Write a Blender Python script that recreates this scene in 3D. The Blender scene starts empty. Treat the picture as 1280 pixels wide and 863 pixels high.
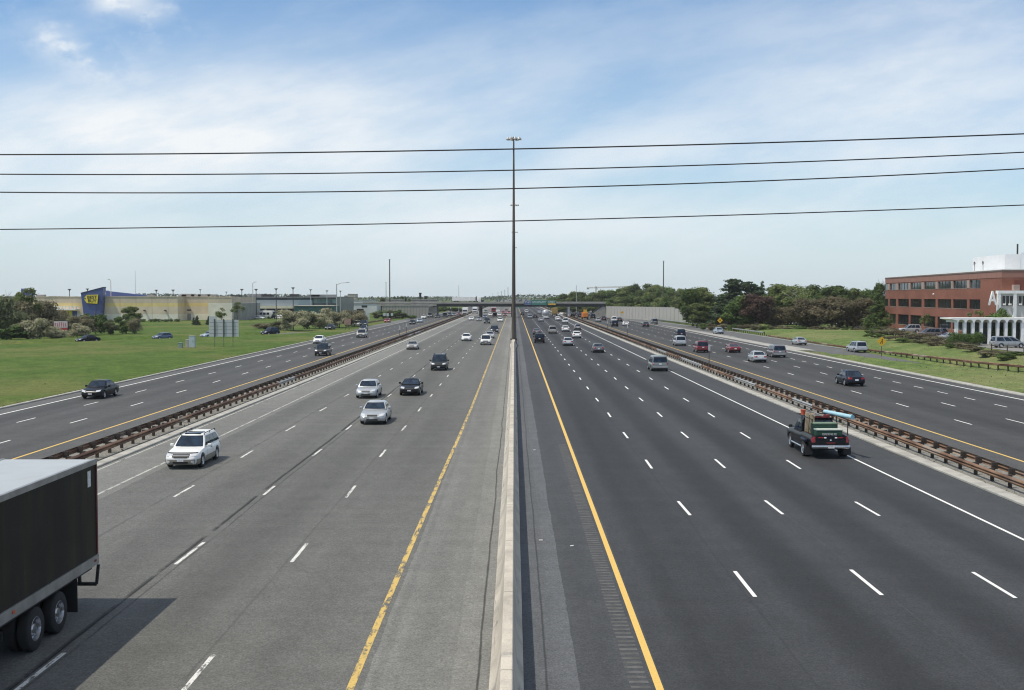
import bpy, bmesh, math, random
from mathutils import Vector, Matrix
from mathutils.bvhtree import BVHTree
from math import sin, cos, pi, radians, sqrt, atan, atan2

random.seed(7)
S = bpy.context.scene
COL = S.collection
D = bpy.data

# ------------------------------------------------------------------ camera
F = 1444.0
CAMZ = 8.47
PITCH = atan((431.5 - 371.0) / F)
YAW = atan(3.0 / F)
cam_d = D.cameras.new('camera')
cam_d.sensor_width = 36.0
cam_d.lens = F / 1280 * 36
cam_d.clip_start = 0.1
cam_d.clip_end = 30000
cam = D.objects.new('camera', cam_d)
COL.objects.link(cam)
cam.location = (0, 0, CAMZ)
cam.rotation_euler = (pi / 2 - PITCH, 0, YAW)
S.camera = cam

def ray(px, py):
    x, y, z = (px - 640) / F, 1.0, -(py - 431.5) / F
    cp, sp = cos(PITCH), sin(PITCH)
    y, z = y * cp + z * sp, -y * sp + z * cp
    c, s = cos(YAW), sin(YAW)
    return Vector((x * c - y * s, x * s + y * c, z))

def at(px, py, z=0.0):
    """world point on the level z seen at a place of the photograph (used to survey the site)"""
    d = ray(px, py)
    t = (z - CAMZ) / d.z
    return Vector((d.x * t, d.y * t, z))

def atd(px, py, Y):
    d = ray(px, py)
    t = Y / d.y
    return Vector((d.x * t, Y, CAMZ + d.z * t))

# ------------------------------------------------------------------ object helpers
def link(o, parent=None):
    COL.objects.link(o)
    if parent is not None:
        o.parent = parent
    return o

def tag(o, label=None, cat=None, group=None, kind=None):
    if label: o['label'] = label
    if cat: o['category'] = cat
    if group: o['group'] = group
    if kind: o['kind'] = kind
    return o

def empty(name, loc=(0, 0, 0), rz=0.0, label=None, cat=None, group=None):
    o = D.objects.new(name, None)
    o.empty_display_size = 0.3
    o.location = loc
    o.rotation_euler = (0, 0, rz)
    COL.objects.link(o)
    return tag(o, label, cat, group)

def mesh_from(name, verts, faces, mats=(), midx=None, smooth=None):
    me = D.meshes.new(name)
    me.from_pydata([tuple(v) for v in verts], [], faces)
    for m in mats:
        me.materials.append(m)
    if midx is not None:
        me.polygons.foreach_set('material_index', midx)
    if smooth is not None:
        me.polygons.foreach_set('use_smooth', [True] * len(me.polygons))
        try:
            me.set_sharp_from_angle(angle=radians(smooth))
        except Exception:
            pass
    me.update()
    return me

class MB:
    """collects simple shapes; build() links them as ONE mesh object"""
    def __init__(self):
        self.v, self.f, self.m = [], [], []
    def add(self, vs, fs, m=0):
        n = len(self.v)
        self.v += [Vector(p) for p in vs]
        self.f += [tuple(i + n for i in f) for f in fs]
        self.m += [m] * len(fs)
        return self
    def box(self, x0, x1, y0, y1, z0, z1, m=0):
        vs = [(x, y, z) for z in (z0, z1) for y in (y0, y1) for x in (x0, x1)]
        fs = [(0, 2, 3, 1), (4, 5, 7, 6), (0, 1, 5, 4), (2, 6, 7, 3), (0, 4, 6, 2), (1, 3, 7, 5)]
        return self.add(vs, fs, m)
    def rbox(self, x0, x1, y0, y1, z0, z1, r=0.03, m=0, seg=2):
        bm = bmesh.new()
        bmesh.ops.create_cube(bm, size=1.0)
        for v in bm.verts:
            v.co = Vector(((x0 + x1) / 2 + v.co.x * (x1 - x0), (y0 + y1) / 2 + v.co.y * (y1 - y0), (z0 + z1) / 2 + v.co.z * (z1 - z0)))
        r = min(r, 0.45 * min(x1 - x0, y1 - y0, z1 - z0))
        bmesh.ops.bevel(bm, geom=bm.edges[:], offset=r, segments=seg, affect='EDGES', profile=0.5)
        bm.verts.index_update()
        self.add([v.co.copy() for v in bm.verts], [tuple(v.index for v in f.verts) for f in bm.faces], m)
        bm.free()
        return self
    def obox(self, c, half, rz=0.0, m=0):
        a, b, cc = half
        R = Matrix.Rotation(rz, 3, 'Z')
        vs = [Vector(c) + R @ Vector((x, y, z)) for z in (-cc, cc) for y in (-b, b) for x in (-a, a)]
        fs = [(0, 2, 3, 1), (4, 5, 7, 6), (0, 1, 5, 4), (2, 6, 7, 3), (0, 4, 6, 2), (1, 3, 7, 5)]
        return self.add(vs, fs, m)
    def tube(self, p, q, r0, r1=None, n=10, m=0, cap=True):
        p, q = Vector(p), Vector(q)
        r1 = r0 if r1 is None else r1
        d = (q - p).normalized()
        a = d.orthogonal().normalized()
        b = d.cross(a)
        vs = []
        for c, r in ((p, r0), (q, r1)):
            for i in range(n):
                t = 2 * pi * i / n
                vs.append(c + a * (r * cos(t)) + b * (r * sin(t)))
        fs = [(i, (i + 1) % n, n + (i + 1) % n, n + i) for i in range(n)]
        if cap:
            fs += [tuple(reversed(range(n))), tuple(range(n, 2 * n))]
        return self.add(vs, fs, m)
    def prism(self, poly, y0, y1, m=0):
        """polygon in x,z (counter clockwise seen from -y) run from y0 to y1"""
        n = len(poly)
        vs = [(x, y0, z) for x, z in poly] + [(x, y1, z) for x, z in poly]
        fs = [tuple(range(n)), tuple(reversed(range(n, 2 * n)))]
        fs += [((i + 1) % n, i, n + i, n + (i + 1) % n) for i in range(n)]
        return self.add(vs, fs, m)
    def quad(self, a, b, c, d, m=0):
        return self.add([a, b, c, d], [(0, 1, 2, 3)], m)
    def lathe(self, prof, axis='x', n=24, off=(0, 0, 0), m=0, mfun=None):
        vs, fs, ms = [], [], []
        for i in range(n):
            t = 2 * pi * i / n
            for (r, h) in prof:
                if axis == 'x': vs.append((h + off[0], r * cos(t) + off[1], r * sin(t) + off[2]))
                elif axis == 'z': vs.append((r * cos(t) + off[0], r * sin(t) + off[1], h + off[2]))
                else: vs.append((r * cos(t) + off[0], h + off[1], r * sin(t) + off[2]))
        k = len(prof)
        base = len(self.v)
        self.v += [Vector(p) for p in vs]
        for i in range(n):
            j = (i + 1) % n
            for a in range(k - 1):
                self.f.append((base + i * k + a, base + i * k + a + 1, base + j * k + a + 1, base + j * k + a))
                self.m.append(mfun(i, a) if mfun else m)
        return self
    def mesh(self, name, mats, smooth=None, recalc=True):
        if not isinstance(mats, (list, tuple)): mats = [mats]
        me = mesh_from(name, self.v, self.f, mats, self.m)
        if recalc:
            bm = bmesh.new(); bm.from_mesh(me)
            bmesh.ops.recalc_face_normals(bm, faces=bm.faces[:])
            bm.to_mesh(me); bm.free()
        if smooth is not None:
            me.polygons.foreach_set('use_smooth', [True] * len(me.polygons))
            me.set_sharp_from_angle(angle=radians(smooth))
        return me
    def build(self, name, mats, parent=None, smooth=None, recalc=True):
        return link(D.objects.new(name, self.mesh(name, mats, smooth, recalc)), parent)

def copy_tree(o, parent=None):
    c = o.copy()
    COL.objects.link(c)
    if parent is not None: c.parent = parent
    for ch in list(o.children):
        copy_tree(ch, c)
    return c

def text_mesh(name, s, size, mat, extrude=0.02, bold=0.0):
    cu = D.curves.new(name, 'FONT')
    cu.body = s; cu.size = size; cu.extrude = extrude; cu.offset = bold
    cu.align_x = 'CENTER'; cu.align_y = 'CENTER'
    o = D.objects.new(name, cu); COL.objects.link(o)
    dg = bpy.context.evaluated_depsgraph_get()
    me = D.meshes.new_from_object(o.evaluated_get(dg))
    D.objects.remove(o); 
    me.materials.clear(); me.materials.append(mat)
    return me

def text_obj(name, s, size, mat, loc, parent=None, rz=0.0, extrude=0.02, sx=1.0, bold=0.0):
    """upright lettering that reads from -y (rz turns it)"""
    o = D.objects.new(name, text_mesh(name, s, size, mat, extrude, bold))
    o.location = loc; o.rotation_euler = (pi / 2, 0, rz); o.scale = (sx, 1, 1)
    return link(o, parent)

# ------------------------------------------------------------------ materials
class NT:
    def __init__(self, name):
        self.mat = D.materials.new(name)
        self.mat.use_nodes = True
        self.t = self.mat.node_tree
        self.n = self.t.nodes
        self.bsdf = self.n['Principled BSDF']
    def new(self, kind, **kw):
        x = self.n.new(kind)
        for k, v in kw.items():
            if k.startswith('i_'):
                x.inputs[k[2:].replace('_', ' ')].default_value = v
            else:
                setattr(x, k, v)
        return x
    def lk(self, a, b): self.t.links.new(a, b)
    def val(self, sock, v):
        if hasattr(v, 'is_linked') or hasattr(v, 'links'): self.lk(v, sock)
        else: sock.default_value = v
    def math(self, op, a, b=None, c=None, clamp=False):
        x = self.n.new('ShaderNodeMath'); x.operation = op; x.use_clamp = clamp
        self.val(x.inputs[0], a)
        if b is not None: self.val(x.inputs[1], b)
        if c is not None: self.val(x.inputs[2], c)
        return x.outputs[0]
    def coord(self, out='Object'):
        return self.n.new('ShaderNodeTexCoord').outputs[out]
    def scaled(self, vec, s):
        x = self.n.new('ShaderNodeVectorMath'); x.operation = 'MULTIPLY'
        self.lk(vec, x.inputs[0]); x.inputs[1].default_value = s
        return x.outputs[0]
    def noise(self, vec, scale, detail=4, rough=0.55, dim='3D'):
        x = self.n.new('ShaderNodeTexNoise')
        x.inputs['Scale'].default_value = scale; x.inputs['Detail'].default_value = detail; x.inputs['Roughness'].default_value = rough
        if vec is not None: self.lk(vec, x.inputs['Vector'])
        return x.outputs['Fac']
    def ramp(self, fac, stops, interp='LINEAR'):
        x = self.n.new('ShaderNodeValToRGB'); r = x.color_ramp; r.interpolation = interp
        while len(r.elements) < len(stops): r.elements.new(0.5)
        for e, (p, c) in zip(r.elements, stops):
            e.position = p
            e.color = (c, c, c, 1) if isinstance(c, (int, float)) else (*c[:3], 1)
        self.lk(fac, x.inputs[0])
        return x.outputs[0]
    def rng(self, v, a, b, c=0.0, d=1.0, smooth=True):
        x = self.n.new('ShaderNodeMapRange')
        if smooth: x.interpolation_type = 'SMOOTHSTEP'
        self.val(x.inputs['Value'], v)
        for k, w in zip(('From Min', 'From Max', 'To Min', 'To Max'), (a, b, c, d)): x.inputs[k].default_value = w
        return x.outputs['Result']
    def mix(self, fac, a, b, blend='MIX'):
        x = self.n.new('ShaderNodeMix'); x.data_type = 'RGBA'; x.blend_type = blend
        self.val(x.inputs[0], fac)
        for s, v in ((x.inputs[6], a), (x.inputs[7], b)):
            if isinstance(v, (tuple, list)): s.default_value = (*v[:3], 1)
            elif isinstance(v, (int, float)): s.default_value = (v, v, v, 1)
            else: self.lk(v, s)
        return x.outputs[2]
    def bump(self, h, strength=0.3, dist=0.02):
        x = self.n.new('ShaderNodeBump'); x.inputs['Strength'].default_value = strength; x.inputs['Distance'].default_value = dist
        self.lk(h, x.inputs['Height']); self.lk(x.outputs[0], self.bsdf.inputs['Normal'])
    def sep(self, vec):
        x = self.n.new('ShaderNodeSeparateXYZ'); self.lk(vec, x.inputs[0]); return x.outputs
    def done(self, color=None, rough=0.7, metal=0.0, spec=None, coat=None):
        b = self.bsdf
        if color is not None:
            if isinstance(color, (tuple, list)): b.inputs['Base Color'].default_value = (*color[:3], 1)
            else: self.lk(color, b.inputs['Base Color'])
        self.val(b.inputs['Roughness'], rough)
        b.inputs['Metallic'].default_value = metal
        if spec is not None: b.inputs['Specular IOR Level'].default_value = spec
        if coat is not None:
            b.inputs['Coat Weight'].default_value = coat; b.inputs['Coat Roughness'].default_value = 0.06
        return self.mat

def simple(name, col, rough=0.6, metal=0.0, var=0.12, scale=3.0, spec=None, coat=None, bump=0.0):
    """a plain finish with a little uneven soiling"""
    t = NT(name)
    if var > 0:
        n = t.noise(t.coord(), scale, 5, 0.6)
        f = t.rng(n, 0.3, 0.7, 1 - var, 1 + var)
        c = t.mix(1.0, col, f, 'MULTIPLY')
        if bump: t.bump(n, bump, 0.02)
    else:
        c = col
    return t.done(c, rough, metal, spec, coat)

def streaked(name, col, dirt, rough=0.75, amt=0.6, sx=1.2, sz=0.15, metal=0.0):
    """weathered vertical surface: run-down streaks below the top"""
    t = NT(name)
    o = t.coord()
    n1 = t.noise(t.scaled(o, (sx, sx, sz)), 1.0, 6, 0.65)
    n2 = t.noise(o, 0.6, 5, 0.6)
    f = t.math('MULTIPLY', t.rng(n1, 0.45, 0.72), t.rng(n2, 0.3, 0.65))
    c = t.mix(t.math('MULTIPLY', f, amt), col, dirt)
    return t.done(c, rough, metal)
# ------------------------------------------------------------------ light: sun, sky
SUN = Vector((1.9, 0.7, -3.95)).normalized()          # direction the light travels
EL = math.asin(-SUN.z)
sun_d = D.lights.new('sun', 'SUN')
sun_d.energy = 3.9
sun_d.angle = radians(0.55)
sun_d.color = (1.0, 0.93, 0.80)
sun = D.objects.new('sun', sun_d)
COL.objects.link(sun)
sun.location = (-60, -20, 120)
sun.rotation_euler = SUN.to_track_quat('-Z', 'Y').to_euler()

W = D.worlds.new('World')
S.world = W
W.use_nodes = True
wt = W.node_tree
for n in list(wt.nodes): wt.nodes.remove(n)
class WT(NT):
    def __init__(self): self.t = wt; self.n = wt.nodes
w = WT()
sky = w.new('ShaderNodeTexSky', sky_type='NISHITA')
sky.sun_disc = False
sky.sun_elevation = EL
sky.sun_rotation = atan2(-SUN.x, -SUN.y)
sky.altitude = 30
sky.air_density = 1.0
sky.dust_density = 0.7
sky.ozone_density = 2.5
gen = w.coord('Generated')
sx_, sy_, sz_ = w.sep(gen)
ay = w.math('MAXIMUM', w.math('ABSOLUTE', sy_), 0.04)
A = w.math('DIVIDE', sx_, ay)                                   # tangent of azimuth off the motorway axis
E = w.math('DIVIDE', w.math('MAXIMUM', sz_, 0.0), ay)           # tangent of elevation
def comb(x, y, z=0.0):
    c = w.n.new('ShaderNodeCombineXYZ')
    w.val(c.inputs[0], x); w.val(c.inputs[1], y); w.val(c.inputs[2], z)
    return c.outputs[0]
def blob(cx, cy, rx, ry, tilt=0.0):
    dx = w.math('SUBTRACT', A, (cx - 643) / F)
    dy = w.math('SUBTRACT', E, (371 - cy) / F)
    c, s = cos(tilt), sin(tilt)
    u = w.math('ADD', w.math('MULTIPLY', dx, c * F / rx), w.math('MULTIPLY', dy, s * F / rx))
    v = w.math('ADD', w.math('MULTIPLY', dx, -s * F / ry), w.math('MULTIPLY', dy, c * F / ry))
    r2 = w.math('ADD', w.math('MULTIPLY', u, u), w.math('MULTIPLY', v, v))
    return w.math('POWER', 2.718, w.math('MULTIPLY', r2, -1.0))
# sheets of thin high cloud, drawn out along the wind
Ar = w.math('ADD', w.math('MULTIPLY', A, 0.94), w.math('MULTIPLY', E, 0.55))
Er = w.math('ADD', w.math('MULTIPLY', E, 0.94), w.math('MULTIPLY', A, -0.22))
n_fine = w.noise(comb(w.math('MULTIPLY', Ar, 7.0), w.math('MULTIPLY', Er, 24.0), 3.1), 1.0, 8, 0.62)
n_mid = w.noise(comb(w.math('MULTIPLY', Ar, 3.0), w.math('MULTIPLY', Er, 9.0), 7.7), 1.0, 5, 0.55)
n_puff = w.noise(comb(w.math('MULTIPLY', A, 26.0), w.math('MULTIPLY', E, 40.0), 1.3), 1.0, 7, 0.6)
env = w.math('MULTIPLY', blob(190, 180, 420, 100, 0.10), 1.12)
for a, b in (((420, 165, 190, 70, 0.0), .5), ((1120, 150, 320, 160, 0.35), .56), ((830, 190, 330, 60, 0.2), .48), ((560, 280, 1000, 80, 0.0), .62),
             ((170, 5, 55, 26, -0.5), .55), ((95, 62, 62, 24, -0.45), .42), ((1000, 20, 260, 60, 0.4), .20)):
    env = w.math('MAXIMUM', env, w.math('MULTIPLY', blob(*a), b))
tex = w.math('ADD', w.math('MULTIPLY', w.rng(n_fine, 0.28, 0.72), 0.45), w.math('MULTIPLY', w.rng(n_mid, 0.3, 0.7), 0.55))
base_veil = w.math('MULTIPLY', w.rng(tex, 0.12, 1.0), 0.20)
cl = w.math('MULTIPLY', env, w.math('ADD', 0.56, w.math('MULTIPLY', tex, 0.66)))
puffs = w.math('MAXIMUM', blob(165, 2, 75, 36, -0.5), blob(95, 62, 78, 26, -0.42))
cl = w.math('ADD', cl, w.math('MULTIPLY', w.math('MULTIPLY', puffs, w.rng(n_puff, 0.42, 0.68)), 0.55))
cl = w.math('ADD', cl, base_veil, clamp=True)
cloud_col = (7.9, 8.25, 8.5)
blue = w.mix(1.0, sky.outputs[0], (0.90, 1.10, 1.23), 'MULTIPLY')
skymix = w.mix(cl, blue, cloud_col)
over = w.math('MULTIPLY', w.rng(sz_, 0.30, 0.62), w.math('ADD', .35, w.math('MULTIPLY', w.rng(n_mid, .3, .7), .4)))      # unseen cloud overhead, added to make the ambient light less blue
skymix = w.mix(over, skymix, (6.6, 6.7, 6.75))
hor = w.rng(E, 0.0, 0.12, 0.70, 0.0)
skymix = w.mix(hor, skymix, (6.1, 7.05, 7.7))
bg = w.new('ShaderNodeBackground')
bg.inputs['Strength'].default_value = 0.118
w.lk(skymix, bg.inputs['Color'])
out = w.new('ShaderNodeOutputWorld')
w.lk(bg.outputs[0], out.inputs['Surface'])

S.view_settings.view_transform = 'Standard'
S.view_settings.look = 'None'
S.view_settings.exposure = -0.06
S.view_settings.gamma = 1.0
S.view_settings.use_curve_mapping = False
S.render.engine = 'CYCLES'
S.cycles.max_bounces = 6
S.cycles.transparent_max_bounces = 12
S.cycles.use_denoising = True
S.render.film_transparent = False
S.cycles.pixel_filter_type = 'BLACKMAN_HARRIS'
S.cycles.filter_width = 1.15
# ------------------------------------------------------------------ ground and roads
def sm(x, a, b):
    t = max(0.0, min(1.0, (x - a) / (b - a)))
    return t * t * (3 - 2 * t)

def ramp_centre(Y):
    """entry ramp on the far side of the verge: centre x and level"""
    pts = [(90, 66.5), (120, 60.5), (148, 54.2), (178, 51.3), (200, 50.0), (260, 49.6), (330, 47.8), (400, 45.2), (520, 40.5), (900, 40.5)]
    for (a, xa), (b, xb) in zip(pts, pts[1:]):
        if Y <= b: return xa + (xb - xa) * max(0, (Y - a)) / (b - a)
    return pts[-1][1]
def ramp_z(Y): return -1.3 * (1 - sm(Y, 130, 205))

def terrain(X, Y):
    z = -0.05
    if X > 44.2:                                   # right verge, ramp in a dip, terrace beyond
        rc = ramp_centre(Y)
        verge = 0.12 * sm(X, 44.4, 46.5) + .30 * sm(X, 46, rc - 6.5) * (1 - sm(Y, 165, 185))
        dip = ramp_z(Y) - 0.06
        if Y < 420:
            if X < rc - 3.9:
                k = sm(X, rc - 6.4, rc - 4.2)
                if Y > 205: verge = -0.03
                z = verge * (1 - k) + dip * k
            elif X < rc + 4.2:
                z = dip
            else:
                k = sm(X, rc + 4.2, rc + 6.0)
                k2 = sm(X, rc + 7, rc + 15)
                z = dip * (1 - k) + 0.0 * k + 0.78 * k2 * sm(Y, 60, 120)
        else:
            z = -0.06
    elif X < -38.9:
        k = sm(-X, 39.2, 44)
        z = -0.04 + 0.10 * k
        # the exit road runs in a shallow cutting
        d = min(((X - a) ** 2 + (Y - b) ** 2) for a, b in EXIT_PTS) ** 0.5
        q = 1 - sm(Y, 262, 292)
        z += q * (.24 * sm(d, 4.2, 6.2) * (1 - sm(d, 8, 20)) - .34 * (1 - sm(d, 4.0, 5.4)))
    return z

EXIT_PTS = []
_key = [(-175, 135), (-120, 170), (-95, 196), (-81, 219), (-69.7, 235), (-62.5, 247), (-54, 262), (-47, 295), (-43.3, 330), (-40.8, 370), (-40.0, 420)]
for (a, b), (c, d) in zip(_key, _key[1:]):
    for i in range(8): EXIT_PTS.append((a + (c - a) * i / 8, b + (d - b) * i / 8))

# --- materials
def asphalt(name, zones, streaks, tint=(1, 1, 1), x0=-60.0, x1=60.0, grain=0.34, rough=0.85, crack=.08):
    """old bitumen: strips of different age across x (zones), rubbed tracks and sealed joints (streaks), stone grain"""
    t = NT(name)
    o = t.coord()
    X, Y, Z = t.sep(o)
    wob = t.noise(t.scaled(o, (0.5, 0.12, 0)), 1.0, 4, 0.6)
    wob2 = t.noise(t.scaled(o, (2.0, 1.4, 0)), 1.0, 3, 0.6)
    Xw = t.math('ADD', X, t.math('MULTIPLY', t.math('SUBTRACT', wob, 0.5), 0.22))
    Xw2 = t.math('ADD', Xw, t.math('MULTIPLY', t.math('SUBTRACT', wob2, 0.5), 0.10))
    fac = t.math('DIVIDE', t.math('SUBTRACT', Xw2, x0), x1 - x0)
    stops = [(max(0, min(1, (x - x0) / (x1 - x0))), tuple(v * k for k in tint)) for x, v in zones]
    c = t.ramp(fac, stops, 'CONSTANT')
    brk = t.noise(t.scaled(o, (.6, .35, 0)), 1.0, 5, .7)
    for xc, wd, amt in streaks:                   # amt < 1 darkens, > 1 lightens
        d = t.math('ABSOLUTE', t.math('SUBTRACT', Xw, xc))
        f = t.rng(d, wd * 0.25, wd, amt, 1.0)
        if wd < .3 and xc < -5: f = t.mix(t.rng(brk, .50, .68), f, 1.0)
        c = t.mix(1.0, c, f, 'MULTIPLY')
    big = t.noise(t.scaled(o, (0.22, 0.02, 0)), 1.0, 5, 0.6)
    c = t.mix(1.0, c, t.rng(big, 0.3, 0.7, 0.88, 1.12), 'MULTIPLY')
    cross = t.noise(t.scaled(o, (0.05, 1.1, 0)), 1.0, 3, 0.5)
    c = t.mix(1.0, c, t.rng(cross, 0.35, 0.7, 0.96, 1.03), 'MULTIPLY')
    pat = t.noise(t.scaled(o, (1.0, 0.5, 0)), 1.3, 6, 0.65)
    c = t.mix(1.0, c, t.rng(pat, 0.25, 0.75, 0.90, 1.10), 'MULTIPLY')
    vor = t.new('ShaderNodeTexVoronoi', feature='DISTANCE_TO_EDGE'); vor.inputs['Scale'].default_value = .16
    wv = t.n.new('ShaderNodeVectorMath'); wv.operation = 'ADD'; t.lk(o, wv.inputs[0])
    nv = t.new('ShaderNodeTexNoise'); nv.inputs['Scale'].default_value = .9; nv.inputs['Detail'].default_value = 5; t.lk(o, nv.inputs['Vector']); nsc = t.n.new('ShaderNodeVectorMath'); nsc.operation = 'SCALE'; nsc.inputs[3].default_value = 1.6; t.lk(nv.outputs['Color'], nsc.inputs[0]); t.lk(nsc.outputs[0], wv.inputs[1]); t.lk(wv.outputs[0], vor.inputs['Vector'])
    crk = t.math('MULTIPLY', t.rng(vor.outputs['Distance'], .012, .004), t.rng(big, .48, .62))
    c = t.mix(t.math('MULTIPLY', crk, crack), c, (.035, .034, .032))
    gr2 = t.noise(o, 5.5, 2, 0.9)
    c = t.mix(1.0, c, t.rng(gr2, 0.3, 0.7, 1 - grain * .45, 1 + grain * .45), 'MULTIPLY')
    gr = t.noise(o, 18.0, 3, 0.8)
    c = t.mix(1.0, c, t.rng(gr, 0.3, 0.7, 1 - grain, 1 + grain), 'MULTIPLY')
    t.bump(gr, 0.25, 0.01)
    return t.done(c, rough, 0, 0.3)

OLD = [(-60, .10), (-20.9, .175), (-17.6, .128), (-14.35, .124), (-10.75, .116), (-7.0, .122), (-3.3, .170), (-1.7, .195), (-0.80, .27)]
M_old = asphalt('old_grey_asphalt', OLD,
                [(-16.1, 1.3, .93), (-12.5, 1.3, .90), (-8.9, 1.4, .86), (-5.3, 1.3, .92), (-10.93, .12, .40), (-10.90, .04, .3), (-10.60, .05, .55), (-14.7, .10, .72), (-7.3, .06, .8), (-0.82, .045, .35), (-2.3, .5, .93), (-3.05, .16, .88)],
                tint=(.965, 0.965, 0.90), crack=.10)
NEW = [(-60, .10), (0.6, .108), (1.2, .062), (3.2, .046), (6.85, .047), (10.5, .048), (14.15, .046), (17.65, .056), (20.4, .09)]
M_new = asphalt('new_dark_asphalt', NEW,
                [(4.3, .55, .86), (5.9, .55, .88), (8.6, 1.3, .64), (12.3, 1.35, .64), (15.9, 1.25, .70), (5.0, 1.2, .78), (10.6, .05, 1.18), (6.6, .06, .85), (14.3, .05, 1.1), (2.0, .6, .92), (0.72, .04, .5)],
                tint=(.95, 1.0, 1.07))
OUT_L = [(-60, .10), (-37.1, .066), (-33.4, .075), (-29.8, .075), (-26.3, .095)]
M_outl = asphalt('outer_asphalt', OUT_L, [(-35.2, 1.0, .88), (-31.6, 1.0, .86), (-28.0, 1.0, .86), (-38.6, .12, .55)], tint=(1.0, 1.0, .99))
OUT_R = [(-60, .10), (23.9, .075), (26.0, .058), (30.2, .050), (34.0, .050), (37.8, .053), (41.7, .070)]
M_outr = asphalt('outer_dark_asphalt', OUT_R, [(28.2, 1.0, .86), (32.1, 1.0, .84), (36.0, 1.0, .86), (39.7, 1.0, .86)], tint=(1.0, 1.0, 1.0))
M_rampa = simple('ramp_asphalt', (.10, .10, .098), .85, 0, .14, .8)
M_service = simple('service_asphalt', (.13, .128, .12), .85, 0, .14, .8)

def gravel_mat(name, a, b):
    t = NT(name); o = t.coord()
    n = t.noise(o, 9.0, 4, .75); n2 = t.noise(o, .7, 5, .6)
    c = t.mix(t.rng(n, .35, .65), a, b)
    c = t.mix(t.math('MULTIPLY', t.rng(n2, .5, .68), .55), c, (.05, .05, .045))
    t.bump(n, .6, .04)
    return t.done(c, .95, 0, .2)
M_gravel = gravel_mat('median_gravel', (.13, .125, .112), (.29, .28, .25))
M_concrete = streaked('pale_concrete', (.40, .385, .34), (.20, .19, .17), .85, .8, .8, .8)
M_kerb = simple('kerb_concrete', (.36, .35, .315), .85, 0, .2, .9)

def grass_mat(name, a, b, dry, edge=None):
    t = NT(name); o = t.coord()
    n1 = t.noise(t.scaled(o, (1, 1, 0)), .035, 6, .6)
    n2 = t.noise(t.scaled(o, (1, .55, 0)), .35, 6, .7)
    n3 = t.noise(o, 5.0, 3, .8)
    c = t.mix(t.rng(n2, .3, .7), a, b)
    c = t.mix(t.math('MULTIPLY', t.rng(n1, .46, .62), .55), c, dry)
    n4 = t.noise(t.scaled(o, (1, .45, 1)), 1.5, 6, .8)
    c = t.mix(1.0, c, t.rng(n4, .28, .72, .74, 1.26), 'MULTIPLY')
    c = t.mix(1.0, c, t.rng(n3, .25, .75, .72, 1.28), 'MULTIPLY')
    if edge:                                   # bare soil and grit along the kerb
        ne = t.noise(t.scaled(o, (1, .35, 1)), 1.1, 5, .7)
        X = t.sep(o)[0]
        d = t.math('ADD', t.math('ABSOLUTE', t.math('SUBTRACT', X, edge)), t.math('MULTIPLY', t.math('SUBTRACT', ne, .5), 2.2))
        c = t.mix(t.rng(d, .75, .15, 0, .85), c, t.mix(t.rng(n3, .35, .65), (.115, .092, .058), (.20, .17, .12)))
    t.bump(n3, .5, .08)
    return t.done(c, .95, 0, .15)
M_ground = grass_mat('meadow_grass', (.046, .086, .012), (.086, .134, .024), (.15, .145, .05), -39.0)
M_verge = grass_mat('verge_grass', (.075, .118, .030), (.135, .182, .055), (.21, .195, .09), 44.2)

# --- ground sheet (one mesh out to the horizon)
xs = sorted(set([-9000, -5000, -2500, -1200, -700, -450, -350] + [-300 + 12 * i for i in range(17)] + [-110 + 1.5 * i for i in range(48)] + [-39.2, -38.9]
      + [-24, 0, 24] + [44.0 + 0.7 * i for i in range(55)] + [84 + 3 * i for i in range(12)] + [130, 160, 220, 320, 480, 700, 1200, 2500, 5000, 9000]))
ys = sorted(set([-400, -100, -20, 20, 60] + [80 + 4 * i for i in range(25)] + [180 + 2 * i for i in range(70)] + [320 + 12 * i for i in range(18)] + [560, 640, 760, 950, 1300, 2000, 3500, 6000, 12000]))
gv = [(x, y, terrain(x, y)) for y in ys for x in xs]
nx = len(xs)
gf = [(j * nx + i, j * nx + i + 1, (j + 1) * nx + i + 1, (j + 1) * nx + i) for j in range(len(ys) - 1) for i in range(nx - 1)]
ground = link(D.objects.new('ground', mesh_from('ground', gv, gf, [M_ground, M_verge], [1 if gv[f[0]][0] > 40 and gv[f[0]][0] < 130 and gv[f[0]][1] < 330 else 0 for f in gf], 60)))
tag(ground, kind='structure')

YF = 4200.0
def sheet(name, x0, x1, mat, y0=-40.0, y1=YF, z=0.0):
    yy = [y0 + 60 * i for i in range(30)] + [y1]
    vs = [(x, y, z) for y in yy for x in (x0, x1)]
    fs = [(2 * i, 2 * i + 1, 2 * i + 3, 2 * i + 2) for i in range(len(yy) - 1)]
    o = link(D.objects.new(name, mesh_from(name, vs, fs, [mat])))
    return tag(o, kind='structure')
sheet('road', -20.62, 0.05, M_old)
sheet('road', 0.05, 20.6, M_new)
sheet('road', -38.7, -24.2, M_outl)
sheet('road', 24.2, 43.3, M_outr)
sheet('median_strip', -24.2, -21.2, M_gravel, z=-0.004)
sheet('median_strip', 21.25, 24.2, M_gravel, z=-0.004)

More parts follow.
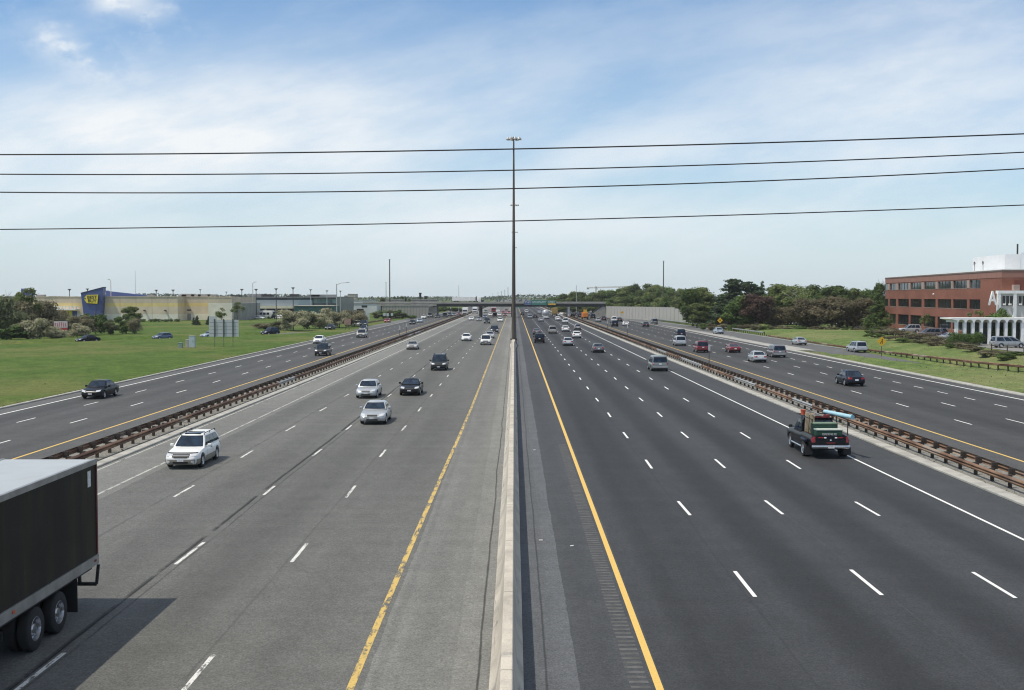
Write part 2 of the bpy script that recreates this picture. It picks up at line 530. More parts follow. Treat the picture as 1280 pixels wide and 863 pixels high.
def kerb(x0, x1, h, y0=-30.0, y1=1500.0, mat=None, name='kerb', bev=0.03):
    b = MB()
    n = 120
    prof = [(x0, -0.04), (x0, h - bev), (x0 + bev, h), (x1 - bev, h), (x1, h - bev), (x1, -0.04)]
    rr = random.Random(int(x0 * 10))
    vs = []
    for j in range(n + 1):
        y = y0 + (y1 - y0) * (j / n) ** 1.7
        w_ = rr.uniform(-.02, .02)
        vs += [(x + w_, y, z) for x, z in prof]
    k = len(prof)
    fs = [(j * k + i, j * k + i + 1, (j + 1) * k + i + 1, (j + 1) * k + i) for j in range(n) for i in range(k - 1)]
    b.add(vs, fs)
    return tag(b.build(name, mat or M_kerb), kind='structure')
kerb(20.6, 21.25, 0.10)
kerb(-21.2, -20.62, 0.10)
kerb(-39.05, -38.7, 0.10, y1=285.0)
kerb(43.3, 44.15, 0.10, y1=182.0)

# gore area and ramps
def strip(name, pts, halfw, mat, z=0.0, zf=None):
    vs, fs = [], []
    n = len(pts)
    for i, (x, y) in enumerate(pts):
        a = pts[max(0, i - 1)]; b = pts[min(n - 1, i + 1)]
        d = Vector((b[0] - a[0], b[1] - a[1])).normalized()
        nr = Vector((d.y, -d.x))
        hz = zf(y) if zf else z
        vs += [(x - nr.x * halfw, y - nr.y * halfw, hz), (x + nr.x * halfw, y + nr.y * halfw, hz)]
    fs = [(2 * i, 2 * i + 1, 2 * i + 3, 2 * i + 2) for i in range(n - 1)]
    return tag(link(D.objects.new(name, mesh_from(name, vs, fs, [mat]))), kind='structure')
yr = [60 + 5 * i for i in range(170)]
strip('ramp_road', [(ramp_centre(y), y) for y in yr], 4.05, M_rampa, zf=lambda y: ramp_z(y) + 0.012)
def exit_z(x, y): return .012 - .24 * (1 - sm(y, 262, 292))
vs, fs = [], []
for i, (x, y) in enumerate(EXIT_PTS):
    a = EXIT_PTS[max(0, i - 1)]; b = EXIT_PTS[min(len(EXIT_PTS) - 1, i + 1)]
    d = Vector((b[0] - a[0], b[1] - a[1])).normalized(); nr = Vector((d.y, -d.x))
    for s in (-3.2, 3.2):
        vs.append((x + nr.x * s, y + nr.y * s, exit_z(x, y)))
fs = [(2 * i, 2 * i + 1, 2 * i + 3, 2 * i + 2) for i in range(len(EXIT_PTS) - 1)]
tag(link(D.objects.new('exit_road', mesh_from('exit_road', vs, fs, [M_service]))), kind='structure')
# paved gores where ramps join
b = MB()
b.quad((-38.7, 292, 0.006), (-38.7, 520, 0.006), (-46, 520, 0.006), (-46, 292, 0.006))
tag(b.build('gore_pavement', M_outl), kind='structure')
b = MB()
b.quad((43.3, 182, 0.006), (47.5, 182, 0.006), (44.5, 520, 0.006), (43.3, 520, 0.006))
tag(b.build('gore_pavement', simple('gore_concrete', (.33, .32, .29), .85, 0, .2, .4)), kind='structure')

# --- painted markings
def paint(name, col, wear, under):
    t = NT(name); o = t.coord()
    n = t.noise(t.scaled(o, (2.2, .55, 0)), 2.0, 7, .72)
    n2 = t.noise(o, 14.0, 3, .7)
    f = t.rng(t.math('ADD', t.math('MULTIPLY', n, .75), t.math('MULTIPLY', n2, .25)), wear - .05, wear + .05)
    c = t.mix(f, under, t.mix(1.0, col, t.rng(n2, .3, .7, .9, 1.06), 'MULTIPLY'))
    return t.done(c, .6, 0, .3)
P_white = paint('white_paint', (.78, .78, .75), .30, (.05, .05, .05))
P_white_old = paint('worn_white_paint', (.66, .65, .61), .465, (.11, .11, .10))
P_white_edge = paint('faded_white_paint', (.46, .45, .41), .46, (.12, .12, .11))
P_yel = paint('yellow_paint', (.68, .45, .12), .33, (.05, .05, .05))
P_yel_old = paint('worn_yellow_paint', (.58, .405, .12), .48, (.11, .11, .10))

class Mark(MB):
    def line(self, x, wd=.15, y0=-30, y1=2500, z=.005, xf=None):
        yy = [y0 + (y1 - y0) * (i / 60) ** 2 for i in range(61)]
        for a, c in zip(yy, yy[1:]):
            xa, xc = (x, x) if xf is None else (xf(a), xf(c))
            self.quad((xa - wd / 2, a, z), (xa + wd / 2, a, z), (xc + wd / 2, c, z), (xc - wd / 2, c, z))
        return self
    def dash(self, x, phase, wd=.12, ln=3.05, per=12.19, y1=900, z=.005, jit=0.0, seed=1):
        rr = random.Random(seed)
        y = phase - 8 * per
        while y < y1:
            if y > -20:
                a = y + rr.uniform(-jit, jit); e = y + ln - rr.uniform(0, jit)
                k = rr.uniform(-.02, .02)
                self.quad((x - wd / 2 + k, a, z), (x + wd / 2 + k, a, z), (x + wd / 2 - k, e, z), (x - wd / 2 - k, e, z))
            y += per
        return self
def markings(mk, mat): return tag(mk.build('road_markings', mat, recalc=False), kind='structure')
markings(Mark().dash(6.80, 32.3).dash(10.44, 32.5).dash(14.10, 32.2).line(17.76, .125), P_white)
markings(Mark().line(3.14, .17), P_yel)
markings(Mark().dash(-7.12, 24.2, jit=.25, seed=3).dash(-10.72, 24.3, jit=.4, seed=4).dash(-14.40, 24.1, jit=.5, seed=5), P_white_old)
markings(Mark().line(-17.86, .13), P_white_edge)
def yel_left(y): return -3.27 - .28 * (1 - sm(y, 25, 95))
markings(Mark().line(0, .17, xf=yel_left), P_yel_old)
markings(Mark().line(-20.35, .10), P_white_edge)
markings(Mark().dash(-29.75, 77.0, seed=6).dash(-33.5, 77.4, seed=7).line(-36.95, .17, y1=290).line(-37.05, .15, y0=290), P_white)
markings(Mark().line(-26.15, .16), P_yel)
markings(Mark().dash(30.3, 76.3).dash(34.1, 76.9).dash(37.8, 76.2, per=6.1, ln=2.4).line(41.75, .2), P_white)
markings(Mark().line(26.15, .16), P_yel)
markings(Mark().line(0, .14, y0=185, y1=800, z=.02, xf=lambda y: ramp_centre(y) + 3.3).line(0, .14, y0=240, y1=520, z=.02, xf=lambda y: ramp_centre(y) - 3.5), P_white)
markings(Mark().line(0, .16, y0=300, y1=420, z=.02, xf=lambda y: -43.6 - (y - 420) * -.02), P_white)
# rumble strip milled into the shoulder
b = MB(); rr = random.Random(11)
y = 22.0
while y < 66:
    b.quad((2.52 + rr.uniform(-.02, .02), y, .003), (2.95 + rr.uniform(-.02, .02), y, .003), (2.95, y + .15, .003), (2.52, y + .15, .003))
    y += .335
tag(b.build('rumble_strip', simple('milled_groove', (.092, .090, .087), .9, 0, .3, 3.0), recalc=False), kind='structure')
# skid mark and small stains near the yellow line are in the asphalt itself; small litter on the shoulder
LIT = simple('litter_paper', (.7, .7, .68), .8, 0, .1)
for i, (px, py) in enumerate(((676, 676), (668, 563), (715, 683))):
    p = at(px, py)
    m = MB(); m.rbox(-.07, .07, -.03, .03, 0, .03, .01)
    o = m.build('paper_scrap', LIT); o.location = p; o.rotation_euler.z = .3 * i
    tag(o, ['crumpled pale scrap on the grey strip right of the barrier, closest to the camera', 'tiny pale scrap beside the concrete barrier far up the grey strip', 'small scrap of paper on the dark shoulder left of the rumble strip'][i], 'litter')
# ------------------------------------------------------------------ vehicles
def paintmat(name, col, metal=0.25, rough=0.32, coat=0.45):
    dark = max(col) < .06
    if dark: coat = .14
    t = NT(name); o = t.coord()
    n = t.noise(o, 2.2, 5, .6)
    z = t.sep(o)[2]
    dust = t.math('MULTIPLY', t.rng(z, .75, .15), t.rng(n, .3, .7, .08, .32))      # road film low on the sills
    c = t.mix(dust, t.mix(1.0, col, t.rng(n, .3, .7, .94, 1.05), 'MULTIPLY'), (.11, .105, .10))
    t.bsdf.inputs['Coat Weight'].default_value = coat
    t.bsdf.inputs['Coat Roughness'].default_value = .08
    r = t.math('ADD', rough, t.math('MULTIPLY', dust, .5))
    return t.done(c, r, metal, .15 if dark else .4)
PAINT = {k: paintmat(k + '_car_paint', *v) for k, v in {
    'white': ((.78, .78, .76), 0.0), 'silver': ((.52, .535, .545), .55), 'dull_silver': ((.36, .37, .375), .5), 'beige': ((.47, .45, .40), .45),
    'black': ((.0045, .005, .006), 0.0), 'navy': ((.009, .013, .026), .1), 'grey': ((.16, .165, .17), .5), 'charcoal': ((.022, .024, .026), .3),
    'red': ((.33, .018, .022), .1), 'maroon': ((.17, .016, .022), .25), 'pale_blue': ((.40, .49, .56), .5), 'steel_blue': ((.11, .15, .22), .5),
    'orange': ((.75, .22, .02), 0.0), 'yellow': ((.68, .38, .03), 0.0), 'champagne': ((.40, .36, .32), .5), 'sage': ((.20, .22, .215), .45), 'pewter': ((.22, .205, .21), .55)}.items()}
def glassmat(name, col):
    t = NT(name); o = t.coord()
    n = t.noise(o, 1.8, 3, .5)
    return t.done(t.mix(t.rng(n, .4, .65), col, tuple(v * 2.2 + .006 for v in col)), .06, 0, .38)
M_glass = glassmat('car_glass', (.006, .014, .027))
M_tyre = simple('tyre_rubber', (.018, .018, .018), .85, 0, .2, 6)
M_rim = simple('alloy_rim', (.55, .55, .56), .35, .8, .1, 5)
M_rimdark = simple('rim_gap', (.03, .03, .03), .7, 0, 0)
M_lamp = simple('headlight_lens', (.66, .67, .68), .12, .25, .08, 9, .6)
M_tail = simple('taillight_lens', (.22, .008, .010), .2, 0, .15, 8, .6)
M_black = simple('black_trim', (.018, .018, .019), .6, 0, .1)
M_chrome = simple('chrome_trim', (.62, .62, .63), .2, .9, .05)
M_plate = simple('licence_plate', (.62, .62, .62), .5, 0, .25, 12)
M_clad = simple('tan_cladding', (.27, .245, .20), .6, .2, .1)
M_clad2 = simple('silver_cladding', (.42, .41, .39), .5, .3, .1)

def pl(keys, v):
    if v <= keys[0][0]: return keys[0][1]
    for (a, x), (b, y) in zip(keys, keys[1:]):
        if v <= b:
            t = (v - a) / (b - a)
            return x + (y - x) * t
    return keys[-1][1]

SEC = [(0, 0), (.80, 0), (.94, .05), (.985, .18), (1.0, .42), (.992, .62), (.965, .80), (.90, .93), (.72, .985), (.35, 1.0), (0, 1.003)]

class Car:
    def __init__(self, L, W, top, bot, wid, cab, wheel_y, wheel_r=.33, track=None, name='sedan', bed=None):
        self.L, self.W, self.name = L, W, name
        self.parts = []             # (name, mesh, parent index or None, paint?, location)
        st = sorted(set([0, .006, .015, .03, .05, .08, .92, .95, .97, .985, .994, 1] + [.1 + .8 * i / 34 for i in range(35)]))
        vs, fs = [], []
        k = 2 * len(SEC) - 2
        for v in st:
            t_, b_, w_ = pl(top, v), pl(bot, v), pl(wid, v) * W / 2
            y = L * (v - .5)
            half = [(fx * w_, b_ + (t_ - b_) * fz) for fx, fz in SEC]
            ring = half + [(-x, z) for x, z in reversed(half[1:-1])]
            vs += [(x, y, z) for x, z in ring]
        n = len(st)
        for j in range(n - 1):
            for i in range(k):
                a, c = j * k + i, j * k + (i + 1) % k
                fs.append((a, c, c + k, a + k))
        fs.append(tuple(reversed(range(k)))); fs.append(tuple(range((n - 1) * k, n * k)))
        me = mesh_from('body', vs, fs, [PAINT['silver']])
        bm = bmesh.new(); bm.from_mesh(me)
        bmesh.ops.recalc_face_normals(bm, faces=bm.faces[:]); bm.to_mesh(me)
        self.bvh = BVHTree.FromBMesh(bm); bm.free()
        # wheel wells (and a pickup's bed) are cut out
        cut = MB()
        tr = track or W / 2
        for y in wheel_y:
            for s in (-1, 1):
                cut.tube((s * (tr - .30), y, wheel_r), (s * (tr + .3), y, wheel_r), wheel_r + .075, n=28)
        if bed: cut.box(*bed)
        co = cut.build('cutter', M_black)
        bo = link(D.objects.new('body', me))
        md = bo.modifiers.new('b', 'BOOLEAN'); md.object = co; md.operation = 'DIFFERENCE'; md.solver = 'EXACT'
        dg = bpy.context.evaluated_depsgraph_get()
        me2 = D.meshes.new_from_object(bo.evaluated_get(dg))
        me2.name = 'body'
        me2.materials.clear(); me2.materials.append(PAINT['silver'])
        for p in me2.polygons: p.material_index = 0
        D.objects.remove(bo); D.objects.remove(co)
        me2.polygons.foreach_set('use_smooth', [True] * len(me2.polygons))
        me2.set_sharp_from_angle(angle=radians(32))
        self.body_mesh = me2
        self.parts.append(['body', me2, None, True, (0, 0, 0), 0])
        if cab: self.cabin(**cab)
        self.wheels(wheel_y, wheel_r, tr)
    # -- cabin above the belt line
    def cabin(self, rb, fb, rr, fr, wb, wr, zb, zr, bowf=.14, bowr=.08, side=(), rear=True, rear_t=(.12, .9), roof_mat=None, front_t=(.10, .95)):
        def lerp(a, b, t): return a + (b - a) * t
        def prm(t):
            w = lerp(wb, wr, t) + .025 * sin(pi * t)
            z = lerp(zb, zr, t)
            yf = lerp(fb, fr, t) + .03 * sin(pi * t); yr = lerp(rb, rr, t) - .03 * sin(pi * t)
            return w, z, yf, yr
        def front(s, t):
            w, z, yf, yr = prm(t); return Vector((s * w, yf - bowf * s * s, z))
        def rearf(s, t):
            w, z, yf, yr = prm(t); return Vector((-s * w, yr + bowr * s * s, z))
        def sidef(sgn):
            def f(s, t):
                w, z, yf, yr = prm(t)
                return Vector((sgn * w, lerp(yf - bowf, yr + bowr, s), z))
            return f
        T = [i / 7 for i in range(8)]
        def ring(t):
            r = [front(s, t) for s in (1, .6, .2, -.2, -.6, -1)]
            r += [sidef(-1)(s, t) for s in (.12, .25, .5, .75, .88)]
            r += [rearf(s, t) for s in (1, .6, .2, -.2, -.6, -1)]
            r += [sidef(1)(s, t) for s in (.88, .75, .5, .25, .12)]
            return r
        vs, fs = [], []
        rings = [ring(t) for t in T]
        cx = sum((p.y for p in rings[-1])) / len(rings[-1])
        for sc, dz in ((.94, .022), (.80, .045), (.45, .062)):
            rings.append([Vector((p.x * sc, cx + (p.y - cx) * (sc * .5 + .5), zr + dz)) for p in ring(1.0)])
        k = len(rings[0])
        for r in rings: vs += r
        for j in range(len(rings) - 1):
            for i in range(k):
                a, c = j * k + i, j * k + (i + 1) % k
                fs.append((a, c, c + k, a + k))
        fs.append(tuple(range((len(rings) - 1) * k, len(rings) * k)))
        m = MB(); m.add(vs, fs)
        self.parts.append(['cabin', m.mesh('cabin', [PAINT['silver']], 38), None, True, (0, 0, 0), 0])
        def glass(name, fn, s0, s1, t0, t1, s0t=None, s1t=None, ns=8, off=.012):
            v2, f2 = [], []
            for j in range(6):
                t = lerp(t0, t1, j / 5)
                a = lerp(s0, s0t if s0t is not None else s0, j / 5); c = lerp(s1, s1t if s1t is not None else s1, j / 5)
                for i in range(ns + 1):
                    s = lerp(a, c, i / ns)
                    p = fn(s, t)
                    e = 1e-3
                    nn = (fn(s + e, t) - fn(s - e, t)).cross(fn(s, t + e) - fn(s, t - e)).normalized()
                    out = Vector((p.x, p.y - (rb + fb) / 2, .15))
                    if nn.dot(out) < 0: nn = -nn
                    v2.append(p + nn * off)
            for j in range(5):
                for i in range(ns):
                    a = j * (ns + 1) + i
                    f2.append((a, a + 1, a + ns + 2, a + ns + 1))
            mm = MB(); mm.add(v2, f2)
            self.parts.append([name, mm.mesh(name, [M_glass], 60), None, False, (0, 0, 0), 0])
        glass('windshield', front, -.90, .90, front_t[0], front_t[1], -.92, .92)
        if rear: glass('rear_window', rearf, -.88, .88, rear_t[0], rear_t[1])
        for sgn in (-1, 1):
            for (a, c, at_, ct) in side:
                glass('side_window', sidef(sgn), a, c, .14, .88, at_, ct)
    def wheels(self, ys_, r, tr):
        prof = [(r * .62, -.10), (r * .90, -.105), (r * .985, -.085), (r, -.05), (r, .05), (r * .985, .085), (r * .90, .105), (r * .62, .10)]
        m = MB(); m.lathe(prof, 'x', 28); tyre = m.mesh('tyre', [M_tyre], 40)
        m = MB()
        rp = [(r * .64, .085), (r * .60, .105), (r * .50, .075), (r * .22, .085), (r * .16, .10), (0.005, .10)]
        m.lathe(rp, 'x', 30, mfun=lambda i, a: 1 if (a == 2 and i % 6 in (0, 1, 5) and i % 6 != 1 or a == 2 and i % 6 == 0) else 0)
        m.lathe([(r * .64, -.085), (.005, -.06)], 'x', 20, m=1)
        rim = m.mesh('rim', [M_rim, M_rimdark], 30)
        for y in ys_:
            for s in (-1, 1):
                self.parts.append(['wheel', tyre, None, False, (s * (tr - .115), y, r), 0 if s > 0 else pi])
                self.parts.append(['rim', rim, len(self.parts) - 1, False, (0, 0, 0), 0])
    def decal(self, name, side, a0, a1, b0, b1, mat, off=.010, na=8, nb=5, slant=0.0):
        vs, idx, fs = [], {}, []
        for j in range(nb + 1):
            for i in range(na + 1):
                a = a0 + (a1 - a0) * i / na; b = b0 + (b1 - b0) * j / nb
                b += slant * (abs(a) - abs(a0)) if side in 'FB' else 0
                if side == 'F': o, d = Vector((a, 9, b)), Vector((0, -1, 0))
                elif side == 'B': o, d = Vector((a, -9, b)), Vector((0, 1, 0))
                elif side == 'L': o, d = Vector((-9, a, b)), Vector((1, 0, 0))
                elif side == 'R': o, d = Vector((9, a, b)), Vector((-1, 0, 0))
                else: o, d = Vector((a, b, 9)), Vector((0, 0, -1))
                hit = self.bvh.ray_cast(o, d)
                if hit[0] is None: continue
                nn = hit[1] if hit[1].dot(d) < 0 else -hit[1]
                idx[(i, j)] = len(vs); vs.append(hit[0] - d * off * .5 + nn * off)
        for j in range(nb):
            for i in range(na):
                q = [(i, j), (i + 1, j), (i + 1, j + 1), (i, j + 1)]
                if all(p in idx for p in q): fs.append(tuple(idx[p] for p in q))
        if fs:
            m = MB(); m.add(vs, fs)
            self.parts.append([name, m.mesh(name, [mat], 50), None, mat is None, (0, 0, 0), 0])
    def shape(self, name, mb, mats, paint=False, smooth=40):
        self.parts.append([name, mb.mesh(name, mats if isinstance(mats, list) else [mats], smooth), None, paint, (0, 0, 0), 0])
    def mirrors(self, x, y, z, paint=True):
        for s in (-1, 1):
            m = MB(); m.rbox(s * x - .10, s * x + .10, y - .07, y + .07, z - .07, z + .08, .04); m.tube((s * (x - .22), y, z - .04), (s * x, y, z - .03), .025)
            self.shape('mirror', m, [PAINT['silver'] if paint else M_black], paint)
    def merged(self):
        """one mesh for cars only a few pixels wide"""
        mats, vs, fs, mi = [], [], [], []
        for nm, me, par, pt, loc, rz in self.parts:
            L_, R_ = Vector(loc), rz
            if par is not None:
                L_ = Vector(self.parts[par][4]) + Matrix.Rotation(self.parts[par][5], 3, 'Z') @ L_; R_ += self.parts[par][5]
            M = Matrix.Translation(L_) @ Matrix.Rotation(R_, 4, 'Z')
            b0 = len(vs)
            vs += [M @ v.co for v in me.vertices]
            for p in me.polygons:
                mt = 'PAINT' if pt else me.materials[p.material_index].name
                if mt not in mats: mats.append(mt)
                fs.append(tuple(b0 + i for i in p.vertices)); mi.append(mats.index(mt))
        me = mesh_from(self.name, vs, fs, [PAINT['silver'] if x == 'PAINT' else D.materials[x] for x in mats], mi, 35)
        return me
    def spawn(self, loc, rz, paint, label, cat, group=None, far=False):
        if far:
            if not hasattr(self, 'mm'): self.mm = self.merged()
            o = link(D.objects.new(self.name, self.mm))
            o.material_slots[0].link = 'OBJECT'; o.material_slots[0].material = PAINT[paint]
            o.location = loc; o.rotation_euler.z = rz
            return tag(o, label, cat, group)
        root = empty(self.name, loc, rz, label, cat, group)
        objs = []
        for nm, me, par, pt, l, r in self.parts:
            o = link(D.objects.new(nm, me), objs[par] if par is not None else root)
            o.location = l; o.rotation_euler.z = r
            if pt:
                o.material_slots[0].link = 'OBJECT'; o.material_slots[0].material = PAINT[paint]
            objs.append(o)
        return root

def finish(c, hl, tl, grille, plate_z, front_plate=True, door=None, hl_mat=None, bump=True):
    x0, x1, z0, z1 = hl
    for s in (-1, 1):
        c.decal('headlight', 'F', s * x0, s * x1, z0, z1, hl_mat or M_lamp, .012, slant=.10)
    x0, x1, z0, z1 = tl
    for s in (-1, 1):
        c.decal('taillight', 'B', s * x0, s * x1, z0, z1, M_tail, .012)
    gx, z0, z1 = grille
    c.decal('grille', 'F', -gx, gx, z0, z1, M_black, .008)
    c.decal('air_intake', 'F', -gx * 1.1, gx * 1.1, .30, .39, M_black, .008, nb=2)
    if front_plate: c.decal('licence_plate', 'F', -.16, .16, .40, .52, M_plate, .022, 3, 3)
    c.decal('licence_plate', 'B', -.16, .16, plate_z - .07, plate_z + .07, M_plate, .022, 3, 3)
    if bump: c.decal('bumper_trim', 'B', -.70, .70, .26, .36, M_black, .010, 10, 2)
    for y in (door or ()):
        for sd in 'LR':
            c.decal('door_seam', sd, y - .006, y + .006, .34, .92, M_black, .004, 1, 8)

def sedan_type(name, L, W, zr, roofr=(-.95, .45), belt=(-1.65, 1.02), deck=.98, hood=.90, r=.325, cabzb=.90, hl=(.44, .76, .60, .72), sidew=None):
    top = [(0, .58), (.006, .70), (.015, .82), (.04, deck - .04), (.10, deck), (.20, deck + .005), (.34, .97), (.60, .955), (.70, hood + .03), (.82, hood - .05), (.92, hood - .14), (.97, hood - .22), (.99, hood - .29), (1, .54)]
    bot = [(0, .42), (.01, .33), (.05, .26), (.12, .20), (.88, .19), (.95, .22), (.99, .26), (1, .34)]
    wid = [(0, .78), (.01, .86), (.04, .93), (.12, .985), (.5, 1.0), (.85, .985), (.93, .93), (.97, .85), (.99, .76), (1, .66)]
    c = Car(L, W, top, bot, wid,
            dict(rb=belt[0], fb=belt[1], rr=roofr[0], fr=roofr[1], wb=W / 2 - .10, wr=W / 2 - .30, zb=cabzb, zr=zr - .06,
                 side=sidew or ((.05, .46, .12, .45), (.49, .90, .48, .84))),
            (-L * .275, L * .30), r, W / 2 - .005, name)
    finish(c, hl, (.42, .80, .68, .84), (.34, .56, .66), .62, door=(.62, -.40))
    c.decal('door_handle', 'L', -.28, -.12, .80, .83, M_black, .018, 2, 1); c.decal('door_handle', 'R', -.28, -.12, .80, .83, M_black, .018, 2, 1)
    c.mirrors(W / 2 + .07, belt[1] - .50, .98)
    return c

def tall_type(name, L, W, zr, hood=1.02, belt=(-2.2, 1.15), roofr=(-2.0, .25), r=.36, clear=.26, beltz=1.0, nose=.62, side=None, tl=(.66, .86, .86, 1.12), hl=(.46, .80, .70, .86), rails=False, bed=None, wheels=None):
    top = [(0, .70), (.004, .90), (.012, beltz), (.05, beltz + .03), (.45, beltz + .02), (.70, hood + .03), (.80, hood), (.92, hood - .08), (.97, hood - .16), (.99, hood - .28), (1, nose)]
    bot = [(0, clear + .20), (.01, clear + .13), (.06, clear + .06), (.14, clear), (.86, clear), (.95, clear + .02), (1, clear + .12)]
    wid = [(0, .86), (.008, .93), (.03, .97), (.10, .99), (.5, 1.0), (.86, .985), (.94, .93), (.975, .86), (.99, .80), (1, .74)]
    c = Car(L, W, top, bot, wid,
            dict(rb=belt[0], fb=belt[1], rr=roofr[0], fr=roofr[1], wb=W / 2 - .07, wr=W / 2 - .22, zb=beltz - .06, zr=zr - .06, bowr=.07,
                 side=side or ((.03, .30, .10, .30), (.325, .58, .325, .58), (.61, .93, .61, .93))),
            wheels or (-L * .28, L * .31), r, W / 2 - .01, name)
    finish(c, hl, tl, (.42, .66, .82), .84, door=(.72, -.35))
    c.mirrors(W / 2 + .10, belt[1] - .42, beltz + .12)
    if rails:
        for s in (-1, 1):
            m = MB()
            x = s * (W / 2 - .28)
            m.tube((x, roofr[0] + .15, zr + .03), (x, roofr[1] - .1, zr + .03), .022)
            for y in (roofr[0] + .15, (roofr[0] + roofr[1]) / 2, roofr[1] - .1): m.tube((x, y, zr - .05), (x, y, zr + .03), .02)
            c.shape('roof_rail', m, M_black)
    return c

T_SEDAN = sedan_type('sedan', 4.75, 1.80, 1.44)
T_SEDAN2 = sedan_type('sedan', 4.65, 1.76, 1.40, roofr=(-.85, .35), deck=.94, hood=.86, hl=(.46, .78, .56, .70))
T_COUPE = sedan_type('coupe', 4.70, 1.80, 1.34, roofr=(-.60, .15), belt=(-1.75, 1.0), deck=.93, hood=.83, cabzb=.86, sidew=((.06, .50, .16, .48), (.52, .82, .51, .72)))
T_SEDAN.decal('emblem_bar', 'F', -.40, .40, .615, .635, M_chrome, .016, 8, 1)
# station wagon with two-tone sides
T_WAGON = sedan_type('station_wagon', 4.75, 1.76, 1.52, roofr=(-2.02, .30), belt=(-2.28, 1.0), deck=.96, hood=.92, r=.335, cabzb=.90, hl=(.46, .78, .62, .74),
                     sidew=((.04, .34, .11, .33), (.36, .62, .36, .62), (.645, .95, .645, .93)))
for sd in 'LR':
    T_WAGON.decal('cladding', sd, -.86, .98, .24, .52, M_clad, .014, 10, 4)
    T_WAGON.decal('cladding', sd, 1.86, 2.22, .24, .50, M_clad, .014, 4, 4)
T_WAGON.decal('grille', 'F', -.42, .42, .60, .73, M_black, .018, 10, 3)
T_WAGON.decal('hood_trim', 'F', -.74, .74, .755, .785, M_black, .020, 14, 1)
T_WAGON.decal('emblem_bar', 'F', -.40, .40, .655, .675, M_chrome, .024, 8, 1)
T_WAGON.decal('bumper_cladding', 'F', -.80, .80, .26, .50, M_clad, .006, 14, 4)
T_WAGON.decal('bumper_cladding', 'B', -.80, .80, .30, .52, M_clad, .006, 14, 4)
for s in (-1, 1):
    T_WAGON.decal('fog_light', 'F', s * .52, s * .66, .34, .45, M_lamp, .022, 3, 3)
    m = MB(); x = s * .60
    m.tube((x, -1.85, 1.56), (x, .2, 1.55), .022)
    for y in (-1.85, -.85, .2): m.tube((x, y, 1.46), (x, y, 1.555), .02)
    T_WAGON.shape('roof_rail', m, M_black)
m = MB(); m.rbox(-.40, .40, -.75, .20, 1.50, 1.545, .02); T_WAGON.shape('sunroof', m, M_glass)
T_SUV = tall_type('suv', 4.75, 1.88, 1.78, rails=True)
T_SUV.decal('bumper', 'F', -.82, .82, .46, .62, M_black, .014, 14, 3)
T_VAN = tall_type('minivan', 5.0, 1.95, 1.74, hood=.98, belt=(-2.38, 1.75), roofr=(-2.22, .55), r=.33, clear=.20, beltz=.98, nose=.55, tl=(.70, .90, .80, 1.06), hl=(.48, .82, .64, .80))
T_VAN.decal('rear_bumper', 'B', -.86, .86, .38, .62, M_clad2, .016, 14, 4)
T_HATCH = sedan_type('hatchback', 4.2, 1.72, 1.46, roofr=(-1.55, .35), belt=(-1.98, 1.0), deck=.98, hood=.90, sidew=((.04, .42, .11, .42), (.45, .92, .45, .88)))

# simple far trucks ---------------------------------------------------
class Truck:
    def __init__(self, name, parts): self.name, self.parts = name, parts     # (part name, MB, mats)
    def spawn(self, loc, rz, label, cat, group=None):
        root = empty(self.name, loc, rz, label, cat, group)
        for nm, me in self.parts:
            link(D.objects.new(nm, me), root)
        return root
def truck_wheels(ys_, tr, r=.5, w=.28):
    return [('wheel', MB().lathe([(.01, -w / 2), (r * .9, -w / 2), (r, -w / 3), (r, w / 3), (r * .9, w / 2), (.01, w / 2)], 'x', 18, (s * (tr - w / 2), y, r)).mesh('wheel', [M_tyre], 40)) for y in ys_ for s in (-1, 1)]
def cab(m, y0, y1, w=2.3, z0=.55, z1=2.7):
    h = w / 2
    m.prism([(-h, z0), (h, z0), (h, z1 - .2), (h - .15, z1), (-h + .15, z1), (-h, z1 - .2)], y0, y1)
    return m
def box_truck(paint, boxmat, L=8.0, zt=3.6, name='box_truck', hw=1.22):
    h = L / 2
    a = MB(); a.rbox(-hw, hw, -h, h - 2.0, 1.0, zt, .05)
    c = cab(MB(), h - 1.9, h - .1)
    c.rbox(-1.05, 1.05, h - .2, h + .7, .55, 1.6, .12)
    g = MB(); g.box(-.98, .98, h - .11, h - .08, 1.75, 2.45)
    for s in (-1, 1): g.box(s * 1.152 - .01, s * 1.152 + .01, h - 1.3, h - .3, 1.75, 2.35)
    k = MB(); k.box(-1.0, 1.0, h + .70, h + .72, .8, 1.35)
    l_ = [MB().rbox(s * .85 - .14, s * .85 + .14, h + .70, h + .735, .95, 1.15, .02) for s in (-1, 1)]
    w_ = truck_wheels((-h + 1.6, h - .6), 1.15)
    f = MB(); f.box(-.5, .5, -h + .1, h - .5, .6, .95)
    r = [('cargo_box', a.mesh('cargo_box', [boxmat])), ('cab', c.mesh('cab', [paint], 40)), ('window', g.mesh('window', [M_glass])), ('grille', k.mesh('grille', [M_black])),
         ('chassis', f.mesh('chassis', [M_black]))] + w_
    r += [('headlight', x.mesh('headlight', [M_lamp])) for x in l_]
    t = [MB().rbox(s * 1.0 - .12, s * 1.0 + .12, -h - .02, -h + .05, .85, 1.0, .01).mesh('taillight', [M_tail]) for s in (-1, 1)]
    r += [('taillight', x) for x in t]
    return Truck(name, r)
M_boxwhite = simple('white_truck_box', (.72, .72, .70), .5, 0, .1, .8)
M_tank = simple('tanker_steel', (.50, .50, .50), .35, .5, .15, .8)
T_BOX = box_truck(PAINT['white'], M_boxwhite)
T_BOXRED = box_truck(PAINT['red'], M_boxwhite, 7.0, 3.4)
T_ORANGE = box_truck(PAINT['orange'], simple('orange_truck_body', (.62, .20, .03), .6, 0, .2, 1.5), 5.6, 2.5, 'maintenance_truck', .88)
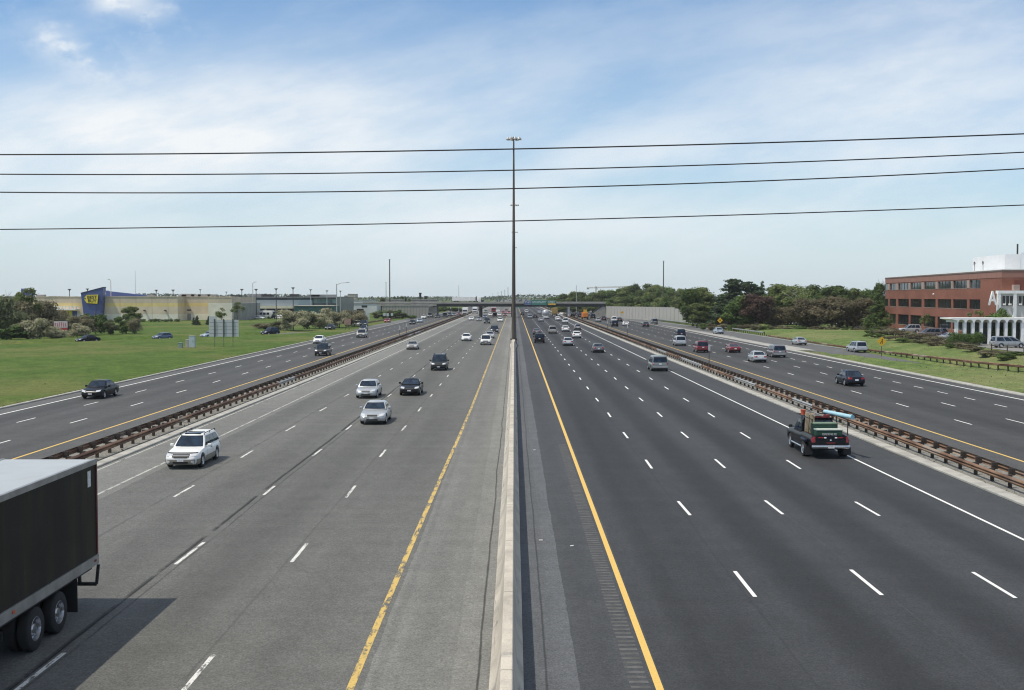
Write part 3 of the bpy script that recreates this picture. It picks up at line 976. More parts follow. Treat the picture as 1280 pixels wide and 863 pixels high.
T_ORANGE.parts.append(('arrow_board', MB().box(-.75, .55, -2.7, -2.6, 2.6, 3.7).mesh('arrow_board', [PAINT['yellow']])))
T_YELLOW = box_truck(PAINT['yellow'], simple('yellow_truck_body', (.34, .235, .07), .6, 0, .25, 1.5), 8.5, 3.5, 'dump_truck')
def tanker():
    a = MB(); a.lathe([(.02, -5.2), (.7, -5.15), (1.05, -4.9), (1.18, -4.4), (1.18, 3.2), (1.05, 3.6), (.6, 3.85), (.02, 3.9)], 'y', 28, (0, 0, 2.25))
    bnd = MB()
    for y in (-4.2, -2.0, .4, 2.8): bnd.lathe([(1.18, y - .05), (1.205, y - .04), (1.205, y + .04), (1.18, y + .05)], 'y', 28, (0, 0, 2.25))
    c = cab(MB(), 4.3, 6.3); c.rbox(-1.0, 1.0, 6.2, 7.6, .6, 1.8, .15)
    f = MB(); f.box(-1.15, 1.15, -5.3, -5.1, .45, 1.0); f.box(-.45, .45, -5.1, 7, .75, 1.1)
    w_ = truck_wheels((-4.2, -2.9, 3.9, 5.2, 6.9), 1.2)
    t = [MB().rbox(s * .95 - .12, s * .95 + .12, -5.33, -5.28, .75, .92, .01).mesh('taillight', [M_tail]) for s in (-1, 1)]
    return Truck('tanker_truck', [('tank', a.mesh('tank', [M_tank], 40)), ('tank_band', bnd.mesh('tank_band', [M_chrome], 40)), ('cab', c.mesh('cab', [PAINT['white']], 40)),
                 ('chassis', f.mesh('chassis', [M_boxwhite]))] + w_ + [('taillight', x) for x in t])
T_TANK = tanker()
# ------------------------------------------------------------------ the traffic, surveyed from the photograph
G_L = 'vehicles coming towards the bridge on the left inner carriageway'
G_R = 'vehicles driving away on the right inner carriageway'
G_OL = 'vehicles on the left outer carriageway'
G_OR = 'vehicles on the right outer carriageway'
def drive(T, paint, px, py, away, label, cat, group, far=None, dx=0.0, yaw=0.0, z=0.0):
    p = at(px, py, z)
    L = getattr(T, 'L', 8.0)
    d = Vector((-sin(yaw), cos(yaw)))
    loc = (p.x + dx + d.x * L / 2, p.y + d.y * L / 2, z)
    rz = (0 if away else pi) + yaw
    if isinstance(T, Truck): return T.spawn(loc, rz, label, cat, group)
    if far is None: far = py < 409
    return T.spawn(loc, rz, paint, label, cat, group, far)

# left inner carriageway (fronts)
for row in (
    (T_WAGON, 'white', 225.5, 587.5, 'white station wagon with tan lower cladding, roof rails and sunroof on the left-hand lane', 'car'),
    (T_SEDAN, 'silver', 457, 498.8, 'silver sedan with a slim dark grille slot, left of the black compact car', 'car'),
    (T_SEDAN2, 'silver', 465, 531.6, 'boxy silver sedan with amber-edged headlights, closest of the silver cars coming', 'car'),
    (T_COUPE, 'black', 511.5, 495.2, 'small black car with round bright headlights between silver sedan and dark SUV', 'car'),
    (T_SUV, 'charcoal', 548, 463.8, 'dark charcoal SUV with black bumper and plate in the middle lane', 'suv'),
    (T_COUPE, 'beige', 514.5, 437.5, 'low beige coupe alone in the outermost lane of the oncoming traffic', 'car'),
    (T_SEDAN, 'white', 582.5, 426.8, 'white sedan ahead of the dark SUV, alone in its lane with plain bonnet', 'car'),
    (T_SUV, 'white', 607, 431.8, 'white SUV in the fast lane by the worn yellow line', 'suv'),
    (T_SEDAN, 'silver', 612, 423.4, 'pale silver sedan tucked right behind the white SUV', 'car'),
    (T_SUV, 'navy', 618, 417, 'dark navy SUV third in line behind the white SUV', 'suv'),
    (T_SUV, 'charcoal', 608.5, 404.8, 'dark grey van-like SUV in mid road between white cars far down', 'suv'),
    (T_SEDAN, 'white', 625, 402.6, 'white sedan near the yellow line just below the red far traffic', 'car'),
    (T_HATCH, 'dull_silver', 598.5, 401.7, 'greyish silver hatchback beside the dark van-like SUV far down the road', 'car'),
    (T_SEDAN, 'white', 589, 400.8, 'white sedan nearest the rusty median rail far down the road', 'car'),
    (T_SEDAN2, 'steel_blue', 606, 398.2, 'blue-grey sedan behind the dark van-like SUV near the overpass', 'car'),
    (T_SEDAN, 'white', 613, 395.2, 'tiny white sedan under the overpass left of the red vehicles', 'car'),
    (T_SUV, 'red', 618.6, 396.6, 'red SUV in the far queue, lowest of the red vehicles by the overpass', 'suv'),
    (T_SEDAN, 'white', 624, 395.2, 'tiny white car among the red vehicles by the overpass', 'car'),
    (T_SEDAN, 'maroon', 631.5, 395.6, 'dark maroon sedan hugging the yellow line close to the overpass', 'car'),
    (T_SEDAN, 'red', 636.3, 392.6, 'bright red car farthest along the yellow line beside the light pole', 'car'),
):
    drive(*row[:4], False, row[4], row[5], G_L)
drive(T_BOXRED, None, 617, 391.8, False, 'truck with red cab under the overpass ahead of the red SUV', 'truck', G_L)
drive(T_BOX, None, 593.5, 392.6, False, 'white box truck just beyond the overpass, right of the median rail', 'truck', G_L)
for i, (px, py, c, lb) in enumerate(((629, 392.2, 'red', 'small red car seen beyond the overpass, left of the bright red car'), (622.5, 390.6, 'white', 'white car speck beyond the overpass in the middle lanes'), (607, 391.2, 'grey', 'grey car speck beyond the overpass right of the white box truck'), (633, 389.4, 'maroon', 'maroon speck of a car at the far end of the yellow line'))):
    drive(T_SEDAN, c, px, py, False, lb, 'car', G_L)

# right inner carriageway (rears)
for row in (
    (T_VAN, 'sage', 825.5, 464.6, 'silver minivan with pale lower bumper driving on the right edge line', 'minivan'),
    (T_SEDAN2, 'grey', 748.5, 441.4, 'dark grey car with a wide pale tail between lane dashes, left of the silver minivan', 'car'),
    (T_SEDAN, 'silver', 710.5, 432.8, 'silver sedan seen from behind, left of the white rounded sedan', 'car'),
    (T_SEDAN, 'white', 721.5, 423.2, 'white rounded sedan above the silver sedan, one lane to its right', 'car'),
    (T_SUV, 'black', 674.5, 429.4, 'black SUV with white plate in the fast lane by the yellow line', 'suv'),
    (T_COUPE, 'grey', 671, 418.6, 'grey sedan directly ahead of the black SUV in the fast lane', 'car'),
    (T_SUV, 'champagne', 691, 417.4, 'pinkish champagne SUV in the second lane ahead of the silver sedan', 'suv'),
    (T_SEDAN, 'white', 707.3, 415, 'bright white sedan in the third lane right of the champagne SUV', 'car'),
    (T_WAGON, 'dull_silver', 722.5, 412.5, 'silver wagon beside the edge line, right of the bright white sedan', 'car'),
    (T_SUV, 'white', 707, 404.5, 'pale boxy car close to the kerb strip before the overpass', 'suv'),
    (T_SEDAN, 'white', 697.5, 401, 'white car in the third lane just behind the tanker truck', 'car'),
    (T_COUPE, 'silver', 676.5, 402.4, 'low silver car in the second lane left of the tanker truck', 'car'),
    (T_SUV, 'silver', 662.5, 398.6, 'silver SUV in the fast lane left of the tanker, near the overpass', 'suv'),
    (T_SEDAN, 'charcoal', 669, 397.6, 'dark car beside the silver SUV in front of the tanker truck', 'car'),
    (T_SEDAN, 'black', 653, 394.6, 'black car with pale window near the fast lane end at the overpass', 'car'),
    (T_SEDAN, 'white', 702, 394.6, 'white car under the overpass between yellow truck and bridge pier', 'car'),
    (T_SUV, 'white', 658.3, 391.2, 'white speck of an SUV under the small green far sign', 'suv'),
    (T_SEDAN, 'silver', 674.5, 392.2, 'silver speck of a car beyond the overpass left of the tanker', 'car'),
):
    drive(*row[:4], True, row[4], row[5], G_R)
drive(T_TANK, None, 682, 398.8, True, 'silver tanker truck with round rear in front of the overpass', 'truck', G_R)
drive(T_YELLOW, None, 693.5, 395.2, True, 'yellow dump truck under the overpass to the right of the tanker', 'truck', G_R)

# right outer carriageway (rears)
for row in (
    (T_SEDAN, 'navy', 1071, 483.6, 'dark navy sedan alone in the outer carriageway at the right', 'car'),
    (T_SEDAN, 'silver', 951, 453.7, 'silver sedan left of the brownish grey minivan', 'car'),
    (T_VAN, 'pewter', 975, 447.5, 'brownish grey minivan right of the silver sedan', 'minivan'),
    (T_COUPE, 'maroon', 919.5, 441.4, 'low dark red sedan in the centre lane of the outer road', 'car'),
    (T_SUV, 'maroon', 879, 441.3, 'dark red SUV with silver lower body near the median rail', 'suv'),
    (T_SUV, 'silver', 851.5, 433, 'silver SUV with dark rear window, behind the red SUV in the picture', 'suv'),
    (T_SUV, 'navy', 852, 422.6, 'dark blue SUV peeping over the silver SUV roof', 'suv'),
    (T_SUV, 'black', 769, 408.7, 'black SUV in the lane by the median rail, just left of the white sedan', 'suv'),
    (T_SEDAN, 'white', 783, 407.8, 'white sedan with a thin marker post in front of it on the outer road', 'car'),
    (T_SEDAN, 'charcoal', 808, 409.2, 'dark grey sedan below the noise wall, left of the pickup-like SUV', 'car'),
    (T_SUV, 'grey', 818.8, 405.8, 'grey SUV on the edge lane right under the noise wall', 'suv'),
    (T_SUV, 'white', 768, 402.6, 'white SUV directly beyond the black SUV', 'suv'),
    (T_SEDAN, 'dull_silver', 748.5, 402.8, 'silver sedan right of the orange maintenance truck', 'car'),
    (T_SEDAN, 'charcoal', 774.8, 402.4, 'dark car right of the white SUV, below the yellow warning sign on the wall', 'car'),
    (T_SEDAN, 'black', 755, 400.7, 'black car between silver sedan and black SUV, under the wall end', 'car'),
    (T_SUV, 'black', 741.5, 398.4, 'black SUV immediately right of the orange maintenance truck', 'suv'),
    (T_SUV, 'charcoal', 725, 397.5, 'dark SUV immediately left of the orange maintenance truck', 'suv'),
    (T_SEDAN, 'black', 716, 396.4, 'black car right of the bridge pier on the outer road', 'car'),
    (T_SEDAN, 'navy', 720.5, 395.0, 'dark blue car at the pier, half hidden by the next dark vehicles', 'car'),
):
    drive(*row[:4], True, row[4], row[5], G_OR)
drive(T_ORANGE, None, 732, 399.8, True, 'orange road maintenance truck with tall board on the outer road', 'truck', G_OR)
# on the entry ramp
for T, c, px, py, lb, ct, yw in ((T_SEDAN, 'pale_blue', 900.5, 417.8, 'pale blue sedan on the entry ramp under the yellow diamond sign', 'car', .03), (T_SEDAN2, 'silver', 1003.5, 431.9, 'pale silver sedan at the grass tip of the entry ramp', 'car', .04), (T_SUV, 'silver', 1078, 441.2, 'silver SUV on the entry ramp, half behind the grass', 'suv', .10)):
    p = at(px, py, -.2); drive(T, c, px, py, True, lb, ct, 'vehicles on the entry ramp', far=False, yaw=yw, z=ramp_z(p.y + 2.4) + .02)

# left outer carriageway (fronts)
for row in (
    (T_SEDAN, 'black', 112.5, 499.6, 'black sedan alone on the left outer road by the green field', 'car'),
    (T_SEDAN, 'white', 396.5, 430, 'white sedan beyond and left of the dark sedan on the left outer road', 'car'),
    (T_SUV, 'charcoal', 400.5, 445.4, 'dark SUV with bright headlights in front of the white sedan, by the yellow line', 'suv'),
    (T_SUV, 'beige', 450.5, 422.6, 'beige SUV on the left outer road, a dark car close behind it', 'suv'),
    (T_SEDAN, 'navy', 452.8, 414, 'dark blue car hidden behind the beige SUV', 'car'),
    (T_SUV, 'white', 444.5, 408.5, 'white SUV on the exit lane beside a dark SUV', 'suv'),
    (T_SUV, 'navy', 453.5, 408.2, 'dark SUV on the exit lane right of the white SUV', 'suv'),
    (T_SEDAN, 'red', 483.5, 403.6, 'red car on the exit lane in front of the overpass wing wall', 'car'),
    (T_SEDAN, 'black', 515, 405.9, 'dark car with lit headlights, left and ahead of a silver blue one', 'car'),
    (T_SEDAN, 'pale_blue', 524, 403.7, 'silver blue car right behind the dark car with lit headlights', 'car'),
    (T_SEDAN, 'white', 529, 398.8, 'white car at the foot of the overpass abutment', 'car'),
    (T_SUV, 'dull_silver', 537, 397.1, 'silver SUV under the left end of the overpass', 'suv'),
    (T_SEDAN, 'black', 546.5, 397.7, 'black car under the left end of the overpass', 'car'),
    (T_SUV, 'white', 556, 396.7, 'white SUV with reddish front under the overpass', 'suv'),
    (T_SEDAN, 'navy', 562, 395.3, 'dark blue car under the overpass left of a grey one', 'car'),
    (T_SEDAN, 'grey', 567.5, 395.6, 'grey car under the overpass left of the white truck', 'car'),
    (T_SEDAN, 'maroon', 573.5, 394.6, 'maroon car beside the white truck under the overpass', 'car'),
):
    drive(*row[:4], False, row[4], row[5], G_OL)
drive(T_BOX, None, 581, 394.7, False, 'white truck with rounded load coming from under the overpass', 'truck', G_OL)
# on the exit road behind the field
def on_exit(T, paint, px, label, cat, wantY):
    best = min(EXIT_PTS, key=lambda q: abs(640 + F * (q[0] * cos(YAW) + q[1] * sin(YAW)) / (q[1] * cos(YAW)) - px))
    i = EXIT_PTS.index(best); a = EXIT_PTS[max(0, i - 1)]; b = EXIT_PTS[min(len(EXIT_PTS) - 1, i + 1)]
    d = Vector((a[0] - b[0], a[1] - b[1]))
    T.spawn((best[0], best[1], exit_z(*best)), atan2(-d.x, d.y), PAINT and paint, label, cat, 'cars on the exit road behind the field')
on_exit(T_SEDAN, 'black', 103, 'black sedan half sunk behind the field, in front of the bushes', 'car', 216)
on_exit(T_HATCH, 'steel_blue', 208.5, 'blue-grey hatchback behind the field left of the utility cabinets', 'car', 232)
on_exit(T_SEDAN, 'pale_blue', 259, 'pale blue car mostly hidden by the grey sign backs', 'car', 244)
on_exit(T_SUV, 'navy', 336.5, 'dark blue SUV on the exit road right of the grey sign backs', 'suv', 255)
on_exit(T_SEDAN, 'charcoal', 413, 'dark sedan on the exit road before the silvery bushes', 'car', 295)

# --- pickup with its load
top = [(0, .75), (.004, 1.05), (.012, 1.22), (.03, 1.25), (.40, 1.26), (.42, 1.20), (.64, 1.16), (.68, 1.18), (.80, 1.16), (.92, 1.10), (.975, 1.02), (.99, .90), (1, .70)]
bot = [(0, .60), (.01, .52), (.06, .44), (.9, .38), (.97, .40), (1, .52)]
wid = [(0, .94), (.01, .975), (.05, 1.0), (.86, 1.0), (.95, .95), (.985, .88), (1, .80)]
T_PICK = Car(5.9, 2.0, top, bot, wid, dict(rb=-.42, fb=1.35, rr=-.36, fr=.62, wb=.92, wr=.76, zb=1.10, zr=1.88, bowr=.03, side=((.05, .50, .13, .50), (.55, .92, .55, .92)), rear_t=(.2, .85)),
             (-1.75, 1.85), .40, 1.0, 'pickup_truck', bed=(-.80, .80, -2.84, -.50, .82, 2.0))
finish(T_PICK, (.60, .92, .80, 1.0), (.80, .97, .86, 1.16), (.55, .72, .98), .62, front_plate=True, door=(1.0, .1), bump=False)
m = MB(); m.rbox(-1.0, 1.0, -3.10, -2.93, .56, .74, .05); T_PICK.shape('rear_bumper', m, M_chrome)
m = MB(); m.box(-.16, .16, -3.125, -3.10, .58, .72); T_PICK.shape('licence_plate', m, M_plate)
for s in (-1, 1):
    m = MB(); m.rbox(s * 1.06 - .13, s * 1.06 + .13, -2.30, -1.20, .80, .98, .08); T_PICK.shape('fender', m, PAINT['black'], True)
    m = MB(); m.box(s * 1.0 - .20, s * 1.0 + .20, -2.46, -2.43, .16, .60); T_PICK.shape('mud_flap', m, M_black)
    m = MB(); m.tube((s * 1.02, -1.15, .42), (s * 1.02, 1.2, .42), .06); T_PICK.shape('step_bar', m, M_chrome)
    for nm_ in ('tyre',):
        wy = [q for q in T_PICK.parts if q[0] == 'wheel'][0 if s < 0 else 1]; rm = [q for q in T_PICK.parts if q[0] == 'rim'][0]
        T_PICK.parts.append(['wheel', wy[1], None, False, (s * 1.07, -1.75, .40), 0 if s > 0 else pi]); T_PICK.parts.append(['rim', rm[1], len(T_PICK.parts) - 1, False, (0, 0, 0), 0])
    T_PICK.decal('tail_lamp', 'B', s * .36, s * .66, 1.09, 1.13, M_tail, .014, 4, 1)
    T_PICK.decal('reflector', 'B', s * .22, s * .34, 1.08, 1.14, M_lamp, .014, 2, 1)
T_PICK.decal('tailgate_lettering', 'B', -.22, .22, .82, .86, M_tail, .014, 4, 1)
T_PICK.decal('emblem', 'B', -.04, .04, .95, 1.02, M_chrome, .014, 2, 2)
T_PICK.mirrors(1.17, .95, 1.32, False)
m = MB()
for s in (-1, 1):
    for y in (-2.75, -.62): m.tube((s * .93, y, 1.22), (s * .93, y, 2.05), .028)
    m.tube((s * .93, -2.85, 2.05), (s * .93, .55, 2.05), .028)
for y in (-.62, .3): m.tube((-.93, y, 2.05), (.93, y, 2.05), .028)
T_PICK.shape('ladder_rack', m, M_black)
pk_at = at(1038, 574.2)
PK = Vector((pk_at.x + .02, pk_at.y + 3.0, 0))
pickup = T_PICK.spawn(PK, 0.0, 'navy', 'dark pickup truck with ladder rack and loaded bed in the right lane', 'pickup truck', G_R)
pickup.children[0].material_slots[0].material = pickup.children[1].material_slots[0].material = PAINT['black']
M_crate = simple('green_jobsite_steel', (.015, .060, .036), .55, 0, .2, 3)
M_lid = simple('pale_green_lid', (.15, .21, .15), .55, 0, .2, 3)
M_board = simple('plywood_board', (.48, .37, .24), .8, 0, .2, 3)
M_pipe = simple('pale_blue_plastic', (.36, .58, .66), .5, 0, .1, 2)
M_orange = simple('orange_plastic', (.62, .11, .04), .6, 0, .12, 3)
def rel(o, x, y, z): o.location = PK + Vector((x, y, z)); return o
def chest(label, x, y, z, w, d, h, lid):
    r = rel(empty('tool_chest', label=label, cat='tool chest', group='green tool chests in the pickup bed'), x, y, z)
    MB().rbox(-w / 2, w / 2, -d / 2, d / 2, 0, h, .02).build('case', M_crate, r)
    MB().rbox(-w / 2 - .02, w / 2 + .02, -d / 2 - .02, d / 2 + .02, h + .002, h + .07, .02).build('lid', lid, r)
    return r
c1 = chest('green tool chest with white lettering at the tailgate of the pickup', -.02, -2.50, .825, 1.36, .50, .64, simple('white_lid_edge', (.48, .52, .46), .5, 0, .1))
text_obj('lettering', 'GREENLEE', .17, PAINT['white'], (0, -.255, .44), c1, 0, .004)
chest('green tool chest with dull lid standing higher behind the front chest', -.06, -1.85, .825, 1.3, .56, .90, M_lid)
o = rel(MB().tube((0, -1.5, 0), (0, 1.5, 0), .11, n=18).lathe([(.11, -1.52), (.125, -1.52), (.125, -1.36), (.11, -1.36)], 'y', 18).build('pipe', M_pipe, smooth=40), .80, -1.45, 2.19); o.rotation_euler.z = .22
tag(o, 'pale blue pipe lying on the right side of the pickup rack', 'pipe')
for i, (x, w, lb) in enumerate(((-.80, .20, 'tan board standing upright at the left edge of the pickup bed'), (-.53, .26, 'wider tan board standing upright behind the pickup cab'))):
    m = MB(); m.rbox(-w / 2, w / 2, -.03, .03, 0, 1.42 - .05 * i, .01)
    o = rel(m.build('board', M_board), x + .03, -.95, .83); o.rotation_euler.y = .03
    tag(o, lb, 'board', 'boards on the pickup')
m = MB(); m.lathe([(.01, 0), (.11, 0), (.14, .24), (.155, .24), (.155, .26), (.12, .26), (.09, .03), (.01, .03)], 'z', 18)
tag(rel(m.build('bucket', M_orange, smooth=40), -.84, -.50, 2.08), 'small orange bucket on the left corner of the pickup rack', 'bucket')
m = MB()
for x in (-.20, .20): m.rbox(x - .03, x + .03, -1.3, 1.3, -.03, .03, .01)
for k in range(9): m.box(-.20, .20, -1.15 + k * .28, -1.11 + k * .28, -.02, .02)
tag(rel(m.build('ladder', simple('grey_ladder', (.30, .28, .26), .6, .3, .15)), -.25, -.25, 2.115), 'grey ladder lying on top of the pickup rack', 'ladder')
m = MB(); m.rbox(-.5, .5, -.10, .10, 0, .16, .02)
tag(rel(m.build('toolbox', simple('dark_red_box', (.20, .03, .03), .5, 0, .15)), .05, -.62, 1.92), 'dark red box strapped under the front of the pickup rack', 'box')

# --- lorry trailer at the left
t = NT('dark_brown_trailer_side'); o_ = t.coord()
n1 = t.noise(t.scaled(o_, (1, 1.6, .12)), 1.0, 6, .65); n2 = t.noise(o_, .6, 5, .6); n3 = t.noise(t.scaled(o_, (1, 5.0, .55)), 1.3, 4, .75)
Y_ = t.sep(o_)[1]; Z_ = t.sep(o_)[2]
c_ = t.mix(t.math('MULTIPLY', t.rng(n1, .45, .72), .7), (.016, .014, .012), (.040, .034, .017))
c_ = t.mix(t.math('MULTIPLY', t.math('MULTIPLY', t.rng(n3, .66, .72), t.rng(Z_, 2.6, 2.1)), t.math('MULTIPLY', t.rng(Z_, 1.6, 1.9), .8)), c_, (.16, .15, .14))
seam = t.rng(t.math('ABSOLUTE', t.math('SUBTRACT', t.math('FRACT', t.math('DIVIDE', Y_, 1.22)), .5)), .485, .5)
c_ = t.mix(t.math('MULTIPLY', seam, .25), c_, (.006, .006, .006))
riv = t.math('MULTIPLY', t.rng(t.math('ABSOLUTE', t.math('SUBTRACT', t.math('FRACT', t.math('DIVIDE', Y_, .61)), .5)), .04, .02), t.rng(t.math('ABSOLUTE', t.math('SUBTRACT', t.math('FRACT', t.math('DIVIDE', Z_, .14)), .5)), .2, .1))
c_ = t.mix(t.math('MULTIPLY', riv, .10), c_, (.09, .085, .08))
M_trside = t.done(t.mix(1.0, c_, t.rng(n2, .3, .7, .8, 1.25), 'MULTIPLY'), .65, 0, .2)
M_trroof = streaked('trailer_roof', (.40, .43, .45), (.28, .29, .28), .5, .5, .25, 1.2)
M_alu = simple('aluminium_rail', (.30, .30, .30), .45, .6, .2, 1.5)
M_red = simple('dark_red_edge', (.10, .02, .02), .6, 0, .2, 3)
tl = empty('semi_trailer', (-12.72, 31.40, 0), 0.0, 'long dark semi-trailer with pale roof in the foreground lane', 'trailer')
Lt = 16.1
m = MB(); m.box(-1.27, 1.27, -Lt, 0, 1.30, 4.0); m.build('cargo_box', M_trside, tl)
m = MB(); m.box(-1.22, 1.22, -Lt, -.05, 4.002, 4.03); m.build('roof', M_trroof, tl)
for s in (-1, 1):
    m = MB(); m.box(s * 1.255 - .045, s * 1.255 + .045, -Lt, .02, 3.90, 4.045); m.build('top_rail', M_alu, tl)
    m = MB(); m.box(s * 1.265 - .05, s * 1.265 + .05, -Lt, .02, 1.16, 1.42)
    m.build('bottom_rail', M_alu, tl)
    m = MB(); m.box(s * 1.262 - .035, s * 1.262 + .035, -.05, .035, 1.43, 3.89); m.build('corner_post', M_red, tl)
for y in (-.25, -5.4, -10.6):
    MB().rbox(1.316, 1.335, y - .07, y + .07, 1.26, 1.33, .008).build('marker_light', M_tail if y > -1 else D.materials['orange_plastic'], tl)
m = MB(); m.box(1.272, 1.276, -.62, -.40, 3.35, 3.78); m.build('notice_plate', M_plate, tl)
m = MB(); m.box(-1.2, 1.2, -Lt + .1, -.2, 1.05, 1.155); m.box(-.55, .55, -6.0, -1.4, .75, 1.04); m.build('underframe', M_black, tl)
m = MB()
for s in (-1, 1): m.tube((s * .75, .02, 1.2), (s * .75, .10, .56), .05)
m.tube((-1.2, .12, .56), (1.2, .12, .56), .055, n=12)
m.tube((1.2, .12, .56), (1.26, .12, 1.1), .045); m.tube((-1.2, .12, .56), (-1.26, .12, 1.1), .045)
m.build('underride_guard', M_black, tl)
for s in (-1, 1):
    m = MB(); m.box(s * .98 - .31, s * .98 + .31, -1.52, -1.49, .22, 1.10); m.build('mud_flap', M_black, tl)
r = .52
ty = MB().lathe([(r * .55, -.13), (r * .9, -.14), (r * .98, -.115), (r, -.09), (r, .09), (r * .98, .115), (r * .9, .14), (r * .55, .13)], 'x', 32).mesh('tyre', [M_tyre], 40)
M_wheelalu = simple('polished_wheel', (.46, .46, .47), .25, .9, .12, 6)
rimm = MB().lathe([(r * .58, .12), (r * .55, .135), (r * .50, .02), (r * .30, -.02), (r * .28, .05), (r * .22, .10), (.01, .11)], 'x', 30)
for k in range(10):
    a = 2 * pi * k / 10; rimm.tube((-.01, .20 * cos(a), .20 * sin(a)), (.03, .20 * cos(a), .20 * sin(a)), .016, n=6, m=1)
for k in range(10):
    a = 2 * pi * (k + .5) / 10; rimm.tube((-.012, .235 * cos(a), .235 * sin(a)), (.012, .235 * cos(a), .235 * sin(a)), .024, n=8, m=1)
rimm = rimm.mesh('rim', [M_wheelalu, M_rimdark], 35)
for y in (-4.05, -2.62):
    for s in (-1, 1):
        for k, xo in enumerate((1.13, .80)):
            wl = link(D.objects.new('wheel', ty), tl); wl.location = (s * xo, y, r); wl.rotation_euler.z = 0 if s > 0 else pi
            if k == 0: link(D.objects.new('rim', rimm), wl)
    m = MB(); m.tube((-.8, y, r), (.8, y, r), .07); m.build('axle', M_black, tl)
m = MB()
for s in (-1, 1): m.tube((s * .8, -12.2, 1.1), (s * .8, -12.2, .35), .06); m.box(s * .8 - .14, s * .8 + .14, -12.34, -12.06, .30, .35)
m.build('landing_gear', M_black, tl)
# ------------------------------------------------------------------ barrier, guard rails, masts, wires, signs
def barrier_mat():
    t = NT('barrier_concrete'); o = t.coord()
    X, Y, Z = t.sep(o)
    n1 = t.noise(t.scaled(o, (1, .8, .4)), 1.2, 6, .65); n2 = t.noise(o, .5, 5, .6); n3 = t.noise(t.scaled(o, (1, .25, 5)), 1.6, 4, .7); n4 = t.noise(o, 22, 3, .8)
    c = t.mix(t.math('MULTIPLY', t.rng(n1, .42, .7), .5), (.50, .455, .385), (.24, .22, .19))
    c = t.mix(t.math('MULTIPLY', t.rng(n3, .58, .70), t.rng(Z, .75, .35, 0, .7)), c, (.10, .095, .09))
    jt = t.rng(t.math('ABSOLUTE', t.math('SUBTRACT', t.math('FRACT', t.math('DIVIDE', t.math('ADD', Y, 20), 6.1)), .5)), .4955, .4985)
    c = t.mix(t.math('MULTIPLY', jt, .75), c, (.09, .085, .08))
    c = t.mix(1.0, c, t.rng(n2, .3, .7, .88, 1.1), 'MULTIPLY'); c = t.mix(1.0, c, t.rng(n4, .3, .7, .88, 1.12), 'MULTIPLY')
    t.bump(n1, .3, .02)
    return t.done(c, .88, 0, .25)
def barrier():
    prof = [(-.55, -.03), (-.55, .08), (-.40, .33), (-.275, 1.03), (-.25, 1.05), (-.05, 1.05), (-.03, 1.03), (.05, .33), (.20, .08), (.20, -.03)]
    ysb = [-20 + 3.05 * i for i in range(200)] + [600 + 60 * i for i in range(40)]
    vs, fs = [], []
    rr = random.Random(4)
    for j, y in enumerate(ysb):
        wide = max(0.0, 1 - abs(y - 199.5) / 11.0)
        wide = min(1.0, wide * 1.4)
        w_ = rr.uniform(-.004, .004)
        for x, z in prof:
            xx = (x + .175) * (1 + wide * (1.0 if z > .5 else .55)) - .175
            vs.append((xx + w_, y, z))
    k = len(prof)
    for j in range(len(ysb) - 1):
        for i in range(k - 1): fs.append((j * k + i, j * k + i + 1, (j + 1) * k + i + 1, (j + 1) * k + i))
    m = MB(); m.add(vs, fs)
    o = m.build('median_barrier', barrier_mat(), smooth=25)
    return tag(o, 'pale sloped concrete barrier running between the two inner carriageways', 'barrier')
barrier()

# weathering steel guard rails
t = NT('weathering_steel'); o_ = t.coord()
n1 = t.noise(t.scaled(o_, (1, .35, 1)), 1.2, 6, .65); n2 = t.noise(o_, .09, 4, .6)
c_ = t.mix(t.rng(n1, .35, .7), (.105, .055, .034), (.285, .175, .110))
c_ = t.mix(t.math('MULTIPLY', t.rng(n2, .55, .62), .65), c_, (.38, .33, .27))
M_rust = t.done(c_, .7, .25, .4)
M_galv = simple('dull_galvanised_steel', (.40, .40, .38), .5, .5, .2, 1.0)
M_wood = simple('dark_timber_post', (.050, .040, .033), .9, 0, .3, 4)
WB = [(0, .0), (.025, .015), (.08, .08), (.08, .10), (.02, .135), (.0, .155), (.02, .175), (.08, .21), (.08, .23), (.025, .295), (0, .31)]
def wrail(b, xf, z0, ys_, sgn):
    vs, fs = [], []
    k = len(WB)
    for y in ys_:
        for d, z in WB: vs.append((xf(y) + sgn * (d - .04), y, z0(y) + z))
    for j in range(len(ys_) - 1):
        for i in range(k - 1): fs.append((j * k + i, j * k + i + 1, (j + 1) * k + i + 1, (j + 1) * k + i))
    return b.add(vs, fs)
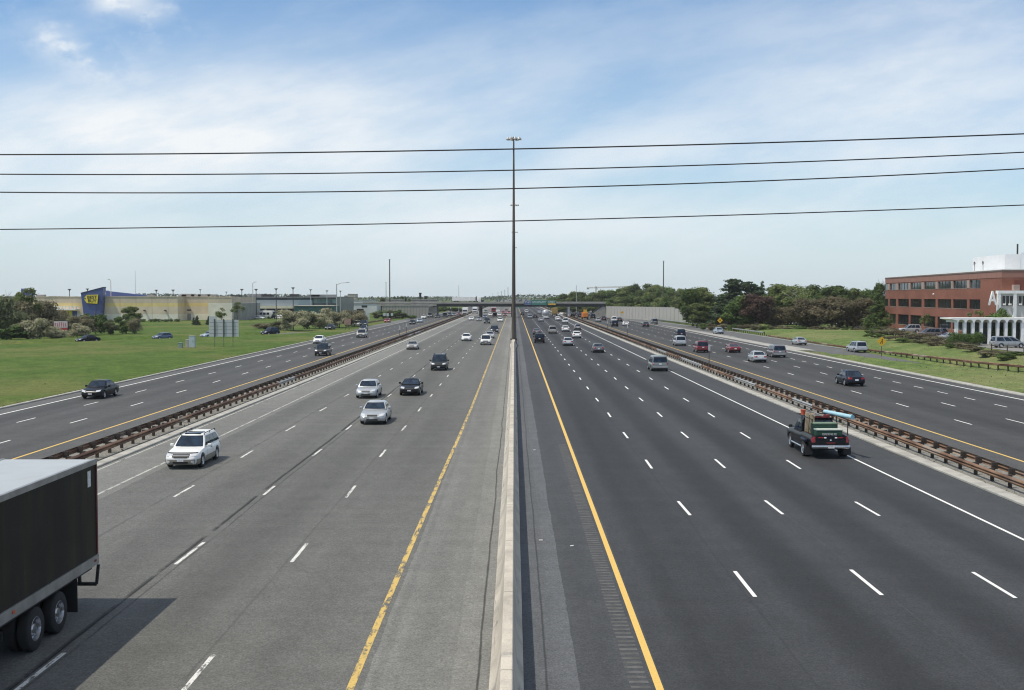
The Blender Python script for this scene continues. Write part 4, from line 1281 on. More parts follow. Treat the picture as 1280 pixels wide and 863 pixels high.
def guard_rail(xf, y0, y1, sides, label, mat, zf=lambda y: 0.0, spacing=1.905, off=.24, nposts=100, yfar=1100, top=.59, fixed=()):
    root = empty('guard_rail', (0, 0, 0), 0, label, 'guard rail')
    ys_ = [y0 + 4 * i for i in range(int((min(y1, 420) - y0) / 4) + 1)] + [v for v in range(440, int(y1), 40)]
    for s in sides:
        wrail(MB(), lambda y: xf(y) + s * off, lambda y: zf(y) + top - .31, ys_, s).build('rail', mat, root, 30)
        for a, c, s2 in fixed:
            if s2 == s: wrail(MB(), lambda y: xf(y) + s * (off + .012), lambda y: zf(y) + top - .30, [a, (a + c) / 2, c], s).build('rail_section', M_galv, root, 30)
    pm = MB(); pm.box(-.075, .075, -.055, .055, -.4, top + .01)
    for s in sides:
        a, c = sorted((s * .075, s * (off - .045)))
        pm.box(a, c, -.05, .05, top - .33, top - .003)
    pmesh = pm.mesh('post', [M_wood])
    rest = MB()
    i, y = 0, max(y0, 30)
    while y < min(y1, yfar):
        if i < nposts:
            p = link(D.objects.new('post', pmesh), root); p.location = (xf(y), y, zf(y))
        else:
            rest.box(xf(y) - .075, xf(y) + .075, y - .09, y + .09, zf(y) - .2, zf(y) + top + .02)
            for s in sides:
                a, c = sorted((s * .075, s * (off - .045))); rest.box(xf(y) + a, xf(y) + c, y - .08, y + .08, zf(y) + top - .33, zf(y) + top)
        i += 1; y += spacing
    if rest.v: tag(rest.build('post', M_wood, root), kind='stuff')
    return root
guard_rail(lambda y: -21.97, -20, 1300, (1,), 'rusty guard rail on the left median, the one facing the inner carriageway', M_rust, fixed=((106, 114, 1), (237, 246, 1), (252, 267, 1)))
guard_rail(lambda y: -22.80, -20, 1300, (-1,), 'rusty guard rail on the left median, the one facing the outer carriageway', M_rust, fixed=((120, 128, -1),))
guard_rail(lambda y: 21.97, -20, 1300, (-1,), 'rusty guard rail on the right median beside the pickup, facing the inner lanes', M_rust, fixed=((84, 90, -1), (104, 114, -1), (134, 150, -1), (165, 176, -1)))
guard_rail(lambda y: 22.80, -20, 1300, (1,), 'rusty guard rail on the right median seen from behind, facing the outer lanes', M_rust, fixed=((97, 101, 1),))
guard_rail(lambda y: ramp_centre(y) + 5.0, 96, 251, (-1,), 'rusty guard rail along the grassy outside of the entry ramp', M_rust, lambda y: -.36)
guard_rail(lambda y: ramp_centre(y) + 4.9, 252, 520, (-1,), 'pale guard rail on the ramp before the trees and noise wall', M_galv, top=.80)
guard_rail(lambda y: -46.4 + (y - 320) * .008, 335, 505, (1,), 'dark guard rail curving along the left exit lane to the overpass', M_rust)

# high masts -----------------------------------------------------------
t = NT('weathered_mast_steel'); o_ = t.coord()
n1 = t.noise(t.scaled(o_, (3, 3, .25)), 1.0, 5, .6)
M_mast = t.done(t.mix(t.rng(n1, .3, .7), (.075, .062, .052), (.135, .115, .095)), .7, .3, .4)
M_lum = simple('luminaire_grey', (.45, .45, .44), .45, .3, .1, 4)
def mast(x, y, h, label, r0=.38, r1=.12, heads=8, base=.95, group='high light masts along the median'):
    root = empty('high_mast_light', (x, y, 0), 0, label, 'light mast', group)
    MB().tube((0, 0, base), (0, 0, h * .5), r0, (r0 + r1) / 2, 14, cap=False).tube((0, 0, h * .5), (0, 0, h), (r0 + r1) / 2, r1, 14).build('pole', M_mast, root, 40)
    b = MB(); b.lathe([(.01, base - .02), (r0 * 1.65, base - .02), (r0 * 1.65, base + .12), (r0 * 1.05, base + .16)], 'z', 16)
    for k in range(8): a = 2 * pi * k / 8; b.box(r0 * 1.4 * cos(a) - .05, r0 * 1.4 * cos(a) + .05, r0 * 1.4 * sin(a) - .05, r0 * 1.4 * sin(a) + .05, base + .12, base + .30)
    b.build('base_flange', M_mast, root)
    ring = MB()
    n = 24
    for k in range(n):
        a, c = 2 * pi * k / n, 2 * pi * (k + 1) / n
        ring.tube((.75 * cos(a), .75 * sin(a), h - .35), (.75 * cos(c), .75 * sin(c), h - .35), .05, n=6)
    for k in range(4): a = pi * k / 2; ring.tube((0, 0, h - .1), (.75 * cos(a), .75 * sin(a), h - .35), .045, n=6)
    ring.build('head_ring', M_mast, root)
    for k in range(heads):
        a = 2 * pi * (k + .3) / heads
        m = MB()
        m.tube((.72 * cos(a), .72 * sin(a), h - .35), (.95 * cos(a), .95 * sin(a), h - .35), .05, n=8)
        m.lathe([(.03, .22), (.16, .18), (.27, -.02), (.33, -.20), (.30, -.22), (.01, -.20)], 'z', 14, (1.08 * cos(a), 1.08 * sin(a), h - .30))
        m.build('floodlight', M_lum, root, 40)
    return root
mast(-.12, 200.5, 36.0, 'tall dark light mast on the concrete barrier, nearest to the camera')
mast(.02, 345, 36.0, 'second light mast on the barrier, right behind the nearest one', .34)
mast(.12, 490, 36.0, 'third light mast on the barrier, close to the overpass', .34)
mast(.15, 645, 36.0, 'fourth light mast, beyond the overpass in line with the barrier', .32, heads=6)
for i, (px, top_) in enumerate(((635.0, 360.0), (631.0, 362.8), (626.8, 364.3), (622.5, 365.6), (616.0, 367.0))):
    Yd = 1400 + 260 * i
    x = atd(px, 371, Yd).x
    h = CAMZ + (371 - top_) * Yd / F
    r = empty('high_mast_light', (x, Yd, 0), 0, ['rightmost of the row of thin faint masts left of the big mast', 'second from the right in the row of faint far masts', 'middle one of the row of faint far masts', 'fourth from the right in the row of faint far masts', 'leftmost and shortest of the row of faint far masts'][i], 'light mast', 'far masts where the road bends')
    MB().tube((0, 0, 0), (0, 0, h), .45, .35, 8).build('pole', M_lum, r)
    MB().lathe([(.4, h - .5), (1.2, h - .4), (1.2, h)], 'z', 10).build('head_ring', M_lum, r)
for px, py, Yd, lb, rr_ in ((487, 325, 500, 'thin tall pole rising left of the overpass wing wall', .30), (829.5, 327, 520, 'thin tall pole rising out of the wooded slope at the right', .30),
                            (482.5, 354, 520, 'shorter grey pole beside the tall thin pole at the left', .2), (573.5, 358, 560, 'thin pole standing up above the truck on the overpass', .14), (720.5, 358, 540, 'faint thin pole above the right part of the overpass', .14),
                            (169, 340, 620, 'hair-thin antenna mast behind the blue and tan store', .10)):
    p = atd(px, py, Yd)
    r = empty('pole', (p.x, Yd, 0), 0, lb, 'pole')
    MB().tube((0, 0, 0), (0, 0, p.z), rr_, rr_ * .7, 10).build('shaft', M_mast if rr_ > .25 else M_lum, r)
    MB().lathe([(rr_ * .7, p.z), (rr_ * 1.2, p.z + .02), (rr_ * 1.2, p.z + .3), (.01, p.z + .4)], 'z', 10).build('cap', M_lum, r)

# power lines beside the bridge the picture was taken from
M_wire = simple('black_cable', (.012, .012, .013), .6, 0, 0)
for i, (ya, ym, yb) in enumerate(((193.5, 186.5, 167.5), (218, 213, 190.5), (240.5, 236, 211), (287, 276.5, 256.5))):
    Yw = 22.0
    a, m_, c = atd(0, ya, Yw), atd(640, ym, Yw + .0), atd(1280, yb, Yw)
    pts = []
    for k in range(-20, 61):
        s = k / 40.0
        q = a * (2 * (s - .5) * (s - 1)) + m_ * (4 * s * (1 - s)) + c * (2 * s * (s - .5))
        pts.append(q)
    m = MB()
    rad = (.0128, .0112, .0112, .0102)[i]
    vs, fs = [], []
    for q in pts:
        for k in range(8): vs.append((q.x, q.y + rad * cos(2 * pi * k / 8), q.z + rad * sin(2 * pi * k / 8)))
    for j in range(len(pts) - 1):
        for k in range(8): fs.append((j * 8 + k, j * 8 + (k + 1) % 8, (j + 1) * 8 + (k + 1) % 8, (j + 1) * 8 + k))
    m.add(vs, fs)
    tag(m.build('power_line', M_wire, smooth=60), ['black overhead cable, the topmost of the four across the sky', 'black overhead cable, second from the top of the four', 'black overhead cable, third from the top of the four', 'thin black overhead cable, lowest of the four and apart from the rest'][i], 'cable', 'overhead cables')

# signs ----------------------------------------------------------------
M_post = simple('sign_post_steel', (.10, .10, .10), .6, .4, .2)
M_sback = streaked('sign_back_aluminium', (.52, .54, .54), (.38, .39, .38), .5, .5, 1.0, .4, .4)
M_syel = simple('yellow_sign_face', (.72, .42, .02), .5, 0, .06, 4)
M_sblk = simple('black_sign_print', (.01, .01, .01), .5, 0, 0)
def diamond(p, zc, side, label, glyph):
    r = empty('warning_sign', (p.x, p.y, p.z), 0, label, 'warning sign')
    MB().box(-.04, .04, .03, .10, -.1, zc + side * .6 - p.z).build('post', M_post, r)
    h = side * .7071
    z = zc - p.z
    pf = MB(); pf.prism([(0, z - h), (h, z), (0, z + h), (-h, z)], 0, .02); pf.build('panel', M_syel, r)
    g = MB()
    if glyph == 'merge':
        g.box(.02, .11, -.006, -.002, z - .36, z + .25); g.prism([(-.04, z + .20), (.17, z + .20), (.065, z + .40)], -.006, -.002); g.prism([(-.30, z - .30), (-.20, z - .34), (.03, z + .02), (.02, z + .12)], -.006, -.002)
    elif glyph == 'curve':
        g.box(-.12, -.03, -.006, -.002, z - .34, z + .02); g.prism([(-.12, z + .02), (-.03, z - .02), (.13, z + .18), (.06, z + .25)], -.006, -.002); g.prism([(.0, z + .26), (.20, z + .10), (.22, z + .34)], -.006, -.002)
    else:
        g.box(-.16, .16, -.006, -.002, z - .05, z + .20); g.box(-.05, .05, -.006, -.002, z - .30, z - .1)
    g.build('symbol', M_sblk, r)
    return r
p = at(1102, 446); diamond(Vector((p.x, p.y, .1)), 2.15, .98, 'yellow diamond sign with dark arrow on the grass by the ramp', 'merge')
p = atd(900, 410, 285); diamond(Vector((p.x, 285, 0)), 2.6, .98, 'yellow diamond sign in front of the dark pines', 'other')
p = atd(777.5, 397, 432); diamond(Vector((p.x, 432, 0)), 2.55, .9, 'small yellow diamond sign in front of the noise wall', 'curve')
# big guide sign seen from behind
b0 = at(280, 434.5)
r = empty('guide_sign', (b0.x, b0.y, 0), 0, 'large grey sign seen from behind on four posts in the grass', 'sign')
k = b0.y / F
xx = lambda px: (px - 280) * k
zz = lambda py: CAMZ - (py - 371) * k
MB().box(xx(261.5), xx(271.2), 0, .05, zz(421), zz(395.7)).build('panel', M_sback, r)
MB().box(xx(271.5), xx(298.5), 0, .05, zz(421), zz(400)).build('panel', M_sback, r)
for px in (268.7, 280.0, 291.5):
    MB().box(xx(px) - .09, xx(px) + .09, -.16, -.01, zz(421.5), zz(399)).box(xx(px) - .035, xx(px) + .035, -.12, -.05, -.1, zz(421.6)).build('post', M_post, r)
for py in (403.5, 408, 412.5, 417): MB().box(xx(262), xx(298), -.008, -.002, zz(py) - .02, zz(py) + .02).build('stiffener', M_post, r)
# roadside panel in the bushes
p = atd(77, 427, 238)
r = empty('roadside_billboard', (p.x, 238, 0), 0, 'small red and white roadside panel in front of the left bushes', 'billboard')
k = 238 / F; xx = lambda px: (px - 77) * k; zz = lambda py: CAMZ - (py - 371) * k
MB().box(xx(67.2), xx(86), 0, .12, zz(412.8), zz(401.2)).build('frame', M_black, r)
MB().box(xx(67.6), xx(84.8), -.02, -.003, zz(409.8), zz(401.8)).build('panel', simple('billboard_white', (.62, .56, .55), .6, 0, .2, 1.5), r)
MB().box(xx(67.6), xx(84.8), -.02, -.003, zz(412.5), zz(410)).build('lower_panel', simple('billboard_red', (.38, .05, .06), .6, 0, .2, 1.5), r)
m = MB(); rr = random.Random(2)
for i in range(6): m.box(xx(68.6 + 2.6 * i), xx(70.2 + 2.6 * i), -.03, -.021, zz(408.6), zz(402.8 + rr.random()))
m.build('print', simple('billboard_pink', (.45, .20, .21), .6, 0, .3, 2), r)
MB().box(xx(79.4), xx(81.2), .02, .3, -.1, zz(412.8)).build('post', M_black, r)
# exit sign with two posts, seen from behind, and a grey one
for px, yt, ybm, ybs, hw, mat, lb, Yd in ((434, 398.5, 406.5, 413, 4.2, simple('faded_brown_sign', (.30, .19, .15), .6, 0, .25, 1), 'brownish sign on two posts where the exit road leaves', 292),
                                          (457.5, 391, 400, 407, 4.2, M_sback, 'grey sign back by the silvery bushes near the overpass', 352), (480.5, 391.5, 395, 403, 1.6, M_sback, 'leftmost of the small grey sign backs by the wing wall', 400), (484.5, 391.8, 395.6, 402.5, 1.6, M_sback, 'middle one of the small grey sign backs by the wing wall', 405), (489.8, 391.5, 395, 402, 1.4, M_sback, 'rightmost of the small grey sign backs by the wing wall', 410)):
    k = Yd / F; c = atd(px, 371, Yd)
    r = empty('road_sign', (c.x, Yd, 0), 0, lb, 'road sign')
    zz = lambda py: CAMZ - (py - 371) * k
    MB().box(-hw * k, hw * k, 0, .04, zz(ybm), zz(yt)).build('panel', mat, r)
    for s in ((-1, 1) if hw > 2 else (0,)):
        MB().box(s * hw * .5 * k - .06, s * hw * .5 * k + .06, .045, .14, -.1, zz(yt) - .1).build('post', M_post, r)
# slim marker posts on the medians
for px, ybs, yt, Xw, lb in ((886.6, 452, 431, 24.2, 'slim marker post on the right median in front of the red SUV'), (784.5, 419, 406, 24.2, 'slim marker post on the right median below the white sedan'), (759.4, 409.5, 401, 24.2, 'faint slim marker post on the right median left of the black SUV'),
                            (508, 416, 404.5, -24.3, 'taller of the two dark marker posts on the left median'), (499.6, 416, 408, -24.4, 'shorter of the two dark marker posts on the left median'), (563.3, 402, 384, -24.2, 'tall thin post on the left median below the overpass')):
    Yd = Xw * F / (px - 643)
    zt = CAMZ - (yt - 371) * Yd / F
    r = empty('marker_post', (Xw, Yd, 0), 0, lb, 'marker post')
    MB().box(-.05, .05, -.04, .04, 0, zt).build('post', M_post, r)
    MB().box(-.13, .13, -.06, -.042, zt - .75, zt).build('panel', M_sback, r)
# green signs on the overpass are built with it (next section)

# utility cabinets
M_cab = streaked('pale_cabinet_paint', (.42, .50, .52), (.25, .27, .25), .5, .5)
M_cab2 = simple('dull_green_cabinet', (.22, .30, .25), .6, 0, .15, 2)
for px0, px1, yt, ybs, mat, lb in ((236, 243.3, 420.6, 434.6, M_cab, 'tall pale blue utility cabinet in the grass, rightmost of three'), (232, 235.6, 425.2, 434.3, simple('beige_cabinet', (.42, .38, .33), .6, 0, .15, 2), 'narrow beige utility cabinet between the pale blue and the green one'), (222.5, 227.4, 429, 435.2, M_cab2, 'low dull green utility box in the grass, leftmost of three')):
    c = at((px0 + px1) / 2, ybs, .06); k = c.y / F
    w_, h_ = (px1 - px0) * k, (ybs - yt) * k
    r = empty('utility_cabinet', c, 0, lb, 'cabinet')
    MB().rbox(-w_ / 2, w_ / 2, 0, .7, .05, h_, .03).build('case', mat, r)
    MB().rbox(-w_ / 2 - .03, w_ / 2 + .03, -.03, .73, h_ + .003, h_ + .07, .02).build('cap', mat, r)
    MB().box(-w_ / 2 - .06, w_ / 2 + .06, -.06, .76, -.1, .045).build('plinth', M_kerb, r)
    MB().box(w_ * .2, w_ * .26, -.02, -.003, h_ * .45, h_ * .62).build('handle', M_black, r)
# ------------------------------------------------------------------ overpass
BY = 472.0
kB = BY / F
bx = lambda px: (px - 643) * kB
bz = lambda py: CAMZ - (py - 371) * kB
M_deckc = streaked('overpass_concrete', (.36, .34, .30), (.18, .17, .15), .85, .7, .3, .6)
M_girder = simple('dark_girder_steel', (.035, .034, .033), .7, .2, .2, .5)
M_abut = streaked('abutment_concrete', (.33, .315, .27), (.17, .16, .14), .85, .7, .35, .3)
br = empty('overpass', (0, BY, 0), 0, 'low dark road overpass crossing the whole motorway in the distance', 'overpass')
MB().box(-62, bx(757), 0, 13, 5.45, 5.75).build('deck', M_deckc, br)
for y in (-.12, 12.8): MB().box(-62, bx(757), y, y + .32, 5.76, 6.35).build('parapet', M_deckc, br)
for y in (.25, 3.3, 6.4, 9.5, 12.3): MB().box(bx(541), bx(757), y, y + .35, 4.35, 5.445).build('girder', M_girder, br)
for x, mat in ((bx(600.5), M_girder), (bx(640.5), M_girder), (bx(711), simple('light_pier', (.52, .51, .48), .8, 0, .15))):
    for y in (1.2, 6.4, 11.6): MB().tube((x, y, -.1), (x, y, 4.0), .55, n=16).build('pier', mat, br, 40)
    MB().box(x - .5, x + .5, .4, 12.6, 3.78, 4.345).build('pier_cap', mat, br)
MB().box(bx(757) - 1.5, bx(757), .3, 12.7, 0, 5.44).build('abutment', M_abut, br)
MB().prism([(bx(735), .02), (bx(757) - 1.55, .02), (bx(757) - 1.55, 4.3)], .4, 12.6).build('slope_paving', M_abut, br)
MB().box(bx(536), bx(546), .6, 12.6, -.1, 4.34).build('abutment', M_abut, br)
# wing wall with coping
w_ = empty('wing_wall', (0, BY - 1, 0), 0, 'tan concrete wing wall left of the overpass, shrubs at its foot', 'wall')
MB().box(bx(478), bx(535.5), -.5, .1, -.1, 4.75).build('wall', M_abut, w_)
MB().box(bx(472), bx(546), -.65, .3, 4.76, 5.3).build('coping', M_deckc, w_)
for i in range(15):
    px = 480 + 3.7 * i; MB().box(bx(px) - .05, bx(px) + .05, -.53, -.505, 0, 4.7).build('joint', simple('joint', (.16, .15, .13), .9, 0, .1) if i == 0 else D.materials['joint'], w_)
# on the approach: low walls and plant rooms
for px0, px1, pyt, lb, nm in ((484, 503.5, 374.8, 'pale concrete block with three joints on the overpass approach', 'concrete_wall'), (513.5, 545.5, 375, 'long grey flat-roofed building above the wing wall', 'flat_building')):
    k = 500 / F; X0, X1 = (px0 - 643) * k, (px1 - 643) * k; zt = CAMZ - (pyt - 371) * k
    r = empty(nm, ((X0 + X1) / 2, 500, 0), 0, lb, 'building'); h = (X1 - X0) / 2
    MB().box(-h, h, 0, 9, 0, zt).build('wall', simple('grey_block_' + nm, (.27, .26, .245), .8, 0, .2, .3), r)
    MB().box(-h - .1, h + .1, -.1, 9.1, zt + .003, zt + .25).build('roof', M_deckc, r)
    for i in range(4): MB().box(-h + (2 * h) * (i + .5) / 4 - .06, -h + (2 * h) * (i + .5) / 4 + .06, -.03, -.003, 5.2, zt - .05).build('joint', D.materials['joint'], r)
for px, py, w2, lb in ((525.3, 366.2, .55, 'dark chimney above the flat building by the overpass'), (531.3, 370.3, .35, 'left one of two short stacks on the flat building'), (533.5, 370.3, .35, 'right one of two short stacks on the flat building')):
    p = atd(px, py, 503)
    m = MB(); m.tube((0, 0, 0), (0, 0, p.z), w2, w2 * .9, 12); m.lathe([(w2 * .9, p.z - .5), (w2 * 1.15, p.z - .45), (w2 * 1.15, p.z), (.01, p.z)], 'z', 12)
    o = m.build('chimney', M_girder, smooth=40); o.location = (p.x, 503, 0); tag(o, lb, 'chimney')
# truck on the overpass
k = 476 / F
r = empty('articulated_truck', ((580 - 643) * k, 477.5, 5.76), 0, 'white articulated truck crossing on the overpass', 'truck')
MB().rbox(-4.9, 4.7, -1.2, 1.2, 1.0, 2.95 - .35, .05).build('cargo_box', M_boxwhite, r)
m = MB(); m.rbox(5.3, 7.0, -1.15, 1.15, .5, 2.7, .12); m.build('cab', PAINT['white'], r, 40); 
m = MB(); m.rbox(5.0, 5.4, -1.1, 1.1, .5, 2.8, .05); m.build('fairing', M_black, r)
m = MB(); m.rbox(6.8, 8.2, -1.0, 1.0, .45, 1.3, .12); m.build('bonnet', M_black, r)
for x in (-3.9, -2.7, 4.2, 5.4, 7.6):
    for s in (-1, 1): MB().lathe([(.01, -.13), (.45, -.13), (.5, -.08), (.5, .08), (.45, .13), (.01, .13)], 'y', 16, (x, s * 1.05, .5)).build('wheel', M_tyre, r, 40)
# green guide signs on the overpass face
def letters(px, py, s, size, root, y, mat): text_obj('lettering', s, size, mat, (bx(px), y, bz(py)), root, 0, .004)
M_sgreen = simple('green_sign_face', (.012, .16, .115), .5, 0, .08, 1)
M_sblue = simple('blue_sign_face', (.055, .09, .22), .5, 0, .08, 1)
M_solive = simple('olive_sign_face', (.05, .15, .09), .5, 0, .1, 1)
M_swhite = simple('white_sign_print', (.60, .68, .66), .5, 0, 0)
for px0, px1, yt, ybm, mat, lb, words_ in ((655.5, 664.2, 376, 381.4, M_sblue, 'bluish guide sign on the overpass, left end of the sign row', 3), (664.4, 684, 375.1, 381.6, M_sgreen, 'wide green guide sign in the middle of the overpass sign row', 5), (684.4, 695, 375.3, 381.6, M_solive, 'green and yellow guide sign on the overpass, right end of the sign row', 3)):
    r = empty('guide_sign', (0, BY - .6, 0), 0, lb, 'guide sign', 'guide signs on the overpass')
    MB().box(bx(px0), bx(px1), 0, .06, bz(ybm), bz(yt)).build('panel', mat, r)
    b = MB(); a_, c_ = bx(px0) + .06, bx(px1) - .06
    for z0, z1 in ((bz(ybm) + .05, bz(ybm) + .1), (bz(yt) - .1, bz(yt) - .05)): b.box(a_, c_, -.012, -.003, z0, z1)
    b.build('border', M_swhite, r)
    rr = random.Random(int(px0))
    for row in range(2):
        x = a_ + .3
        while x < c_ - .5:
            wd = rr.uniform(.15, .45); z = bz(378) - .5 * row + .25
            MB().box(x, min(x + wd, c_ - .2), -.012, -.003, z - .14, z + .14).build('print', M_swhite, r); x += wd + rr.uniform(.08, .35)
    if mat is M_solive: MB().box(bx(685), bx(694.5), -.016, -.004, bz(381.3), bz(379.6)).build('exit_panel', M_syel, r)
    m = MB()
    for x in (bx(px0) + .4, bx(px1) - .4): m.box(x - .05, x + .05, .07, .55, bz(ybm) + .1, bz(ybm) + .25)
    m.build('bracket', M_post, r)
p = atd(649, 386, 900)
r = empty('guide_sign', (p.x, 900, 0), 0, 'small green sign seen under the overpass beyond it', 'guide sign')
MB().box(-3.6, 3.2, 0, .1, CAMZ - (388 - 371) * 900 / F + 2.0, CAMZ - (385 - 371) * 900 / F + 2.4).build('panel', M_sgreen, r)
for x in (-3.5, 3.1): MB().tube((x, .2, 0), (x, .2, 2.4), .12).build('post', M_post, r)

# noise wall
M_noise = streaked('noise_wall_concrete', (.37, .36, .335), (.24, .23, .21), .85, .6, 1.2, .2)
nwp = [(at(757, 397.5).x + 1.0, 470.0), (58.2, 372.0)]
nw = empty('noise_wall', (0, 0, 0), 0, 'long grey ribbed noise wall in front of the wooded slope, stepping down at the right', 'wall')
nseg = 26
for i in range(nseg):
    a, c = i / nseg, (i + 1) / nseg
    P = Vector((nwp[0][0] + (nwp[1][0] - nwp[0][0]) * a, nwp[0][1] + (nwp[1][1] - nwp[0][1]) * a)); Q = Vector((nwp[0][0] + (nwp[1][0] - nwp[0][0]) * c, nwp[0][1] + (nwp[1][1] - nwp[0][1]) * c))
    zt = 4.55 + .35 * a
    if i >= 21: zt -= .42 * (i - 20)
    mid = (P + Q) / 2; d = (Q - P)
    m = MB(); m.obox((mid.x, mid.y, zt / 2), (d.length / 2 - .09, .10, zt / 2), atan2(d.y, d.x)); m.build('panel', M_noise, nw)
    m = MB(); m.obox((P.x, P.y, zt / 2 + .05), (.13, .16, zt / 2 + .08), atan2(d.y, d.x)); m.build('post', M_deckc, nw)

# ------------------------------------------------------------------ big box store (left)
SY = 405.0
kS = SY / F
sx = lambda px, Y=SY: (px - 643) * Y / F
sz = lambda py, Y=SY: CAMZ - (py - 371) * Y / F
def wallmat(name, col, var=.10):
    return simple(name, col, .8, 0, var, .25)
M_tan = wallmat('tan_stucco', (.68, .56, .41)); M_tan2 = wallmat('darker_tan_stucco', (.58, .48, .355)); M_ochre = wallmat('ochre_band', (.72, .56, .24)); M_cream = wallmat('pale_split_block', (.77, .71, .59))
M_blue = simple('blue_metal_panel', (.055, .085, .24), .5, .1, .10, .4)
M_logo = simple('yellow_logo_panel', (.80, .62, .04), .5, 0, .05, 1)
M_wwhite = simple('white_canopy', (.84, .84, .82), .5, 0, .08)
M_dark = simple('dark_opening', (.02, .022, .025), .3, 0, .15, .5)
M_roofg = simple('flat_roof_gravel', (.26, .255, .25), .9, 0, .2, .2)
st_ = empty('big_store', (0, SY, 0), 0, 'long tan store with ochre stripe and blue entrance tower', 'store')
def face(x0, x1, y, depth, zt, bands, root, nm='wall'):
    """walls of stacked colour bands"""
    for z0, z1, mat in bands:
        MB().box(x0, x1, y, y + depth, z0 + (.002 if z0 > 0 else -.2), z1).build(nm, mat, root)
bands = lambda zt: [(0, 2.3, M_cream), (2.3, 4.95, M_tan), (4.95, 6.2, M_ochre), (6.2, zt, M_tan2)]
face(sx(18), sx(222), 0, 45, 8.3, bands(8.3), st_)
MB().box(sx(18) - .1, sx(222) + .1, -.12, 45, 8.303, 8.55).build('roof', M_tan2, st_)
face(sx(222) + .01, sx(257), 9, 40, 8.3, bands(8.3), st_)
MB().box(sx(222) + .2, sx(257), 8.85, 49, 8.303, 8.5).build('roof', M_tan2, st_)
face(sx(257) + .02, sx(287), 3.5, 38, 8.1, [(0, 6.25, M_cream), (6.25, 8.1, M_tan2)], st_)
MB().box(sx(257) + .1, sx(287.2), 3.4, 42, 8.103, 8.3).build('roof', M_tan2, st_)
face(sx(287) + .03, sx(297), 6, 30, 6.1, [(0, 6.1, wallmat('grey_stucco', (.30, .285, .26)))], st_)
for i in range(10): MB().box(sx(30 + 20 * i) - .04, sx(30 + 20 * i) + .04, -.012, -.003, .1, 8.25).build('joint', D.materials['joint'], st_)
for px in (181, 207, 255): 
    y = 0 if px < 222 else 9
    MB().rbox(sx(px) - .3, sx(px) + .3, y - .9, y - .003, sz(389), sz(387.6), .05).build('wall_light', M_girder, st_)
MB().box(sx(224.5), sx(230), 8.9, 8.997, sz(389), sz(387.4)).build('sign', M_girder, st_)
MB().box(sx(225), sx(229.5), 8.93, 8.997, 0, 2.4).build('door', wallmat('grey_door', (.30, .29, .27)), st_)
# tower
tw = [(sx(109), 0), (sx(129.6), 0), (sx(132.8), sz(360)), (sx(105.2), sz(367.3))]
MB().prism(tw, -3.0, -.15).build('tower', M_blue, st_)
tcap = MB(); tcap.prism([(sx(105.2) - .05, sz(367.3) + .02), (sx(132.8) + .1, sz(360) + .02), (sx(132.8) + .1, sz(360) + .3), (sx(105.2) - .05, sz(367.3) + .3)], -3.1, -.1); tcap.build('tower_cap', simple('navy_cap', (.012, .017, .06), .5, 0, .05), st_)
rt = math.radians(-3)
lg = [(sx(113), sz(379.0)), (sx(126), sz(379.8)), (sx(127.2), sz(368.6)), (sx(113), sz(369)), (sx(110.4), sz(372)), (sx(110.2), sz(375))]
MB().prism(lg, -3.45, -3.02).build('logo_panel', M_logo, st_)
MB().prism([(x * 1.0 + .12, z - .15) for x, z in lg], -3.4, -3.01).build('logo_edge', M_sblk, st_)
MB().lathe([(.01, -.02), (.22, -.02), (.22, .02), (.01, .02)], 'y', 16, (sx(111.2), -3.47, sz(373.4))).build('logo_hole', M_sblk, st_)
for s_, py in (('BEST', 371.9), ('BUY', 376.4)):
    text_obj('lettering', s_, 1.45, M_sblk, (sx(119.6), -3.47, sz(py)), st_, 0, .02, 1.12, .035)
# roof wedges
MB().prism([(sx(133.5, 430), 8.5), (sx(192, 430), 8.5), (sx(190, 430), 8.75), (sx(135, 430), sz(364.2, 430)), (sx(133.5, 430), sz(363.4, 430))], 24, 27).build('roof_wedge', M_blue, st_)
MB().prism([(sx(21.6), 8.5), (sx(33), 8.5), (sx(31), sz(367.6)), (sx(22), sz(360.8))], 3, 7).build('roof_wedge', M_blue, st_)
# entrances
for x0, x1, wins in ((72, 98.5, ((74, 82, M_cream), (83.5, 89.5, M_logo), (90.5, 96, M_blue))), (41.5, 49.5, ((43, 48, M_dark),))):
    e = MB(); e.box(sx(x0), sx(x1), -3.2, -.1, sz(387.6), sz(386.6)); e.build('canopy', M_wwhite, st_)
    for i in range(7):
        xa = sx(x0) + (sx(x1) - sx(x0)) * i / 6
        MB().prism([(xa - .14, sz(386.55)), (xa + .14, sz(386.55)), (xa + .5, sz(383.4)), (xa + .22, sz(383.4))], -3.1, -2.8).build('canopy_slat', M_wwhite, st_)
    MB().box(sx(x0) - .1, sx(x1) + .4, -3.15, -2.75, sz(383.35), sz(382.8)).build('canopy_rail', M_wwhite, st_)
    for a, c, mat in wins: MB().box(sx(a), sx(c), -.12, -.003, .1, sz(389)).build('window', mat, st_)
for px, w2, h2 in ((50, 1.5, .6), (110, 1.2, .4), (188, 1.2, .5), (228, 1.5, .6), (235, 2.4, .9), (245, 1.8, .7), (255, 2.2, .8), (265, 1.6, .7)):
    y = 18
    MB().rbox(sx(px, SY + y) - w2, sx(px, SY + y) + w2, y, y + 2, 8.55, 8.6 + h2, .05).build('roof_unit', M_roofg, st_)

